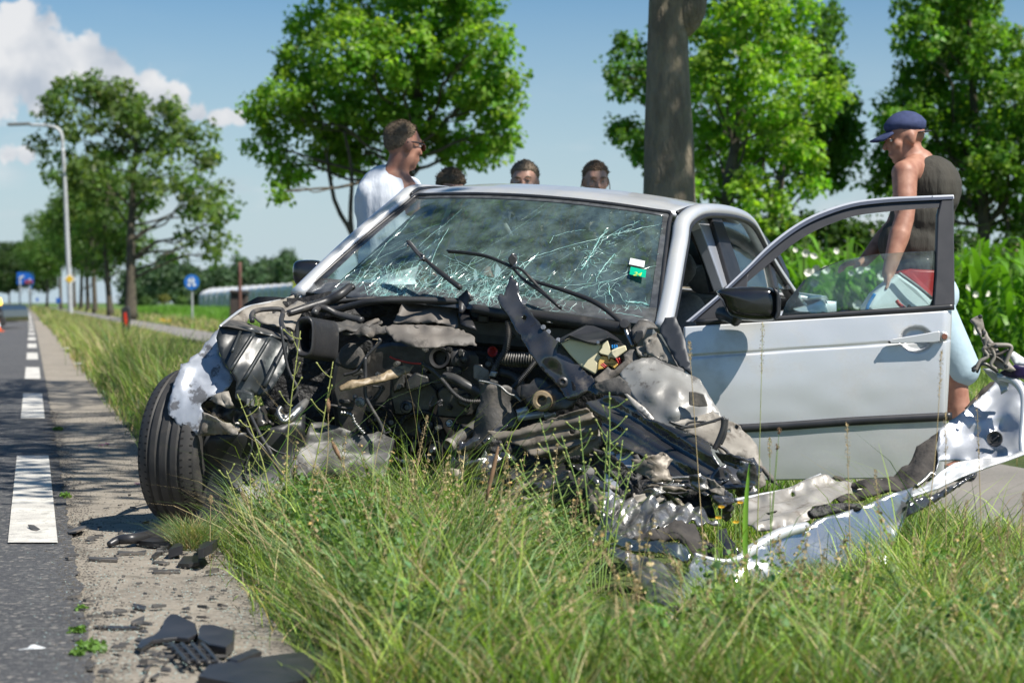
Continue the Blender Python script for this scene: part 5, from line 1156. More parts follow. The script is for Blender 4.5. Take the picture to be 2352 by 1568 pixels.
wiper([(1980, 850, 7.72), (1830, 735, 7.8), (1640, 660, 7.9), (1440, 600, 8.0)], [(966, 430, 8.1), (1080, 440, 8.05), (1200, 462, 8.0), (1330, 520, 7.92), (1400, 590, 7.86), (1500, 660, 7.8), (1618, 758, 7.74)], [(1330, 505, 7.92), (1335, 455, 7.94), (1358, 460, 7.94), (1362, 500, 7.9), (1345, 525, 7.9)], 0, 'wiper_arm')
slab('wiper_joint', [(*c5(x, y), 7.90) for x, y in [(1315, 470), (1340, 445), (1362, 468), (1366, 500), (1352, 535), (1318, 500)]], .03, MT['black'], C, .004)
tube('wiper_strip', [(*c5(x, y), Y) for x, y, Y in [(1340, 525, 7.9), (1400, 545, 7.85), (1500, 650, 7.8), (1600, 745, 7.74)]], .006, MT['black'], C, seg=6)
panel('wiper_foot', Z(c4, [(800, 170, 8.1), (860, 122, 8.1), (905, 175, 8.08), (880, 190, 8.08), (830, 290, 8.02), (805, 280, 8.02)]), MT['black'], C, .01, .006, 12, res=9, seed=26)
# the dark bracket standing up out of the engine
bk = panel('upright_bracket', Z(c4, [(1076, 190, 7.82), (1090, 155, 7.82), (1118, 165, 7.82), (1128, 120, 7.84), (1150, 80, 7.86), (1172, 18, 7.88), (1190, 50, 7.87), (1228, 92, 7.86), (1225, 160, 7.84), (1262, 220, 7.82), (1340, 325, 7.76), (1430, 425, 7.7), (1530, 520, 7.66), (1600, 600, 7.62), (1690, 700, 7.58), (1740, 730, 7.56), (1800, 830, 7.52), (1790, 868, 7.52), (1700, 835, 7.55), (1640, 885, 7.55), (1560, 892, 7.56), (1500, 800, 7.6), (1440, 738, 7.62), (1350, 640, 7.67), (1235, 460, 7.74), (1150, 305, 7.8), (1100, 245, 7.82)]), MT['gloss'], C, .012, .006, 8, res=7, seed=27, rag=1.2, soft=True, flute=(150, 60, .006), inner=[(*c4(1300, 420), 7.66), (*c4(1450, 600), 7.58), (*c4(1200, 200), 7.76)], holes=[(*c4(1265, 322), 6)])
for (a, b) in [((1262, 215), (1280, 222)), ((1430, 420), (1450, 430)), ((1500, 478), (1515, 490)), ((1395, 388), (1410, 398))]:
    lathe('clip', P(*c4(*a), 7.70), (0, -1, .4), [(.004, 0), (.009, 0), (.010, .006), (.004, .006)], MT['alu'], bk, 10)
lathe('bush', P(*c4(1530, 770), 7.54), (0, -1, .2), [(.006, 0), (.012, .008), (.020, .004), (.021, -.01)], MT['black'], bk, 20)
# corrugated hoses
tube('corrugated_hose', Z(c4, [(1148, 350, 7.9), (1152, 440, 7.88), (1130, 540, 7.86), (1085, 620, 7.86), (1040, 705, 7.86)]), .011, MT['hose'], C, seg=10, corr=(.008, .0022))
slab('hose_plug', Z(c4, [(1030, 690), (1080, 700), (1060, 740), (1010, 730)], 7.84), .04, MT['alu'], C, .005)
tube('corrugated_hose', Z(c4, [(1115, 600, 7.98), (1180, 612, 7.96), (1260, 612, 7.94), (1345, 612, 7.92)]), .026, M('grey_bellows', (.09, .09, .088), (.06, .06, .06), rough=.5, dirt=(.22, .2, .16), ds=9), C, seg=14, corr=(.011, .005))
tube('corrugated_hose', Z(c4, [(540, 640, 7.92), (620, 690, 7.88), (700, 770, 7.85), (770, 850, 7.83), (850, 900, 7.82), (965, 905, 7.82)]), .008, MT['hose'], C, seg=8, corr=(.007, .0018))
tube('corrugated_hose', Z(c4, [(1345, 620, 7.85), (1290, 690, 7.82), (1220, 770, 7.8), (1160, 830, 7.78), (1110, 850, 7.78)]), .009, MT['hose'], C, seg=8, corr=(.007, .0018))
tube('corrugated_hose', Z(c4, [(1190, 430, 7.95), (1150, 470, 7.95), (1135, 540, 7.95)]), .014, MT['hose'], C, seg=8, corr=(.008, .002))
tube('radiator_hose', Z(c4, [(700, 735, 7.94), (770, 745, 7.92), (850, 790, 7.9), (960, 850, 7.9)]), .020, MT['hose'], C, seg=12)
tube('radiator_hose', Z(c4, [(1100, 700, 8.0), (1180, 720, 7.98), (1230, 780, 7.96), (1220, 870, 7.96)]), .020, MT['hose'], C, seg=12)
tube('wiring', Z(c4, [(0, 720, 7.85), (90, 690, 7.84), (150, 600, 7.84), (250, 490, 7.84), (240, 470, 7.84)]), .007, MT['hose'], C, seg=6)
tube('wiring', Z(c4, [(148, 595, 7.82), (150, 740, 7.82), (150, 860, 7.82), (185, 940, 7.82), (250, 1050, 7.82), (280, 1130, 7.82)]), .008, MT['hose'], C, seg=6)
tube('wiring', Z(c4, [(200, 470, 7.85), (240, 480, 7.84), (200, 540, 7.84)]), .003, MT['brown'], C, seg=6)
tube('wiring', Z(c4, [(320, 590, 7.9), (360, 610, 7.9), (460, 635, 7.9), (540, 640, 7.9)]), .004, MT['red'], C, seg=6)
tube('wiring', Z(c4, [(530, 880, 7.9), (530, 800, 7.9), (580, 775, 7.9), (680, 770, 7.9)]), .004, MT['hose'], C, seg=6)
tube('torn_pipe', Z(c4, [(-20, 985, 7.86), (50, 1000, 7.85), (80, 1060, 7.84), (140, 1130, 7.83)]), .008, MT['alu'], C, seg=6, corr=(.012, .002))
lathe('red_ring', P(*c4(1040, 556), 8.0), (.4, -1, .1), [(.013, -.006), (.018, -.010), (.022, 0), (.018, .010), (.013, .006), (.013, -.006)], MT['red'], C, 20)
slab('pale_reservoir', Z(c4, [(70, 890), (110, 870), (150, 900), (140, 950), (80, 940)], 7.95), .06, MT['dome'], C, .012)
# vertical torn strut, open pipe, crushed dark metal at the foot
panel('torn_upright', Z(c4, [(942, 762, 7.72), (990, 770, 7.72), (1100, 795, 7.7), (1150, 790, 7.7), (1200, 830, 7.7), (1240, 900, 7.68), (1190, 880, 7.7), (1150, 900, 7.7), (1200, 1000, 7.7), (1212, 1085, 7.7), (1120, 1100, 7.7), (1060, 1130, 7.7), (1000, 1240, 7.68), (880, 1240, 7.7), (900, 1120, 7.72), (925, 980, 7.72), (955, 900, 7.72)]), MT['blackdusty'], C, .01, .022, 7, res=9, seed=28, rag=1.5, soft=True, flute=(5, 85, .012))
tube('torn_lip', Z(c4, [(942, 760, 7.70), (1020, 775, 7.70), (1090, 798, 7.69), (1150, 850, 7.68), (1200, 868, 7.68), (1240, 905, 7.67)]), .005, MT['alu'], C, seg=5)
tube('open_pipe', Z(c4, [(735, 1215, 7.70), (800, 1165, 7.74), (870, 1110, 7.8), (930, 1070, 7.86)]), .023, MT['blackdusty'], C, seg=16, cap=False)
lathe('pipe_mouth', P(*c4(735, 1215), 7.69), (-.7, -.7, -.5), [(.016, -.02), (.019, .0), (.026, .004), (.028, 0), (.027, -.015)], MT['beige'], C, 20)
panel('crushed_leg', Z(c4, [(700, 1390, 7.64), (770, 1290, 7.64), (800, 1330, 7.63), (810, 1180, 7.66), (850, 1190, 7.66), (870, 1300, 7.63), (880, 1440, 7.62), (860, 1500, 7.62), (780, 1520, 7.62), (690, 1480, 7.63), (720, 1400, 7.62)]), MT['gloss'], C, .008, .035, 10, res=9, seed=29, soft=True)
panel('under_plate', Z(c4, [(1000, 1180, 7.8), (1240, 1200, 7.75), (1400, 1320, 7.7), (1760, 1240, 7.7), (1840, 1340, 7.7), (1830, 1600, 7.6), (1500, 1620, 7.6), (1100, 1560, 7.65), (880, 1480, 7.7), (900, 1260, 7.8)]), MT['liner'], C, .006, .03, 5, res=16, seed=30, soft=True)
tube('lower_pipe', Z(c4, [(880, 1430, 7.66), (1000, 1390, 7.66), (1120, 1360, 7.66)]), .022, MT['hose'], C, seg=12)
panel('crossbeam', Z(c4, [(1000, 1115, 7.62), (1010, 1112, 7.62), (1180, 1118, 7.6), (1340, 1060, 7.58), (1500, 1010, 7.55), (1700, 948, 7.52), (1735, 985, 7.52), (1770, 1030, 7.52), (1780, 1090, 7.52), (1770, 1160, 7.52), (1600, 1230, 7.54), (1440, 1300, 7.56), (1310, 1280, 7.56), (1230, 1212, 7.57), (1110, 1190, 7.6), (1040, 1160, 7.61)]), MT['beam'], C, .006, .004, 9, res=4.5, seed=31, rag=1.2, flute=(78, 27, .008), holes=[(*c4(1600, 1115), 7)])
panel('lower_beam', Z(c4, [(1440, 1290, 7.6), (1600, 1230, 7.58), (1770, 1160, 7.56), (1780, 1100, 7.56), (1800, 1180, 7.56), (1780, 1240, 7.56), (1600, 1310, 7.58), (1480, 1350, 7.6)]), MT['beige'], C, .006, .008, 12, res=8, seed=32, flute=(72, 60, .01))
lathe('bush', P(*c4(1145, 1255), 7.6), (0, -.5, 1), [(.0, .03), (.010, .03), (.012, .02), (.018, .012), (.020, 0), (.012, -.02)], MT['enginedark'], C, 16)
panel('lower_arm', Z(c7, [(60, 960, 7.3), (200, 850, 7.35), (330, 780, 7.4), (400, 770, 7.42), (400, 840, 7.38), (260, 930, 7.32), (90, 1010, 7.26), (40, 1000, 7.27)]), MT['beige'], C, .03, .02, 7, res=10, seed=33, flute=(65, 40, .008))
# strut tower, alternator bracket and chrome bits right of the engine
panel('strut_bracket', Z(c4, [(1240, 790, 7.66), (1300, 785, 7.66), (1330, 740, 7.66), (1400, 730, 7.66), (1480, 790, 7.64), (1560, 880, 7.6), (1640, 890, 7.58), (1600, 960, 7.58), (1500, 965, 7.6), (1440, 980, 7.62), (1380, 970, 7.62), (1290, 940, 7.64), (1240, 870, 7.66)]), MT['engine'], C, .014, .02, 10, res=9, seed=34, rag=1.5)
lathe('rubber_mount', P(*c4(1385, 900), 7.6), (-.1, -1, .1), [(.016, -.02), (.018, .006), (.022, .010), (.034, .008), (.040, 0), (.040, -.03)], MT['brown'], C, 24)
for a, b in [((1210, 985), (1290, 960)), ((1215, 1020), (1400, 990)), ((1400, 1010), (1480, 985))]: tube('bright_pipe', Z(c4, [(*a, 7.68), (*b, 7.68)]), .014, MT['paint_in'], C, seg=10)
# fuse box
fz = slab('fuse_box', Z(c16, [(10, 745), (110, 690), (250, 720), (410, 762), (500, 742), (490, 800), (455, 850), (470, 890), (512, 905), (440, 960), (460, 1040), (410, 1112), (250, 1020), (120, 880)], 7.60), .14, MT['cream'], C, .006)
slab('fuse_box_lid', Z(c16, [(0, 690, 7.6), (60, 655, 7.62), (240, 560, 7.68), (310, 530, 7.7), (400, 540, 7.7), (560, 600, 7.68), (680, 680, 7.64), (740, 740, 7.6), (600, 680, 7.58), (560, 662, 7.57), (420, 760, 7.56), (300, 720, 7.56), (115, 668, 7.57), (5, 745, 7.58)]), .05, MT['trim'], fz, .006)
slab('fuse_tray', Z(c16, [(500, 742), (560, 700), (600, 830), (650, 925), (590, 905), (575, 945), (560, 890), (480, 870), (455, 850), (490, 800)], 7.585), .05, MT['cream'], fz, .004)
slab('fuse_tray', Z(c16, [(600, 830), (660, 800), (770, 765), (790, 825), (650, 925), (610, 880)], 7.57), .06, MT['cream'], fz, .004)
slab('amber_tray', Z(c16, [(470, 905), (520, 890), (560, 900), (580, 960), (600, 915), (640, 940), (690, 990), (640, 1045), (580, 1000), (520, 1040), (440, 1060), (450, 970)], 7.595), .05, MT['yellow'], fz, .004)
slab('fuse_well', Z(c16, [(545, 690), (700, 730), (770, 770), (660, 805), (600, 830)], 7.60), .03, MT['enginedark'], fz, .002)
for k in range(3):
    x = 605 + k * 26; slab('fuse', Z(c16, [(x, 765), (x + 18, 758), (x + 22, 800), (x + 4, 808)], 7.58), .02, MT['blue'], fz, .002)
for a, b in [((660, 920), (700, 1000)), ((690, 915), (715, 980)), ((480, 990), (530, 1030)), ((500, 980), (545, 1015))]: tube('red_wire', Z(c16, [(*a, 7.575), (*b, 7.575)]), .004, MT['red'], fz, seg=6)
lathe('lid_screw', P(*c16(445, 735), 7.55), (0, -1, .2), [(0, .01), (.006, .01), (.007, 0), (.004, 0), (.004, -.03)], MT['alu'], fz, 12)
panel('tray_bracket', Z(c16, [(400, 1150, 7.56), (560, 1010, 7.56), (600, 1045, 7.56), (640, 1050, 7.56), (760, 950, 7.56), (745, 870, 7.57), (820, 810, 7.58), (870, 810, 7.58), (910, 880, 7.57), (960, 915, 7.56), (800, 1000, 7.53), (700, 1090, 7.5), (480, 1250, 7.5), (400, 1180, 7.52)]), MT['blackdusty'], C, .008, .012, 10, res=8, seed=35, soft=True)
panel('cowl_end_box', Z(c16, [(840, 610, 7.66), (930, 490, 7.7), (1010, 500, 7.7), (1110, 525, 7.7), (1150, 570, 7.68), (1030, 600, 7.62), (990, 700, 7.6), (900, 760, 7.6), (860, 700, 7.62)]), MT['blackdusty'], C, .006, .012, 9, res=8, seed=36, soft=True)
slab('cowl_bracket', Z(c16, [(860, 700), (900, 600), (980, 592), (975, 680), (900, 765)], 7.58), .05, MT['trim'], C, .004)
panel('corner_plate', Z(c16, [(975, 720, 7.55), (1060, 660, 7.56), (1140, 605, 7.56), (1180, 660, 7.55), (1260, 800, 7.52), (1390, 1020, 7.46), (1290, 980, 7.46), (1200, 950, 7.47), (1100, 900, 7.5), (1020, 860, 7.52), (1010, 790, 7.54)]), MT['beige'], C, .006, .010, 9, res=8, seed=37, holes=[(*c16(1190, 918), 5), (*c16(1050, 718), 3)])
panel('torn_hinge', Z(c16, [(890, 780, 7.57), (1000, 740, 7.56), (1010, 820, 7.55), (1040, 860, 7.54), (980, 910, 7.53), (920, 880, 7.54)]), MT['beige'], C, .006, .02, 14, res=7, seed=38, holes=[(*c16(1000, 860), 5)])
panel('black_fin', Z(c16, [(1240, 442, 7.56), (1300, 438, 7.55), (1358, 430, 7.54), (1420, 560, 7.50), (1480, 740, 7.46), (1530, 960, 7.42), (1552, 1120, 7.40), (1480, 1070, 7.41), (1390, 1005, 7.43), (1270, 790, 7.49), (1165, 600, 7.55), (1185, 525, 7.56)]), M('dark_grey_plastic', (.035, .038, .045), (.045, .048, .055), rough=.5), C, .006, .006, 6, res=10, seed=39, rag=1, soft=True)
# wheelhouse dome
panel('wheelhouse', Z(c16, [(700, 1092, 7.42), (760, 1030, 7.42), (850, 960, 7.43), (960, 918, 7.44), (1060, 920, 7.45), (1180, 965, 7.45), (1320, 1030, 7.45), (1480, 1095, 7.44), (1580, 1130, 7.43), (1650, 1180, 7.40), (1700, 1270, 7.36), (1760, 1370, 7.33), (1850, 1500, 7.3), (1920, 1650, 7.27), (1950, 1760, 7.26), (1700, 1790, 7.22), (1500, 1790, 7.2), (1300, 1800, 7.2), (1130, 1700, 7.22), (1000, 1560, 7.27), (850, 1350, 7.33), (760, 1200, 7.38)]), MT['dome'], C, .005, .0035, 5, res=9, seed=40, inner=[(*c16(1200, 1200), 7.26), (*c16(1400, 1300), 7.2), (*c16(1100, 1350), 7.22), (*c16(1550, 1450), 7.2), (*c16(1350, 1550), 7.16), (*c16(950, 1100), 7.33)], rag=.8)
slab('dark_patch', Z(c16, [(1520, 1310), (1600, 1315), (1690, 1340), (1720, 1420), (1740, 1480), (1640, 1490), (1520, 1470)], 7.19), .015, MT['blackdusty'], C, .003)
panel('wing_stay', Z(c7, [(650, 190, 7.45), (800, 125, 7.4), (860, 180, 7.38), (980, 330, 7.3), (1025, 385, 7.28), (940, 350, 7.28), (850, 250, 7.33), (700, 240, 7.4)]), MT['blackdusty'], C, .008, .01, 9, res=8, seed=41)
panel('bright_flange', Z(c7, [(830, 238, 7.30), (850, 240, 7.3), (950, 320, 7.26), (1015, 395, 7.24), (985, 400, 7.24), (960, 380, 7.25), (880, 310, 7.28)]), MT['whitemetal'], C, .005, .004, 9, res=8, seed=42)
panel('lower_wheelhouse', Z(c7, [(1340, 340, 7.3), (1400, 385, 7.28), (1500, 428, 7.26), (1560, 480, 7.24), (1600, 560, 7.22), (1610, 610, 7.2), (1640, 700, 7.15), (1645, 770, 7.1), (1600, 790, 7.1), (1560, 640, 7.14), (1500, 600, 7.12), (1400, 620, 7.1), (1370, 560, 7.12), (1100, 410, 7.18), (1200, 385, 7.22)]), MT['beige'], C, .006, .010, 7, res=8, seed=43, rag=1.5, holes=[(*c7(1430, 460), 4), (*c7(1475, 435), 5)])
for q, r in (([(1090, 400), (1200, 430), (1300, 410), (1410, 375)], .005), ([(1150, 440), (1250, 420), (1360, 395)], .005), ([(1405, 380), (1400, 440), (1370, 520), (1350, 560)], .010), ([(1420, 380), (1410, 470), (1385, 530)], .008), ([(1360, 530), (1410, 560), (1450, 605)], .006), ([(1180, 430), (1210, 405), (1300, 400)], .004)):
    tube('brake_hose', Z(c7, [(*a, 7.08) for a in q]), r, MT['hose'], C, seg=8)
# glossy black sheet (slam panel) lying across
panel('slam_panel', Z(c7, [(615, 300, 7.40), (660, 270, 7.4), (720, 250, 7.38), (790, 258, 7.36), (860, 270, 7.34), (900, 320, 7.30), (960, 395, 7.25), (1040, 415, 7.2), (1130, 440, 7.15), (1240, 470, 7.1), (1320, 520, 7.05), (1345, 600, 7.0), (1390, 660, 6.97), (1440, 700, 6.95), (1400, 760, 6.93), (1310, 840, 6.93), (1200, 780, 6.98), (1090, 720, 7.04), (1000, 650, 7.1), (930, 600, 7.14), (860, 580, 7.17), (820, 600, 7.18), (800, 560, 7.2), (770, 600, 7.2), (735, 580, 7.22), (720, 500, 7.27), (690, 430, 7.32), (700, 380, 7.34), (640, 340, 7.38)]), MT['gloss'], C, .005, .010, 6, res=5.5, seed=44, rag=1.2, soft=True, flute=(121, 44, .011))
panel('slam_panel_tail', Z(c7, [(1380, 660, 6.96), (1480, 620, 7.0), (1590, 600, 7.05), (1612, 640, 7.05), (1600, 720, 7.02), (1560, 790, 7.0), (1450, 790, 6.95), (1330, 800, 6.93), (1320, 720, 6.95)]), MT['gloss'], C, .005, .014, 8, res=7, seed=45, soft=True)
for k in range(4): panel('plastic_shard', Z(c7, [(1600 + k * 12, 650 + k * 14, 7.0), (1640 + k * 15, 660 + k * 16, 7.0), (1670 + k * 18, 700 + k * 20, 6.98), (1730 - k * 20, 775 - k * 10, 6.96), (1650 + k * 6, 710 + k * 12, 6.98)]), MT['blackdusty'], C, .004, .004, 9, res=8, seed=46 + k)
panel('silver_upright', Z(c7, [(728, 570, 7.22), (780, 575, 7.22), (840, 560, 7.22), (900, 595, 7.2), (935, 650, 7.18), (930, 720, 7.18), (880, 780, 7.18), (830, 830, 7.16), (760, 860, 7.16), (718, 865, 7.16), (722, 700, 7.2)]), MT['paint_in'], C, .005, .008, 6, res=9, seed=51, soft=True)
tube('panel_step', Z(c7, [(730, 655, 7.19), (800, 662, 7.18), (885, 665, 7.17)]), .010, MT['paint_in'], C, seg=6)
panel('inner_flange', Z(c7, [(875, 590, 7.15), (905, 585, 7.14), (935, 640, 7.12), (935, 700, 7.12), (890, 770, 7.1), (830, 820, 7.1), (810, 815, 7.11), (880, 730, 7.13), (905, 670, 7.14)]), MT['blackdusty'], C, .008, .012, 12, res=7, seed=52)
for i in range(9):
    q = [(rnd.uniform(930, 1000), rnd.uniform(730, 790))]
    for k in range(3): q.append((q[-1][0] + rnd.uniform(10, 110), q[-1][1] + rnd.uniform(-35, 40)))
    tube('torn_cable', Z(c7, [(*a, 7.0) for a in q]), rnd.uniform(.003, .007), MT['hose'] if i % 3 else MT['alu'], C, seg=6)
tube('bright_rod', Z(c7, [(950, 800, 6.95), (1040, 780, 6.95), (1180, 768, 6.95)]), .007, MT['alu'], C, seg=8)
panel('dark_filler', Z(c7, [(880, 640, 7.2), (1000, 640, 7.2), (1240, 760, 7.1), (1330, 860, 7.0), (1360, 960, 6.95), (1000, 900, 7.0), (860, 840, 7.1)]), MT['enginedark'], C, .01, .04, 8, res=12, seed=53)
tube('spring', Z(c7, [(1370, 790, 6.95), (1400, 850, 6.93), (1430, 920, 6.9)]), .02, MT['hose'], C, seg=10, corr=(.016, .006))

# folded scraps of sheet metal packed between the larger pieces
rnd = random.Random(17)
for k in range(44):
    if k < 26: cu, cv_, Yk = rnd.uniform(1370, 1730), rnd.uniform(1060, 1180), rnd.uniform(6.78, 7.05)
    else: cu, cv_, Yk = rnd.uniform(1000, 1420), rnd.uniform(1020, 1150), rnd.uniform(7.3, 7.7)
    L = rnd.uniform(24, 75); w_ = rnd.uniform(7, 26); an = rnd.gauss(.45 if k < 26 else -.2, .5); ca, sa = math.cos(an), math.sin(an); m_ = rnd.choice([MT['gloss'], MT['crush'], MT['beam'], MT['enginedark'], MT['gloss'], MT['beige']])
    pts = [(cu + a * ca - b * sa, cv_ + a * sa + b * ca, Yk + dY) for a, b, dY in ((-L, -w_ * .4, 0), (-L * .2, -w_, -.03), (L * .7, -w_ * .7, .02), (L, w_ * .2, 0), (L * .3, w_, -.05), (-L * .6, w_ * .7, .03))]
    panel('metal_scrap', pts, m_, C, .004, .018, 9, res=7, seed=200 + k, rag=2, flute=(math.degrees(an) + 90, rnd.uniform(14, 30), .005))

# ================================================================== torn bonnet and wing lying in front (one loose piece)
B = thing('torn_front_panel', 'long torn silver front panel lying twisted in the grass right of the engine', 'car panel', gnd(1700, 1440))
Bm = B
panel('crushed_end', Z(c7, [(608, 1062, 6.45), (700, 950, 6.6), (705, 885, 6.65), (770, 845, 6.68), (830, 820, 6.7), (920, 838, 6.7), (1010, 842, 6.7), (1100, 848, 6.7), (1200, 860, 6.7), (1270, 905, 6.68), (1330, 932, 6.66), (1392, 968, 6.64), (1340, 990, 6.6), (1280, 1010, 6.56), (1180, 970, 6.54), (1100, 975, 6.5), (1000, 1020, 6.46), (920, 1035, 6.42), (850, 1078, 6.38), (760, 1080, 6.4), (660, 1082, 6.42)]), MT['crush'], Bm, .004, .026, 8, res=4.5, seed=60, rag=1.5, flute=(40, 36, .010))
panel('torn_felt', Z(c7, [(860, 1075, 6.38), (930, 1040, 6.40), (1060, 1015, 6.45), (1120, 970, 6.48), (1230, 1000, 6.5), (1290, 1060, 6.5), (1360, 1120, 6.45), (1395, 1180, 6.4), (1330, 1190, 6.36), (1240, 1170, 6.32), (1190, 1110, 6.33), (1140, 1080, 6.35), (1000, 1090, 6.35), (900, 1085, 6.36)]), MT['foam'], Bm, .012, .014, 12, res=8, seed=61, rag=2)
panel('bent_flange', Z(c7, [(660, 1045, 6.33), (740, 1035, 6.33), (820, 1055, 6.32), (920, 1082, 6.3), (1040, 1090, 6.28), (1150, 1100, 6.26), (1190, 1120, 6.25), (1215, 1170, 6.2), (1190, 1210, 6.18), (1120, 1185, 6.2), (1030, 1160, 6.23), (900, 1150, 6.26), (760, 1110, 6.3), (680, 1085, 6.33)]), M('olive_shiny_paint', (.30, .32, .28), (.24, .26, .22), rough=.14, metal=.9, coat=1, ns=4, bump=.04, bs=10), Bm, .004, .008, 9, res=8, seed=62, holes=[(*c7(760, 1085), 5), (*c7(865, 1112), 5)], rag=.6)
panel('crushed_flank', Z(c7, [(665, 1090, 6.30), (760, 1115, 6.28), (900, 1155, 6.24), (1020, 1170, 6.22), (1100, 1200, 6.18), (1150, 1260, 6.0), (1140, 1380, 5.75), (1130, 1500, 5.58), (1100, 1545, 5.5), (1040, 1490, 5.58), (990, 1400, 5.75), (900, 1300, 5.92), (800, 1220, 6.08), (720, 1150, 6.24)]), MT['crush'], Bm, .004, .020, 7, res=6, seed=63, rag=1.5, flute=(120, 40, .012))
panel('felt_wad', Z(c7, [(930, 1180, 6.16), (1020, 1170, 6.16), (1110, 1200, 6.13), (1150, 1290, 6.06), (1120, 1340, 6.04), (1050, 1310, 6.06), (960, 1270, 6.1)]), MT['foam'], Bm, .012, .025, 12, res=8, seed=64, rag=2)
# outer skin: painted face turned to the camera, mirroring the grass
panel('outer_skin', [(*c7(1130, 1580), 5.46), (*c7(1140, 1400), 5.76), (*c7(1190, 1260), 6.02), (*c7(1240, 1165), 6.2), (*c7(1320, 1190), 6.22), (*c7(1420, 1205), 6.24), (*c7(1510, 1182), 6.26), (*c7(1560, 1150), 6.28), (*c8(170, 1430), 6.3), (*c8(340, 1330), 6.36), (*c8(500, 1285), 6.42),
      (*c8(560, 1240), 6.46), (*c8(700, 1200), 6.5), (*c8(835, 1160), 6.55), (*c8(960, 1100), 6.6), (*c8(1110, 1055), 6.66), (*c8(1080, 1200), 6.62), (*c8(1000, 1400), 6.55), (*c8(960, 1560), 6.5), (*c8(600, 1600), 6.4), (*c8(200, 1640), 6.2)], M('glossy_silver_skin', (.42, .44, .46), (.38, .40, .42), rough=.22, metal=.8, coat=.8, ns=3), Bm, .004, .003, 1.6, res=12, seed=65, soft=True)
tube('skin_edge', [(*c7(1240, 1165), 6.19), (*c7(1320, 1190), 6.21), (*c7(1420, 1205), 6.23), (*c7(1510, 1182), 6.25), (*c8(170, 1425), 6.29), (*c8(340, 1325), 6.35), (*c8(500, 1280), 6.41)], [.006, .007, .009, .015, .02, .02, .016], MT['paint'], Bm, seg=8)
panel('s_bend', Z(c7, [(1370, 1010, 6.4), (1420, 1000, 6.4), (1430, 1060, 6.37), (1480, 1130, 6.33), (1500, 1175, 6.3), (1400, 1190, 6.3), (1400, 1120, 6.34), (1360, 1060, 6.38)]), MT['gloss'], Bm, .004, .02, 9, res=8, seed=66, soft=True)
panel('slot_cover', Z(c8, [(505, 1190, 6.5), (560, 1160, 6.52), (700, 1145, 6.55), (820, 1150, 6.55), (825, 1175, 6.53), (800, 1190, 6.52), (700, 1195, 6.5), (600, 1220, 6.47), (530, 1230, 6.46), (510, 1210, 6.47)]), MT['enginedark'], Bm, .02, .006, 8, res=8, seed=67)
panel('inner_frame', Z(c8, [(90, 1132, 6.80), (200, 1110, 6.85), (400, 1070, 6.9), (480, 1030, 6.93), (580, 985, 6.95), (660, 1010, 6.96), (760, 1035, 6.98), (880, 1048, 6.98), (760, 1080, 6.9), (680, 1120, 6.8), (620, 1160, 6.7), (530, 1180, 6.62), (515, 1240, 6.55), (420, 1270, 6.5), (300, 1290, 6.46), (210, 1305, 6.45), (150, 1260, 6.5), (160, 1180, 6.65)]), MT['whitemetal'], Bm, .005, .005, 7, res=5, seed=68, rag=.6, flute=(72, 30, .006), holes=[(*c8(420, 1092), 5)])
tube('frame_lip', Z(c8, [(90, 1130, 6.79), (250, 1098, 6.86), (400, 1068, 6.9), (500, 1020, 6.93), (582, 985, 6.95)]), .008, MT['paint'], Bm, seg=6)
slab('frame_slot', Z(c8, [(265, 1205), (330, 1190), (322, 1200), (280, 1215)], 6.52), .01, MT['enginedark'], Bm, 0)
panel('felt_lining', Z(c8, [(585, 990, 6.98), (700, 1000, 7.0), (930, 1010, 7.02), (1000, 950, 7.03), (1090, 880, 7.04), (1130, 820, 7.05), (1200, 770, 7.06), (1262, 738, 7.06), (1250, 830, 7.0), (1252, 930, 6.95), (1232, 985, 6.9), (1170, 1000, 6.86), (1100, 1055, 6.8), (980, 1080, 6.78), (860, 1110, 6.76), (690, 1130, 6.74), (670, 1110, 6.78), (850, 1060, 6.88), (760, 1030, 6.94)]), MT['foam'], Bm, .01, .014, 9, res=8, seed=69, rag=1.5)
panel('inner_skin', Z(c8, [(1262, 735, 7.06), (1330, 670, 7.08), (1420, 605, 7.1), (1480, 550, 7.12), (1540, 505, 7.14), (1580, 450, 7.15), (1600, 425, 7.15), (1700, 425, 7.12), (1790, 470, 7.08), (1790, 700, 6.95), (1745, 850, 6.86), (1640, 865, 6.86), (1500, 882, 6.86), (1400, 885, 6.87), (1260, 890, 6.9), (1240, 985, 6.88), (1252, 900, 6.94), (1250, 820, 7.0)]), MT['paint_in'], Bm, .004, .013, 5, res=6, seed=70, inner=[(*c8(1600, 700), 7.1), (*c8(1450, 750), 7.12), (*c8(1350, 800), 6.98)], rag=.8)
hc = P(*c8(1582, 775), 6.93)
lathe('drain_hole', hc, (-.35, -1, .15), [(0, -.012), (.010, -.010), (.011, -.004), (.018, -.004), (.019, 0), (.026, .002), (.028, -.01)], MT['black'], Bm, 24)
for r_, o_ in ((.012, 0),): tube('hole_slat', [hc + Vector((-.014, -.01, -.01)), hc + Vector((.012, -.01, .012))], .003, MT['trim'], Bm, px=False, seg=5)
panel('skin_rim', Z(c8, [(1100, 1075, 6.64), (1180, 1040, 6.66), (1260, 975, 6.7), (1350, 925, 6.74), (1500, 885, 6.8), (1720, 845, 6.82), (1760, 800, 6.84), (1790, 805, 6.84), (1780, 865, 6.8), (1720, 885, 6.78), (1560, 940, 6.74), (1400, 1000, 6.68), (1250, 1080, 6.62), (1100, 1130, 6.58)]), MT['paint'], Bm, .006, .006, 5, res=8, seed=71, flute=(68, 46, .008), soft=True)
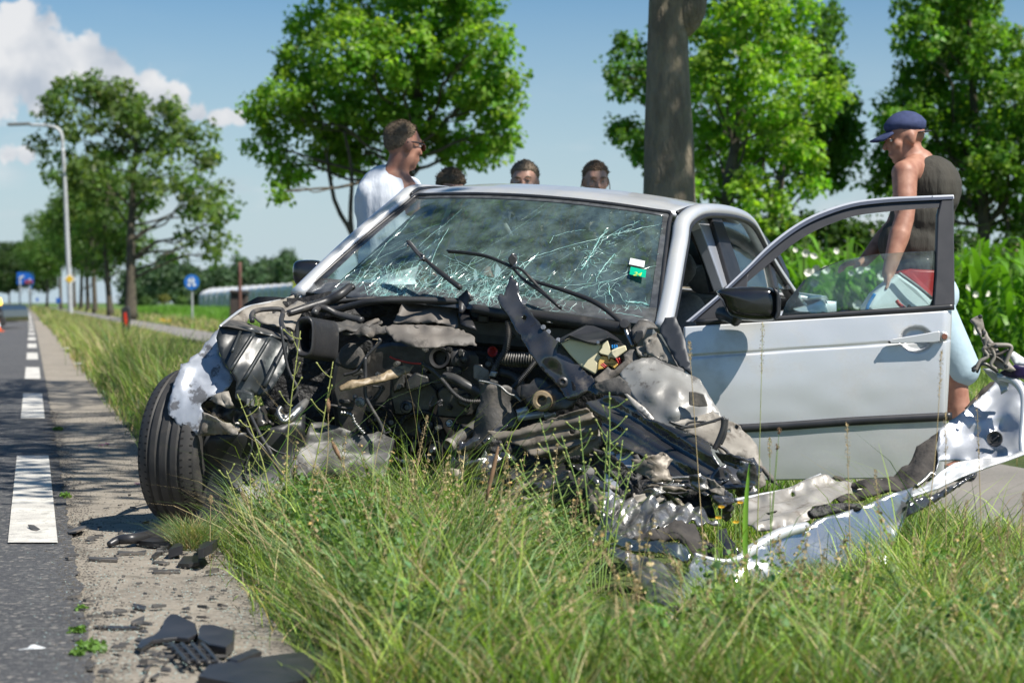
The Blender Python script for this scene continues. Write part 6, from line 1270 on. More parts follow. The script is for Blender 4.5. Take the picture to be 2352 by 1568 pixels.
panel('rim_serrations', Z(c8, [(1090, 1130, 6.6), (1250, 1090, 6.64), (1400, 1010, 6.7), (1480, 965, 6.72), (1470, 990, 6.72), (1380, 1050, 6.68), (1240, 1140, 6.62), (1150, 1190, 6.58), (1080, 1220, 6.56)]), MT['gloss'], Bm, .006, .004, 9, res=8, seed=72, flute=(15, 14, .008))
tube('rim_fold', Z(c8, [(1745, 860, 6.82), (1738, 780, 6.85), (1750, 640, 6.9), (1748, 520, 6.96), (1690, 440, 7.0), (1600, 420, 7.04)]), [.012, .010, .012, .014, .016, .010], MT['paint'], Bm, seg=8)
tube('support_rod', Z(c8, [(1130, 1050, 6.72), (1180, 1010, 6.74), (1215, 975, 6.76), (1240, 990, 6.76)]), .008, MT['alu'], Bm, seg=8)
panel('white_corner', Z(c8, [(1662, 300, 7.0), (1690, 275, 7.02), (1760, 320, 7.0), (1800, 340, 7.0), (1800, 360, 7.0), (1700, 345, 6.98)]), MT['white'], Bm, .01, .004, 8, res=8, seed=73)
panel('purple_corner', Z(c8, [(1610, 395, 7.0), (1700, 348, 6.98), (1800, 358, 6.98), (1800, 450, 6.98), (1740, 430, 6.98), (1640, 415, 7.0)]), MT['purple'], Bm, .01, .006, 8, res=8, seed=74)
panel('torn_felt_edge', Z(c8, [(1410, 600, 7.16), (1500, 500, 7.18), (1560, 450, 7.2), (1600, 440, 7.2), (1540, 520, 7.17), (1430, 610, 7.15)]), MT['foam'], Bm, .01, .01, 9, res=7, seed=75)
# bonnet hinge sticking up
hg = panel('bonnet_hinge', Z(c8, [(1442, 92, 7.05), (1465, 76, 7.05), (1505, 66, 7.05), (1512, 90, 7.04), (1525, 150, 7.03), (1560, 210, 7.02), (1600, 260, 7.0), (1650, 320, 6.98), (1704, 378, 6.96), (1680, 388, 6.96), (1600, 370, 6.97), (1570, 320, 6.99), (1530, 250, 7.01), (1495, 180, 7.03), (1468, 130, 7.05)]), MT['beige'], Bm, .014, .008, 14, res=6, seed=76, holes=[(*c8(1508, 160), 3), (*c8(1515, 185), 3)])
for pts, r in (([(1470, 380), (1500, 330), (1540, 300), (1520, 260), (1560, 240)], .013), ([(1540, 240), (1610, 236), (1675, 245), (1660, 300), (1640, 350)], .014), ([(1455, 375), (1490, 350), (1530, 345), (1570, 370), (1600, 390)], .011), ([(1560, 250), (1580, 300), (1560, 350), (1590, 375)], .012), ([(1520, 290), (1600, 290), (1660, 260)], .010), ([(1480, 395), (1520, 320), (1580, 300), (1640, 340)], .008)):
    tube('hinge_link', Z(c8, [(*a, 6.97) for a in pts]), r, MT['engine'] if r < .012 else MT['beige'], hg, seg=8, flat=.6)
for x, y in ((1500, 72), (1462, 380), (1520, 165), (1650, 360), (1590, 245)): lathe('rivet', P(*c8(x, y), 6.93), (0, -1, .1), [(0, .008), (.006, .006), (.008, 0)], dark_alu, hg, 10)
panel('hinge_base', Z(c8, [(1520, 370, 7.06), (1560, 372, 7.05), (1600, 400, 7.03), (1650, 420, 7.0), (1640, 500, 7.0), (1600, 520, 7.03), (1570, 450, 7.05), (1540, 410, 7.06)]), MT['paint_in'], Bm, .006, .02, 9, res=7, seed=77)
# second, half-hidden grey plate in the grass
p_ = thing('grey_plate', 'crumpled grey plate lying deep in the grass at lower right', 'car panel', gnd(2090, 1385))
panel('plate', [(2035, 1345, 5.95), (2090, 1340, 5.98), (2125, 1345, 5.98), (2150, 1375, 5.9), (2190, 1400, 5.82), (2180, 1420, 5.78), (2110, 1400, 5.8), (2040, 1380, 5.85)], MT['alu'], p_, .004, .012, 9, res=8, seed=78)

# ================================================================== people
def head_prims(c, f, H=1.0):
    """c head centre, f facing unit vector"""
    up = Vector((0, 0, 1)); f = Vector(f).normalized(); s = f.cross(up).normalized(); up = s.cross(f)
    rot = Matrix((s, f, up)).transposed()
    q = lambda a, b, z: c + s * a * H + f * b * H + up * z * H
    pr = [('e', q(0, -.012, .035), (.076 * H, .098 * H, .088 * H), rot), ('e', q(0, .025, -.035), (.060 * H, .066 * H, .078 * H), rot), ('e', q(0, .060, -.090), (.026 * H, .024 * H, .022 * H), rot),
          ('c', q(0, .088, .018), q(0, .108, -.018), .009 * H, .014 * H), ('c', q(-.036, .076, .038), q(.036, .076, .038), .013 * H, .013 * H), ('c', q(-.022, .080, -.050), q(.022, .080, -.050), .010 * H, .010 * H), ('c', q(-.02, .078, -.064), q(.02, .078, -.064), .011 * H, .011 * H),
          ('e', q(.045, .055, -.012), (.022 * H, .026 * H, .022 * H), rot), ('e', q(-.045, .055, -.012), (.022 * H, .026 * H, .022 * H), rot)]
    for sg in (-1, 1): pr += [('e', q(sg * .077, -.012, .0), (.012 * H, .022 * H, .034 * H), rot), ('e', q(sg * .084, -.020, .008), (.008 * H, .014 * H, .020 * H), rot)]
    return pr, q, rot
def face_bits(q, par, browm, eyes=True, H=1.):
    for sg in (-1, 1):
        lathe('eye', q(sg * .030, .080, .014), q(0, 1, 0) - q(0, 0, 0), [(0, .006), (.008, .004), (.011, 0), (.008, -.006)], MT['eyew'], par, 12, sxy=(1, .7))
        lathe('iris', q(sg * .030, .0868, .014), q(0, 1, 0) - q(0, 0, 0), [(0, .001), (.0052, 0), (.0052, -.002)], MT['hair2'], par, 10)
        tube('eyebrow', [q(sg * .012, .093, .034), q(sg * .030, .094, .040), q(sg * .050, .082, .035)], [.0035, .005, .003], browm, par, px=False, seg=6)
        tube('eyelid', [q(sg * .018, .088, .020), q(sg * .030, .091, .024), q(sg * .043, .084, .019)], .003, MT['skin2'], par, px=False, seg=6)
    tube('mouth', [q(-.024, .086, -.058), q(0, .094, -.056), q(.024, .086, -.058)], .003, M('lips', (.34, .12, .10), rough=.5), par, px=False, seg=6)
def hair_cap(c, q, rot, m, par, line, puff=.008, H=1., noise_a=.006, seed=1, low=-.03, name='hair', back=-.06):
    V = []; Fc = []; nu, nv = 40, 22; idx = {}
    for i in range(nv + 1):
        th = math.pi * .80 * i / nv
        for j in range(nu):
            ph = 2 * math.pi * j / nu; d = Vector((math.sin(th) * math.cos(ph), math.sin(th) * math.sin(ph), math.cos(th)))
            fw = d.y; lim = low + (line - low) * max(0, min(1, (fw + .25) / .8)) + (back - low) * max(0, min(1, (-fw - .2) / .5))
            z = .035 + d.z * .088
            dd = d.copy(); 
            pos = Vector((d.x * .076, -.012 + d.y * .098, z)); nn = Vector((d.x, d.y, d.z)).normalized()
            n1 = noise.noise(Vector((d.x * 5 + seed, d.y * 5, d.z * 5))) * noise_a + noise.noise(Vector((d.x * 14 + seed, d.y * 14, d.z * 14))) * noise_a * .7
            k = puff + n1 + (.006 if d.z > .3 else 0)
            e_ = max(0, min(1, (z - lim) / .028)); k = -.006 + (k + .006) * e_ * (2 - e_) if z > lim else -.014
            pos += nn * k; V.append(q(pos.x, pos.y, pos.z))
    for i in range(nv):
        for j in range(nu): j2 = (j + 1) % nu; Fc.append((i * nu + j, (i + 1) * nu + j, (i + 1) * nu + j2, i * nu + j2))
    o = mk(name, V, Fc, m, par, True)
    if name == 'hair':
        rs = random.Random(seed); vv = [v for i, v in enumerate(V) if i > nu and q(0, 0, 0) and (i // nu) < 15]; N_ = 900; P4 = []; F4 = []; c0 = q(0, -.01, .03)
        for _ in range(N_):
            i_ = rs.randrange(0, 13); j_ = rs.randrange(nu); a = V[i_ * nu + j_]; b = V[(i_ + 1) * nu + (j_ + 1) % nu]; p = a.lerp(b, rs.random()); n_ = (p - c0).normalized(); tdir = (n_ + Vector((rs.uniform(-1, 1), rs.uniform(-1, 1), rs.uniform(-.8, .6))) * .9).normalized(); s_ = tdir.cross(n_)
            if s_.length < .05: continue
            if (p - c0).length < .070 * H: continue
            s_ = s_.normalized() * .0022; L_ = rs.uniform(.006, .016) * (1.6 if noise_a > .01 else 1); o_ = len(P4); P4 += [p - s_, p + s_, p + tdir * L_]; F4.append((o_, o_ + 1, o_ + 2))
        tag(mk('hair_strands', P4, F4, m, o), kind='stuff')
    return o
def hand(w, d, palm_n, s=1.0, side=1):
    """wrist point, direction of the hand, palm normal -> palm, four unequal bent fingers and a thumb"""
    d = Vector(d).normalized(); n = Vector(palm_n); n = (n - d * n.dot(d)).normalized(); x = d.cross(n).normalized() * side
    pr = [('c', w, w + d * .035, .024 * s, .026 * s, .62, x)]
    for i, (o, L) in enumerate(((-.030, .062), (-.010, .072), (.010, .068), (.029, .052))):
        b = w + d * .085 * s + x * o * s; pr.append(('c', w + d * .03 * s + x * o * .6 * s, b, .017 * s, .012 * s))
        m1 = b + (d * .9 + n * .35).normalized() * L * .5 * s; m2 = m1 + (d * .55 + n * .8).normalized() * L * .38 * s; pr += [('c', b, m1, .0102 * s, .0092 * s), ('c', m1, m2, .0092 * s, .0078 * s)]
    t0 = w + d * .025 * s - x * .026 * s; t1 = t0 + (d * .6 - x * .75 + n * .25).normalized() * .042 * s; t2 = t1 + (d * .9 - x * .2 + n * .3).normalized() * .030 * s
    pr += [('c', t0, t1, .016 * s, .0115 * s), ('c', t1, t2, .0112 * s, .009 * s)]
    return pr
def arm(sh, el, wr, r=(.056, .047, .044, .029)):
    mid = el.lerp(wr, .3)
    return [('c', sh, sh.lerp(el, .5), r[0], r[0] * .93), ('c', sh.lerp(el, .5), el, r[0] * .93, r[1] * .86), ('c', el, mid, r[1] * .86, r[2]), ('c', mid, wr, r[2], r[3])]
def leg(hp, kn, an, toe):
    mid = kn.lerp(an, .3); return [('c', hp, kn, .088, .060), ('c', kn, mid, .056, .060), ('c', mid, an, .060, .038), ('c', an, toe, .040, .030)]

# --- man in the white sleeveless shirt, back to the camera, looking right over the car
Y = 10.1; hc = P(926, 338, Y); fc = Vector((.80, .58, -.10)).normalized()
T = thing('person', 'man in a white sleeveless shirt and sunglasses, back turned, left behind the car', 'person', (hc.x - .02, Y, 0))
tf = Vector((.42, .90, 0)).normalized(); ts = Vector((tf.y, -tf.x, 0))  # torso faces away to the right, ts = his right side... picture right
pr, q, rot = head_prims(hc, fc)
nk = P(905, 412, Y); sL = P(852, 438, Y) + Vector((0, .0, -.02)); sR = P(953, 450, Y + .06)
ch = P(893, 470, Y + .02); wa = P(893, 590, Y + .03); hp = P(893, 680, Y + .03)
trot = Matrix((ts, tf, Vector((0, 0, 1)))).transposed()
torso = [('e', ch, (.175, .115, .20), trot), ('e', ch.lerp(wa, .5), (.160, .108, .20), trot), ('e', wa, (.150, .105, .17), trot), ('e', hp, (.165, .115, .15), trot), ('c', sL, sR, .070, .070), ('c', nk, ch, .08, .13)]
elL = sL + Vector((-.015, .06, -.29)); wrL = elL + Vector((.02, .10, -.25)); elR = sR + Vector((.07, .10, -.26)); wrR = elR + Vector((-.02, .20, -.12))
body = pr + [('c', hc + Vector((-.012, -.008, -.05)), nk, .058, .064)] + torso + [('c', nk, sL, .055, .058), ('c', nk, sR, .055, .058)] + arm(sL, elL, wrL) + arm(sR, elR, wrR) + hand(wrL, (.1, .2, -1), (1, .3, 0), 1, 1) + hand(wrR, (.2, .9, -.3), (0, 0, -1), 1, -1)
for sg in (-1, 1):
    h_ = Vector((hp.x, hp.y, .90)) + ts * .085 * sg; body += leg(h_, Vector((h_.x, h_.y + .03, .50)), Vector((h_.x, h_.y, .09)), Vector((h_.x + .05, h_.y + .16, .035)))
fused('body', body, .010, MT['skin'], T, 3)
fused('shirt', [('e', ch + Vector((-.015, 0, 0)), (.172, .130, .205), trot), ('e', ch.lerp(wa, .5), (.178, .124, .21), trot), ('e', wa, (.170, .122, .19), trot), ('e', hp, (.180, .13, .13), trot), ('c', nk + Vector((-.04, 0, -.035)), nk + Vector((.05, .03, -.045)), .062, .060), ('c', sL + Vector((.01, 0, .0)), nk + Vector((0, 0, -.05)), .088, .08), ('c', sL + Vector((.02, 0, -.02)), sL + Vector((.05, .0, -.30)), .09, .09), ('c', sR.lerp(nk, .26) + Vector((0, 0, .014)), nk + Vector((0, 0, -.05)), .066, .09)], .012, MT['tank_w'], T, 4)
fused('trousers', [('e', Vector((hp.x, hp.y, .90)), (.185, .135, .14), trot)] + [('c', Vector((hp.x, hp.y, .88)) + ts * .085 * sg, Vector((hp.x, hp.y + .03, .48)) + ts * .09 * sg, .105, .085) for sg in (-1, 1)], .015, MT['dark'], T)
hair_cap(hc, q, rot, MT['hair1'], T, .085, .001, noise_a=.003, low=-.01, back=-.045)
for sg in (-1, 1):
    tube('glasses_arm', [q(sg * .066, .085, .020), q(sg * .080, .02, .022), q(sg * .083, -.03, .015)], .004, MT['trim'], T, px=False, seg=6)
    lathe('glasses_lens', q(sg * .034, .098, .012), q(0, 1, 0) - q(0, 0, 0), [(0, .004), (.024, .003), (.028, 0), (.024, -.003)], M('brown_lens', (.10, .04, .02), rough=.1), T, 16, sxy=(1, .75))
tube('glasses_bridge', [q(-.012, .102, .018), q(.012, .102, .018)], .003, MT['trim'], T, px=False)
face_bits(q, T, MT['hair1'])

# --- three faces over the roof
def watcher(u, v, Yp, label, fc, hm, shirt, seed, line=.075, noise_a=.008, puff=.008, bun=False, skin='skin2', H=1.0, low=-.02):
    hc = P(u, v, Yp); T = thing('person', label, 'person', (hc.x, Yp, 0), 'onlookers behind the car roof')
    pr, q, rot = head_prims(hc, fc, H); f = Vector((fc[0], fc[1], 0)).normalized(); s = Vector((f.y, -f.x, 0)); tr_ = Matrix((s, f, Vector((0, 0, 1)))).transposed()
    z = hc.z; nk = hc + Vector((0, .02, -.17)); ch = hc + Vector((0, .03, -.36)); wa = hc + Vector((0, .03, -.60)); hp = hc + Vector((0, .03, -.80))
    body = pr + [('c', hc + Vector((0, .0, -.06)), nk, .055, .060)]
    tor = [('e', ch, (.165, .11, .18), tr_), ('e', wa, (.140, .10, .18), tr_), ('e', hp, (.16, .11, .14), tr_), ('c', nk, ch, .06, .12)]
    for sg in (-1, 1):
        sh = hc + s * .165 * sg + Vector((0, .02, -.25)); el = sh + s * .05 * sg + Vector((0, 0, -.27)); wr = el + f * .13 + Vector((0, 0, -.20)); body += arm(sh, el, wr, (.050, .042, .04, .027)) + hand(wr, f * .4 + Vector((0, 0, -1)), -s * sg, .95, sg) + [('c', nk, sh, .05, .052)]
        h_ = Vector((hp.x, hp.y, hp.z - .05)) + s * .08 * sg; body += leg(h_, Vector((h_.x, h_.y, .48)), Vector((h_.x, h_.y, .08)), Vector((h_.x, h_.y, .035)) + f * .15)
    fused('body', body + tor, .012, MT[skin], T, 3)
    fused('shirt', [('e', ch, (.185, .125, .20), tr_), ('e', wa, (.160, .118, .22), tr_), ('e', hp, (.172, .12, .12), tr_)] + [('c', nk + Vector((0, 0, -.05)), hc + s * .17 * sg + Vector((0, .02, -.255)), .06, .07) for sg in (-1, 1)] + [('c', hc + s * .17 * sg + Vector((0, .02, -.255)), hc + s * .20 * sg + Vector((0, .02, -.40)), .07, .062) for sg in (-1, 1)], .015, shirt, T, 3)
    fused('trousers', [('e', Vector((hp.x, hp.y, hp.z - .04)), (.175, .125, .13), tr_)] + [('c', Vector((hp.x, hp.y, hp.z - .06)) + s * .08 * sg, Vector((hp.x, hp.y, .12)) + s * .08 * sg, .10, .07) for sg in (-1, 1)], .018, MT['dark'], T)
    hair_cap(hc, q, rot, hm, T, line, puff, noise_a=noise_a, seed=seed, low=low)
    if bun: fused('hair_bun', [('e', q(.01, -.11, .10), (.035, .03, .03), rot)], .01, hm, T); [tube('loose_hair', [q(sg * .078, .01, .03), q(sg * .092, 0, -.02), q(sg * .088, .0, -.09)], .003, hm, T, px=False, seg=5) for sg in (-1, 1)]
    face_bits(q, T, hm)
    return T
watcher(1036, 440, 12.1, 'curly fair haired head just showing over the left of the car roof', (.45, -1, -.25), MT['hair1'], MT['dark'], 3, line=.055, noise_a=.013, puff=.010, H=.98)
watcher(1205, 422, 11.9, 'dark haired man whose eyes show over the middle of the car roof', (-.12, -1, -.05), MT['hair3'], MT['dark'], 6, line=.072, noise_a=.006, puff=.008, low=.0)
watcher(1368, 420, 12.6, 'frowning woman with tied back brown hair next to the thick trunk', (.16, -1, -.12), MT['hair2'], MT['tank_w'], 9, line=.078, noise_a=.006, puff=.006, bun=True)

# --- man with the cap on the right, in profile, carrying a box
Y = 9.9; hc = P(2078, 322, Y); fc = Vector((-1, -.12, -.22)).normalized()
T = thing('person', 'man in a blue cap and olive tank top behind the open door', 'person', (P(2150, 700, Y).x, Y, 0))
pr, q, rot = head_prims(hc, fc)
nk = P(2112, 378, Y); ch = P(2128, 432, Y); mdl = P(2118, 500, Y); be = P(2098, 560, Y); hp = P(2126, 668, Y)
trot = Matrix((Vector((0, 1, 0)), Vector((-1, 0, 0)), Vector((0, 0, 1)))).transposed()
def E(c, rx, ry, rz): return ('e', c, (rx, ry, rz))
torso = [E(ch, .145, .160, .150), E(mdl, .150, .170, .15), E(be, .165, .165, .14), E(P(2112, 620, Y), .155, .165, .14), E(hp, .150, .165, .13), ('c', nk, ch, .08, .13)]
sN = P(2078, 398, Y - .20); sF = P(2110, 398, Y + .20)
elN = P(2078, 500, Y - .28); wrN = P(2040, 628, Y - .36); elF = P(2052, 520, Y + .26); wrF = P(1985, 600, Y + .05)
body = pr + [('c', hc + Vector((.02, 0, -.05)), nk, .062, .070)] + torso + [('c', nk, sN, .06, .066), ('c', nk, sF, .06, .066)] + arm(sN, elN, wrN, (.064, .055, .052, .032)) + arm(sF, elF, wrF, (.060, .05, .048, .031)) + hand(wrN, (-.05, -.1, -1), (-1, 0, .2), 1.05, 1) + hand(wrF, (-1, -.2, -.15), (0, 0, -1), 1.05, -1)
for sg, dx in ((-1, .03), (1, -.10)):
    h_ = Vector((hp.x, Y + .10 * sg, .88)); kn = Vector((hp.x + (.13 if sg < 0 else -.02), Y + .10 * sg, .50)); an = Vector((hp.x + (.17 if sg < 0 else .02), Y + .10 * sg, .085)); body += leg(h_, kn, an, an + Vector((-.13, 0, -.045)))
fused('body', body, .009, MT['skin'], T, 3)
fused('tank_top', [E(ch + Vector((.016, 0, .0)), .160, .182, .165), ('c', nk + Vector((.06, -.05, -.02)), nk + Vector((.09, -.05, -.16)), .06, .10), E(mdl, .162, .178, .16), E(be, .178, .176, .15), E(P(2112, 620, Y), .168, .176, .12), ('c', nk + Vector((.03, -.07, -.02)), nk + Vector((.06, -.07, -.16)), .048, .09), ('c', nk + Vector((.03, .07, -.02)), nk + Vector((.06, .07, -.16)), .048, .09)], .012, MT['tank_g'], T, 3)
fused('shorts', [E(hp + Vector((0, 0, -.02)), .168, .18, .13)] + [('c', Vector((hp.x, Y + .1 * sg, .86)), Vector((hp.x + (.155 if sg < 0 else -.01), Y + .1 * sg, .56)), .115, .095) for sg in (-1, 1)], .014, MT['jean'], T, 3)
for sg in (-1, 1):
    an = Vector((hp.x + (.17 if sg < 0 else .02), Y + .10 * sg, .06)); fused('shoe', [('c', an, an + Vector((-.15, 0, -.015)), .045, .034), ('c', an + Vector((.03, 0, -.02)), an + Vector((-.16, 0, -.025)), .036, .032)], .012, MT['dark'], T)
hair_cap(hc, q, rot, MT['cap'], T, .055, .013, noise_a=.0015, low=.036, name='cap', back=.030)
V = []; Fc = []
for i in range(13):
    a = -1 + 2 * i / 12
    for j in range(5):
        t = j / 4; V.append(q(a * .068 * (1 - .25 * t * t), .07 + (.105 * t) * math.sqrt(max(0, 1 - a * a * .75)), .062 - .030 * t - .016 * a * a))
for i in range(12):
    for j in range(4): Fc.append((i * 5 + j, (i + 1) * 5 + j, (i + 1) * 5 + j + 1, i * 5 + j + 1))
br = mk('cap_peak', V, Fc, MT['cap'], T, True); s = br.modifiers.new('t', 'SOLIDIFY'); s.thickness = .006
tube('cap_strap', [q(-.075, -.055, .022), q(-.05, -.105, .020), q(0, -.130, .018), (q(.05, -.105, .020)), q(.075, -.055, .022)], .012, MT['dark'], T, px=False, seg=8, flat=.3)
tube('strap_badge', [q(.052, -.112, .020), q(.075, -.078, .021)], .008, MT['red'], T, px=False, seg=6, flat=.5)
face_bits(q, T, MT['hair1'])
# the box in his hands
X = thing('rescue_case', 'white case with a red side held by the man behind the door glass', 'case', P(2070, 690, 9.5))
slab('case_body', [(*c6(1290, 800), 9.45), (*c6(1295, 750), 9.45), (*c6(1345, 670), 9.45), (*c6(1470, 560), 9.47), (*c6(1492, 542), 9.47), (*c6(1600, 620), 9.49), (*c6(1700, 705), 9.51), (*c6(1760, 800), 9.53), (*c6(1600, 900), 9.51), (*c6(1350, 880), 9.47)], .20, MT['white'], X, .02)
slab('red_side', [(*c6(1500, 540), 9.60), (*c6(1560, 520), 9.60), (*c6(1740, 530), 9.62), (*c6(1760, 740), 9.62), (*c6(1700, 712), 9.60), (*c6(1600, 622), 9.60)], .20, MT['red'], X, .01)
tube('grey_edge', [(*c6(1488, 545), 9.44), (*c6(1600, 625), 9.45), (*c6(1690, 700), 9.47)], .008, MT['dome'], X)
tube('red_handle', [(*c6(1475, 715), 9.41), (*c6(1495, 740), 9.40), (*c6(1520, 760), 9.41)], .010, MT['red'], X)
lathe('stud', P(*c6(1551, 748), 9.42), (0, -1, 0), [(0, .01), (.008, .008), (.009, 0)], MT['dark'], X, 12)
tube('blue_edge', [(*c6(1340, 672), 9.43), (*c6(1300, 740), 9.43), (*c6(1288, 790), 9.43)], .008, MT['blue'], X)

# ================================================================== grass, weeds, reeds
GRASS = leafmat('grass_blade', .4, .45, ttint=(1.2, 1.3, .5)); DRY = leafmat('dry_straw', .35, .6, ttint=(1.1, 1.05, .8))
def blades(x, y, h, w, lean, bend, col, rg, base_z=0.):
    n = len(x); az = rg.uniform(0, 2 * np.pi, n); fa = rg.uniform(0, 2 * np.pi, n)
    d = np.stack([np.cos(az), np.sin(az), np.zeros(n)], 1); s = np.stack([np.cos(fa), np.sin(fa) * .5, np.zeros(n)], 1)
    s /= np.linalg.norm(s, axis=1)[:, None]
    p = np.stack([x, y, np.full(n, base_z)], 1); V = []
    for t, wf in ((0, 1.), (.35, .95), (.7, .7)):
        off = d * (lean * t + bend * t * t)[:, None] * h[:, None]; c = p + off + np.array([0, 0, 1]) * (h * (t - .18 * (lean + bend) * t * t))[:, None]
        V += [c - s * (w * wf / 2)[:, None], c + s * (w * wf / 2)[:, None]]
    off = d * (lean + bend)[:, None] * h[:, None]; V.append(p + off + np.array([0, 0, 1]) * (h * (1 - .25 * (lean + bend)))[:, None])
    V = np.stack(V, 1); b = (np.arange(n) * 7)[:, None]
    T = np.concatenate([b + np.array([[0, 1, 3]]), b + np.array([[0, 3, 2]]), b + np.array([[2, 3, 5]]), b + np.array([[2, 5, 4]]), b + np.array([[4, 5, 6]])], 0)
    cc = np.repeat(col[:, None, :], 7, 1).copy(); cc[:, 0:2] *= np.array([1.1, .9, .9])
    return V.reshape(-1, 3), T, cc.reshape(-1, 3)
def fbm(x, y, f, seed=0):
    return np.array([noise.noise(Vector((a * f + seed, b * f, seed * .3))) for a, b in zip(x, y)])
GREEN = np.array([.19, .30, .045]); LIME = np.array([.31, .42, .08]); DEEP = np.array([.06, .14, .028]); STRAW = np.array([.52, .42, .23]); BLUEG = np.array([.19, .29, .12])
def grasscol(n, rg, straw, x, y, seed=0):
    a = rg.uniform(0, 1, (n, 1)); nz_ = np.clip(fbm(x, y, 1.6, seed) * 1.6 + .5, 0, 1)[:, None]
    c = GREEN * (1 - nz_) + LIME * nz_; c = np.where(a < .20, DEEP, c); c = np.where((a > .20) & (a < .36), BLUEG, c)
    b = rg.uniform(0, 1, n); st = b < straw; c[st] = STRAW * rg.uniform(.6, 1.2, (st.sum(), 1))
    return c * rg.uniform(.55, 1.55, (n, 1))
def xl_np(c, Y): return c - .239 * Y - 1.4e-5 * Y * Y
fl = lambda: None
def car_mask(x, y):
    dx = x - O.x; dy = y - O.y; l = dx * CL.x + dy * CL.y; b = dx * CB.x + dy * CB.y
    return (np.abs(l) < .86) & (b > -.42) & (b < 3.3)
wheelbox = lambda x, y: (np.abs(x - wc.x) < .22) & (np.abs(y - wc.y) < .34)
# near verge
rg = np.random.default_rng(101)
N = 100000
y = 4.15 + (8.3 - 4.15) * rg.uniform(0, 1, N) ** 1.15; c = rg.uniform(C_STRIP_R - .10, 4.6, N); x = xl_np(c, y)
tf_ = rg.uniform(0, 1, N) < .6; ti = rg.integers(0, 1500, N); ty = 4.15 + 4.1 * rg.uniform(0, 1, 1500) ** 1.15; tc_ = rg.uniform(C_STRIP_R, 4.6, 1500)
y = np.where(tf_, ty[ti] + rg.normal(0, .028, N), y); c = np.where(tf_, tc_[ti] + rg.normal(0, .030, N), c); x = xl_np(c, y); thh = np.where(tf_, rg.uniform(.55, 1.65, 1500)[ti], .8); tcc = np.where(tf_, rg.uniform(.6, 1.4, 1500)[ti], .85)
uu = CU + F * x / y
patch = fbm(x, y, 2.2, 3) ; edge = np.clip((c - C_STRIP_R + .10) / .30, 0, 1)
keep = (rg.uniform(0, 1, N) < edge ** 1.2) & (uu > 350) & (uu < 2480) & ~wheelbox(x, y)
keep &= ~((c > C_PATH_L + .15 + .1 * patch))
keep &= ~((y > 7.15) & car_mask(x, y))
keep &= (patch > -.42) | (rg.uniform(0, 1, N) < .35)
bare = (np.abs(uu - 1455 + 40 * patch) < 130) & (y > 4.84) & (y < 6.9)
keep &= ~(bare & (rg.uniform(0, 1, N) < .93))
x, y, c, uu, patch, edge, thh, tcc = [a[keep] for a in (x, y, c, uu, patch, edge, thh, tcc)]; n = len(x)
h = rg.gamma(6, .190 / 6, n) * (1 + .5 * patch) * (.35 + .65 * edge)
right = np.clip((uu - 1350) / 200, 0, 1); h *= 1 - .28 * right
h *= np.where((y > 6.6) & (uu > 1300), .5, 1); h *= np.where((y > 5.6) & (uu > 1500) & (uu < 1950), .62, 1.); h *= np.where((np.abs(uu - 1460) < 150) & (y > 4.55), .45, 1.)
h *= np.where(y < 5.2, .9, 1) * thh; h *= np.where((uu > 1130) & (uu < 1430) & (y > 4.9), .58, 1) * np.where((uu > 1600) & (uu < 2050) & (y > 4.8), .72, 1)
h *= np.where(((uu - 1250) / 120) ** 2 + ((y - 6.9) / .5) ** 2 < 1, .6, 1)
col = grasscol(n, rg, .17, x, y, 1) * tcc[:, None]
V, T, Cc = blades(x, y, h, rg.uniform(.0016, .0046, n), rg.uniform(.05, .55, n), rg.uniform(.1, .9, n), col, rg)
tag(npmesh('verge_grass', V, T, GRASS, Cc), 'bright green grass of the verge in front of the wreck', 'grass', kind='stuff')
# long bent stems and flat thatch in the near verge
N = 11000; y = 4.3 + 3.6 * rg.uniform(0, 1, N); c = rg.uniform(C_STRIP_R + .08, 4.4, N); x = xl_np(c, y); uu = CU + F * x / y
k = (uu > 450) & (uu < 2450) & ~((y > 7.15) & car_mask(x, y)) & (c < C_PATH_L) & ~((y > 5.7) & (uu > 1350)) & ~((np.abs(uu - 1455) < 140) & (y > 4.8)); x, y = x[k], y[k]; n = len(x); uu = uu[k]
col = STRAW * rg.uniform(.6, 1.25, (n, 1)); gm = rg.uniform(0, 1, n) < .62; col[gm] = BLUEG * rg.uniform(.9, 1.7, (gm.sum(), 1))
V, T, Cc = blades(x, y, rg.uniform(.15, .40, n) * np.where(uu > 1150, .68, 1), rg.uniform(.0016, .0042, n), rg.uniform(.3, .9, n), rg.uniform(.2, .9, n), col, rg)
tag(npmesh('dry_grass_stems', V, T, DRY, Cc), 'dry and bluish bent stems through the verge grass', 'grass', kind='stuff')
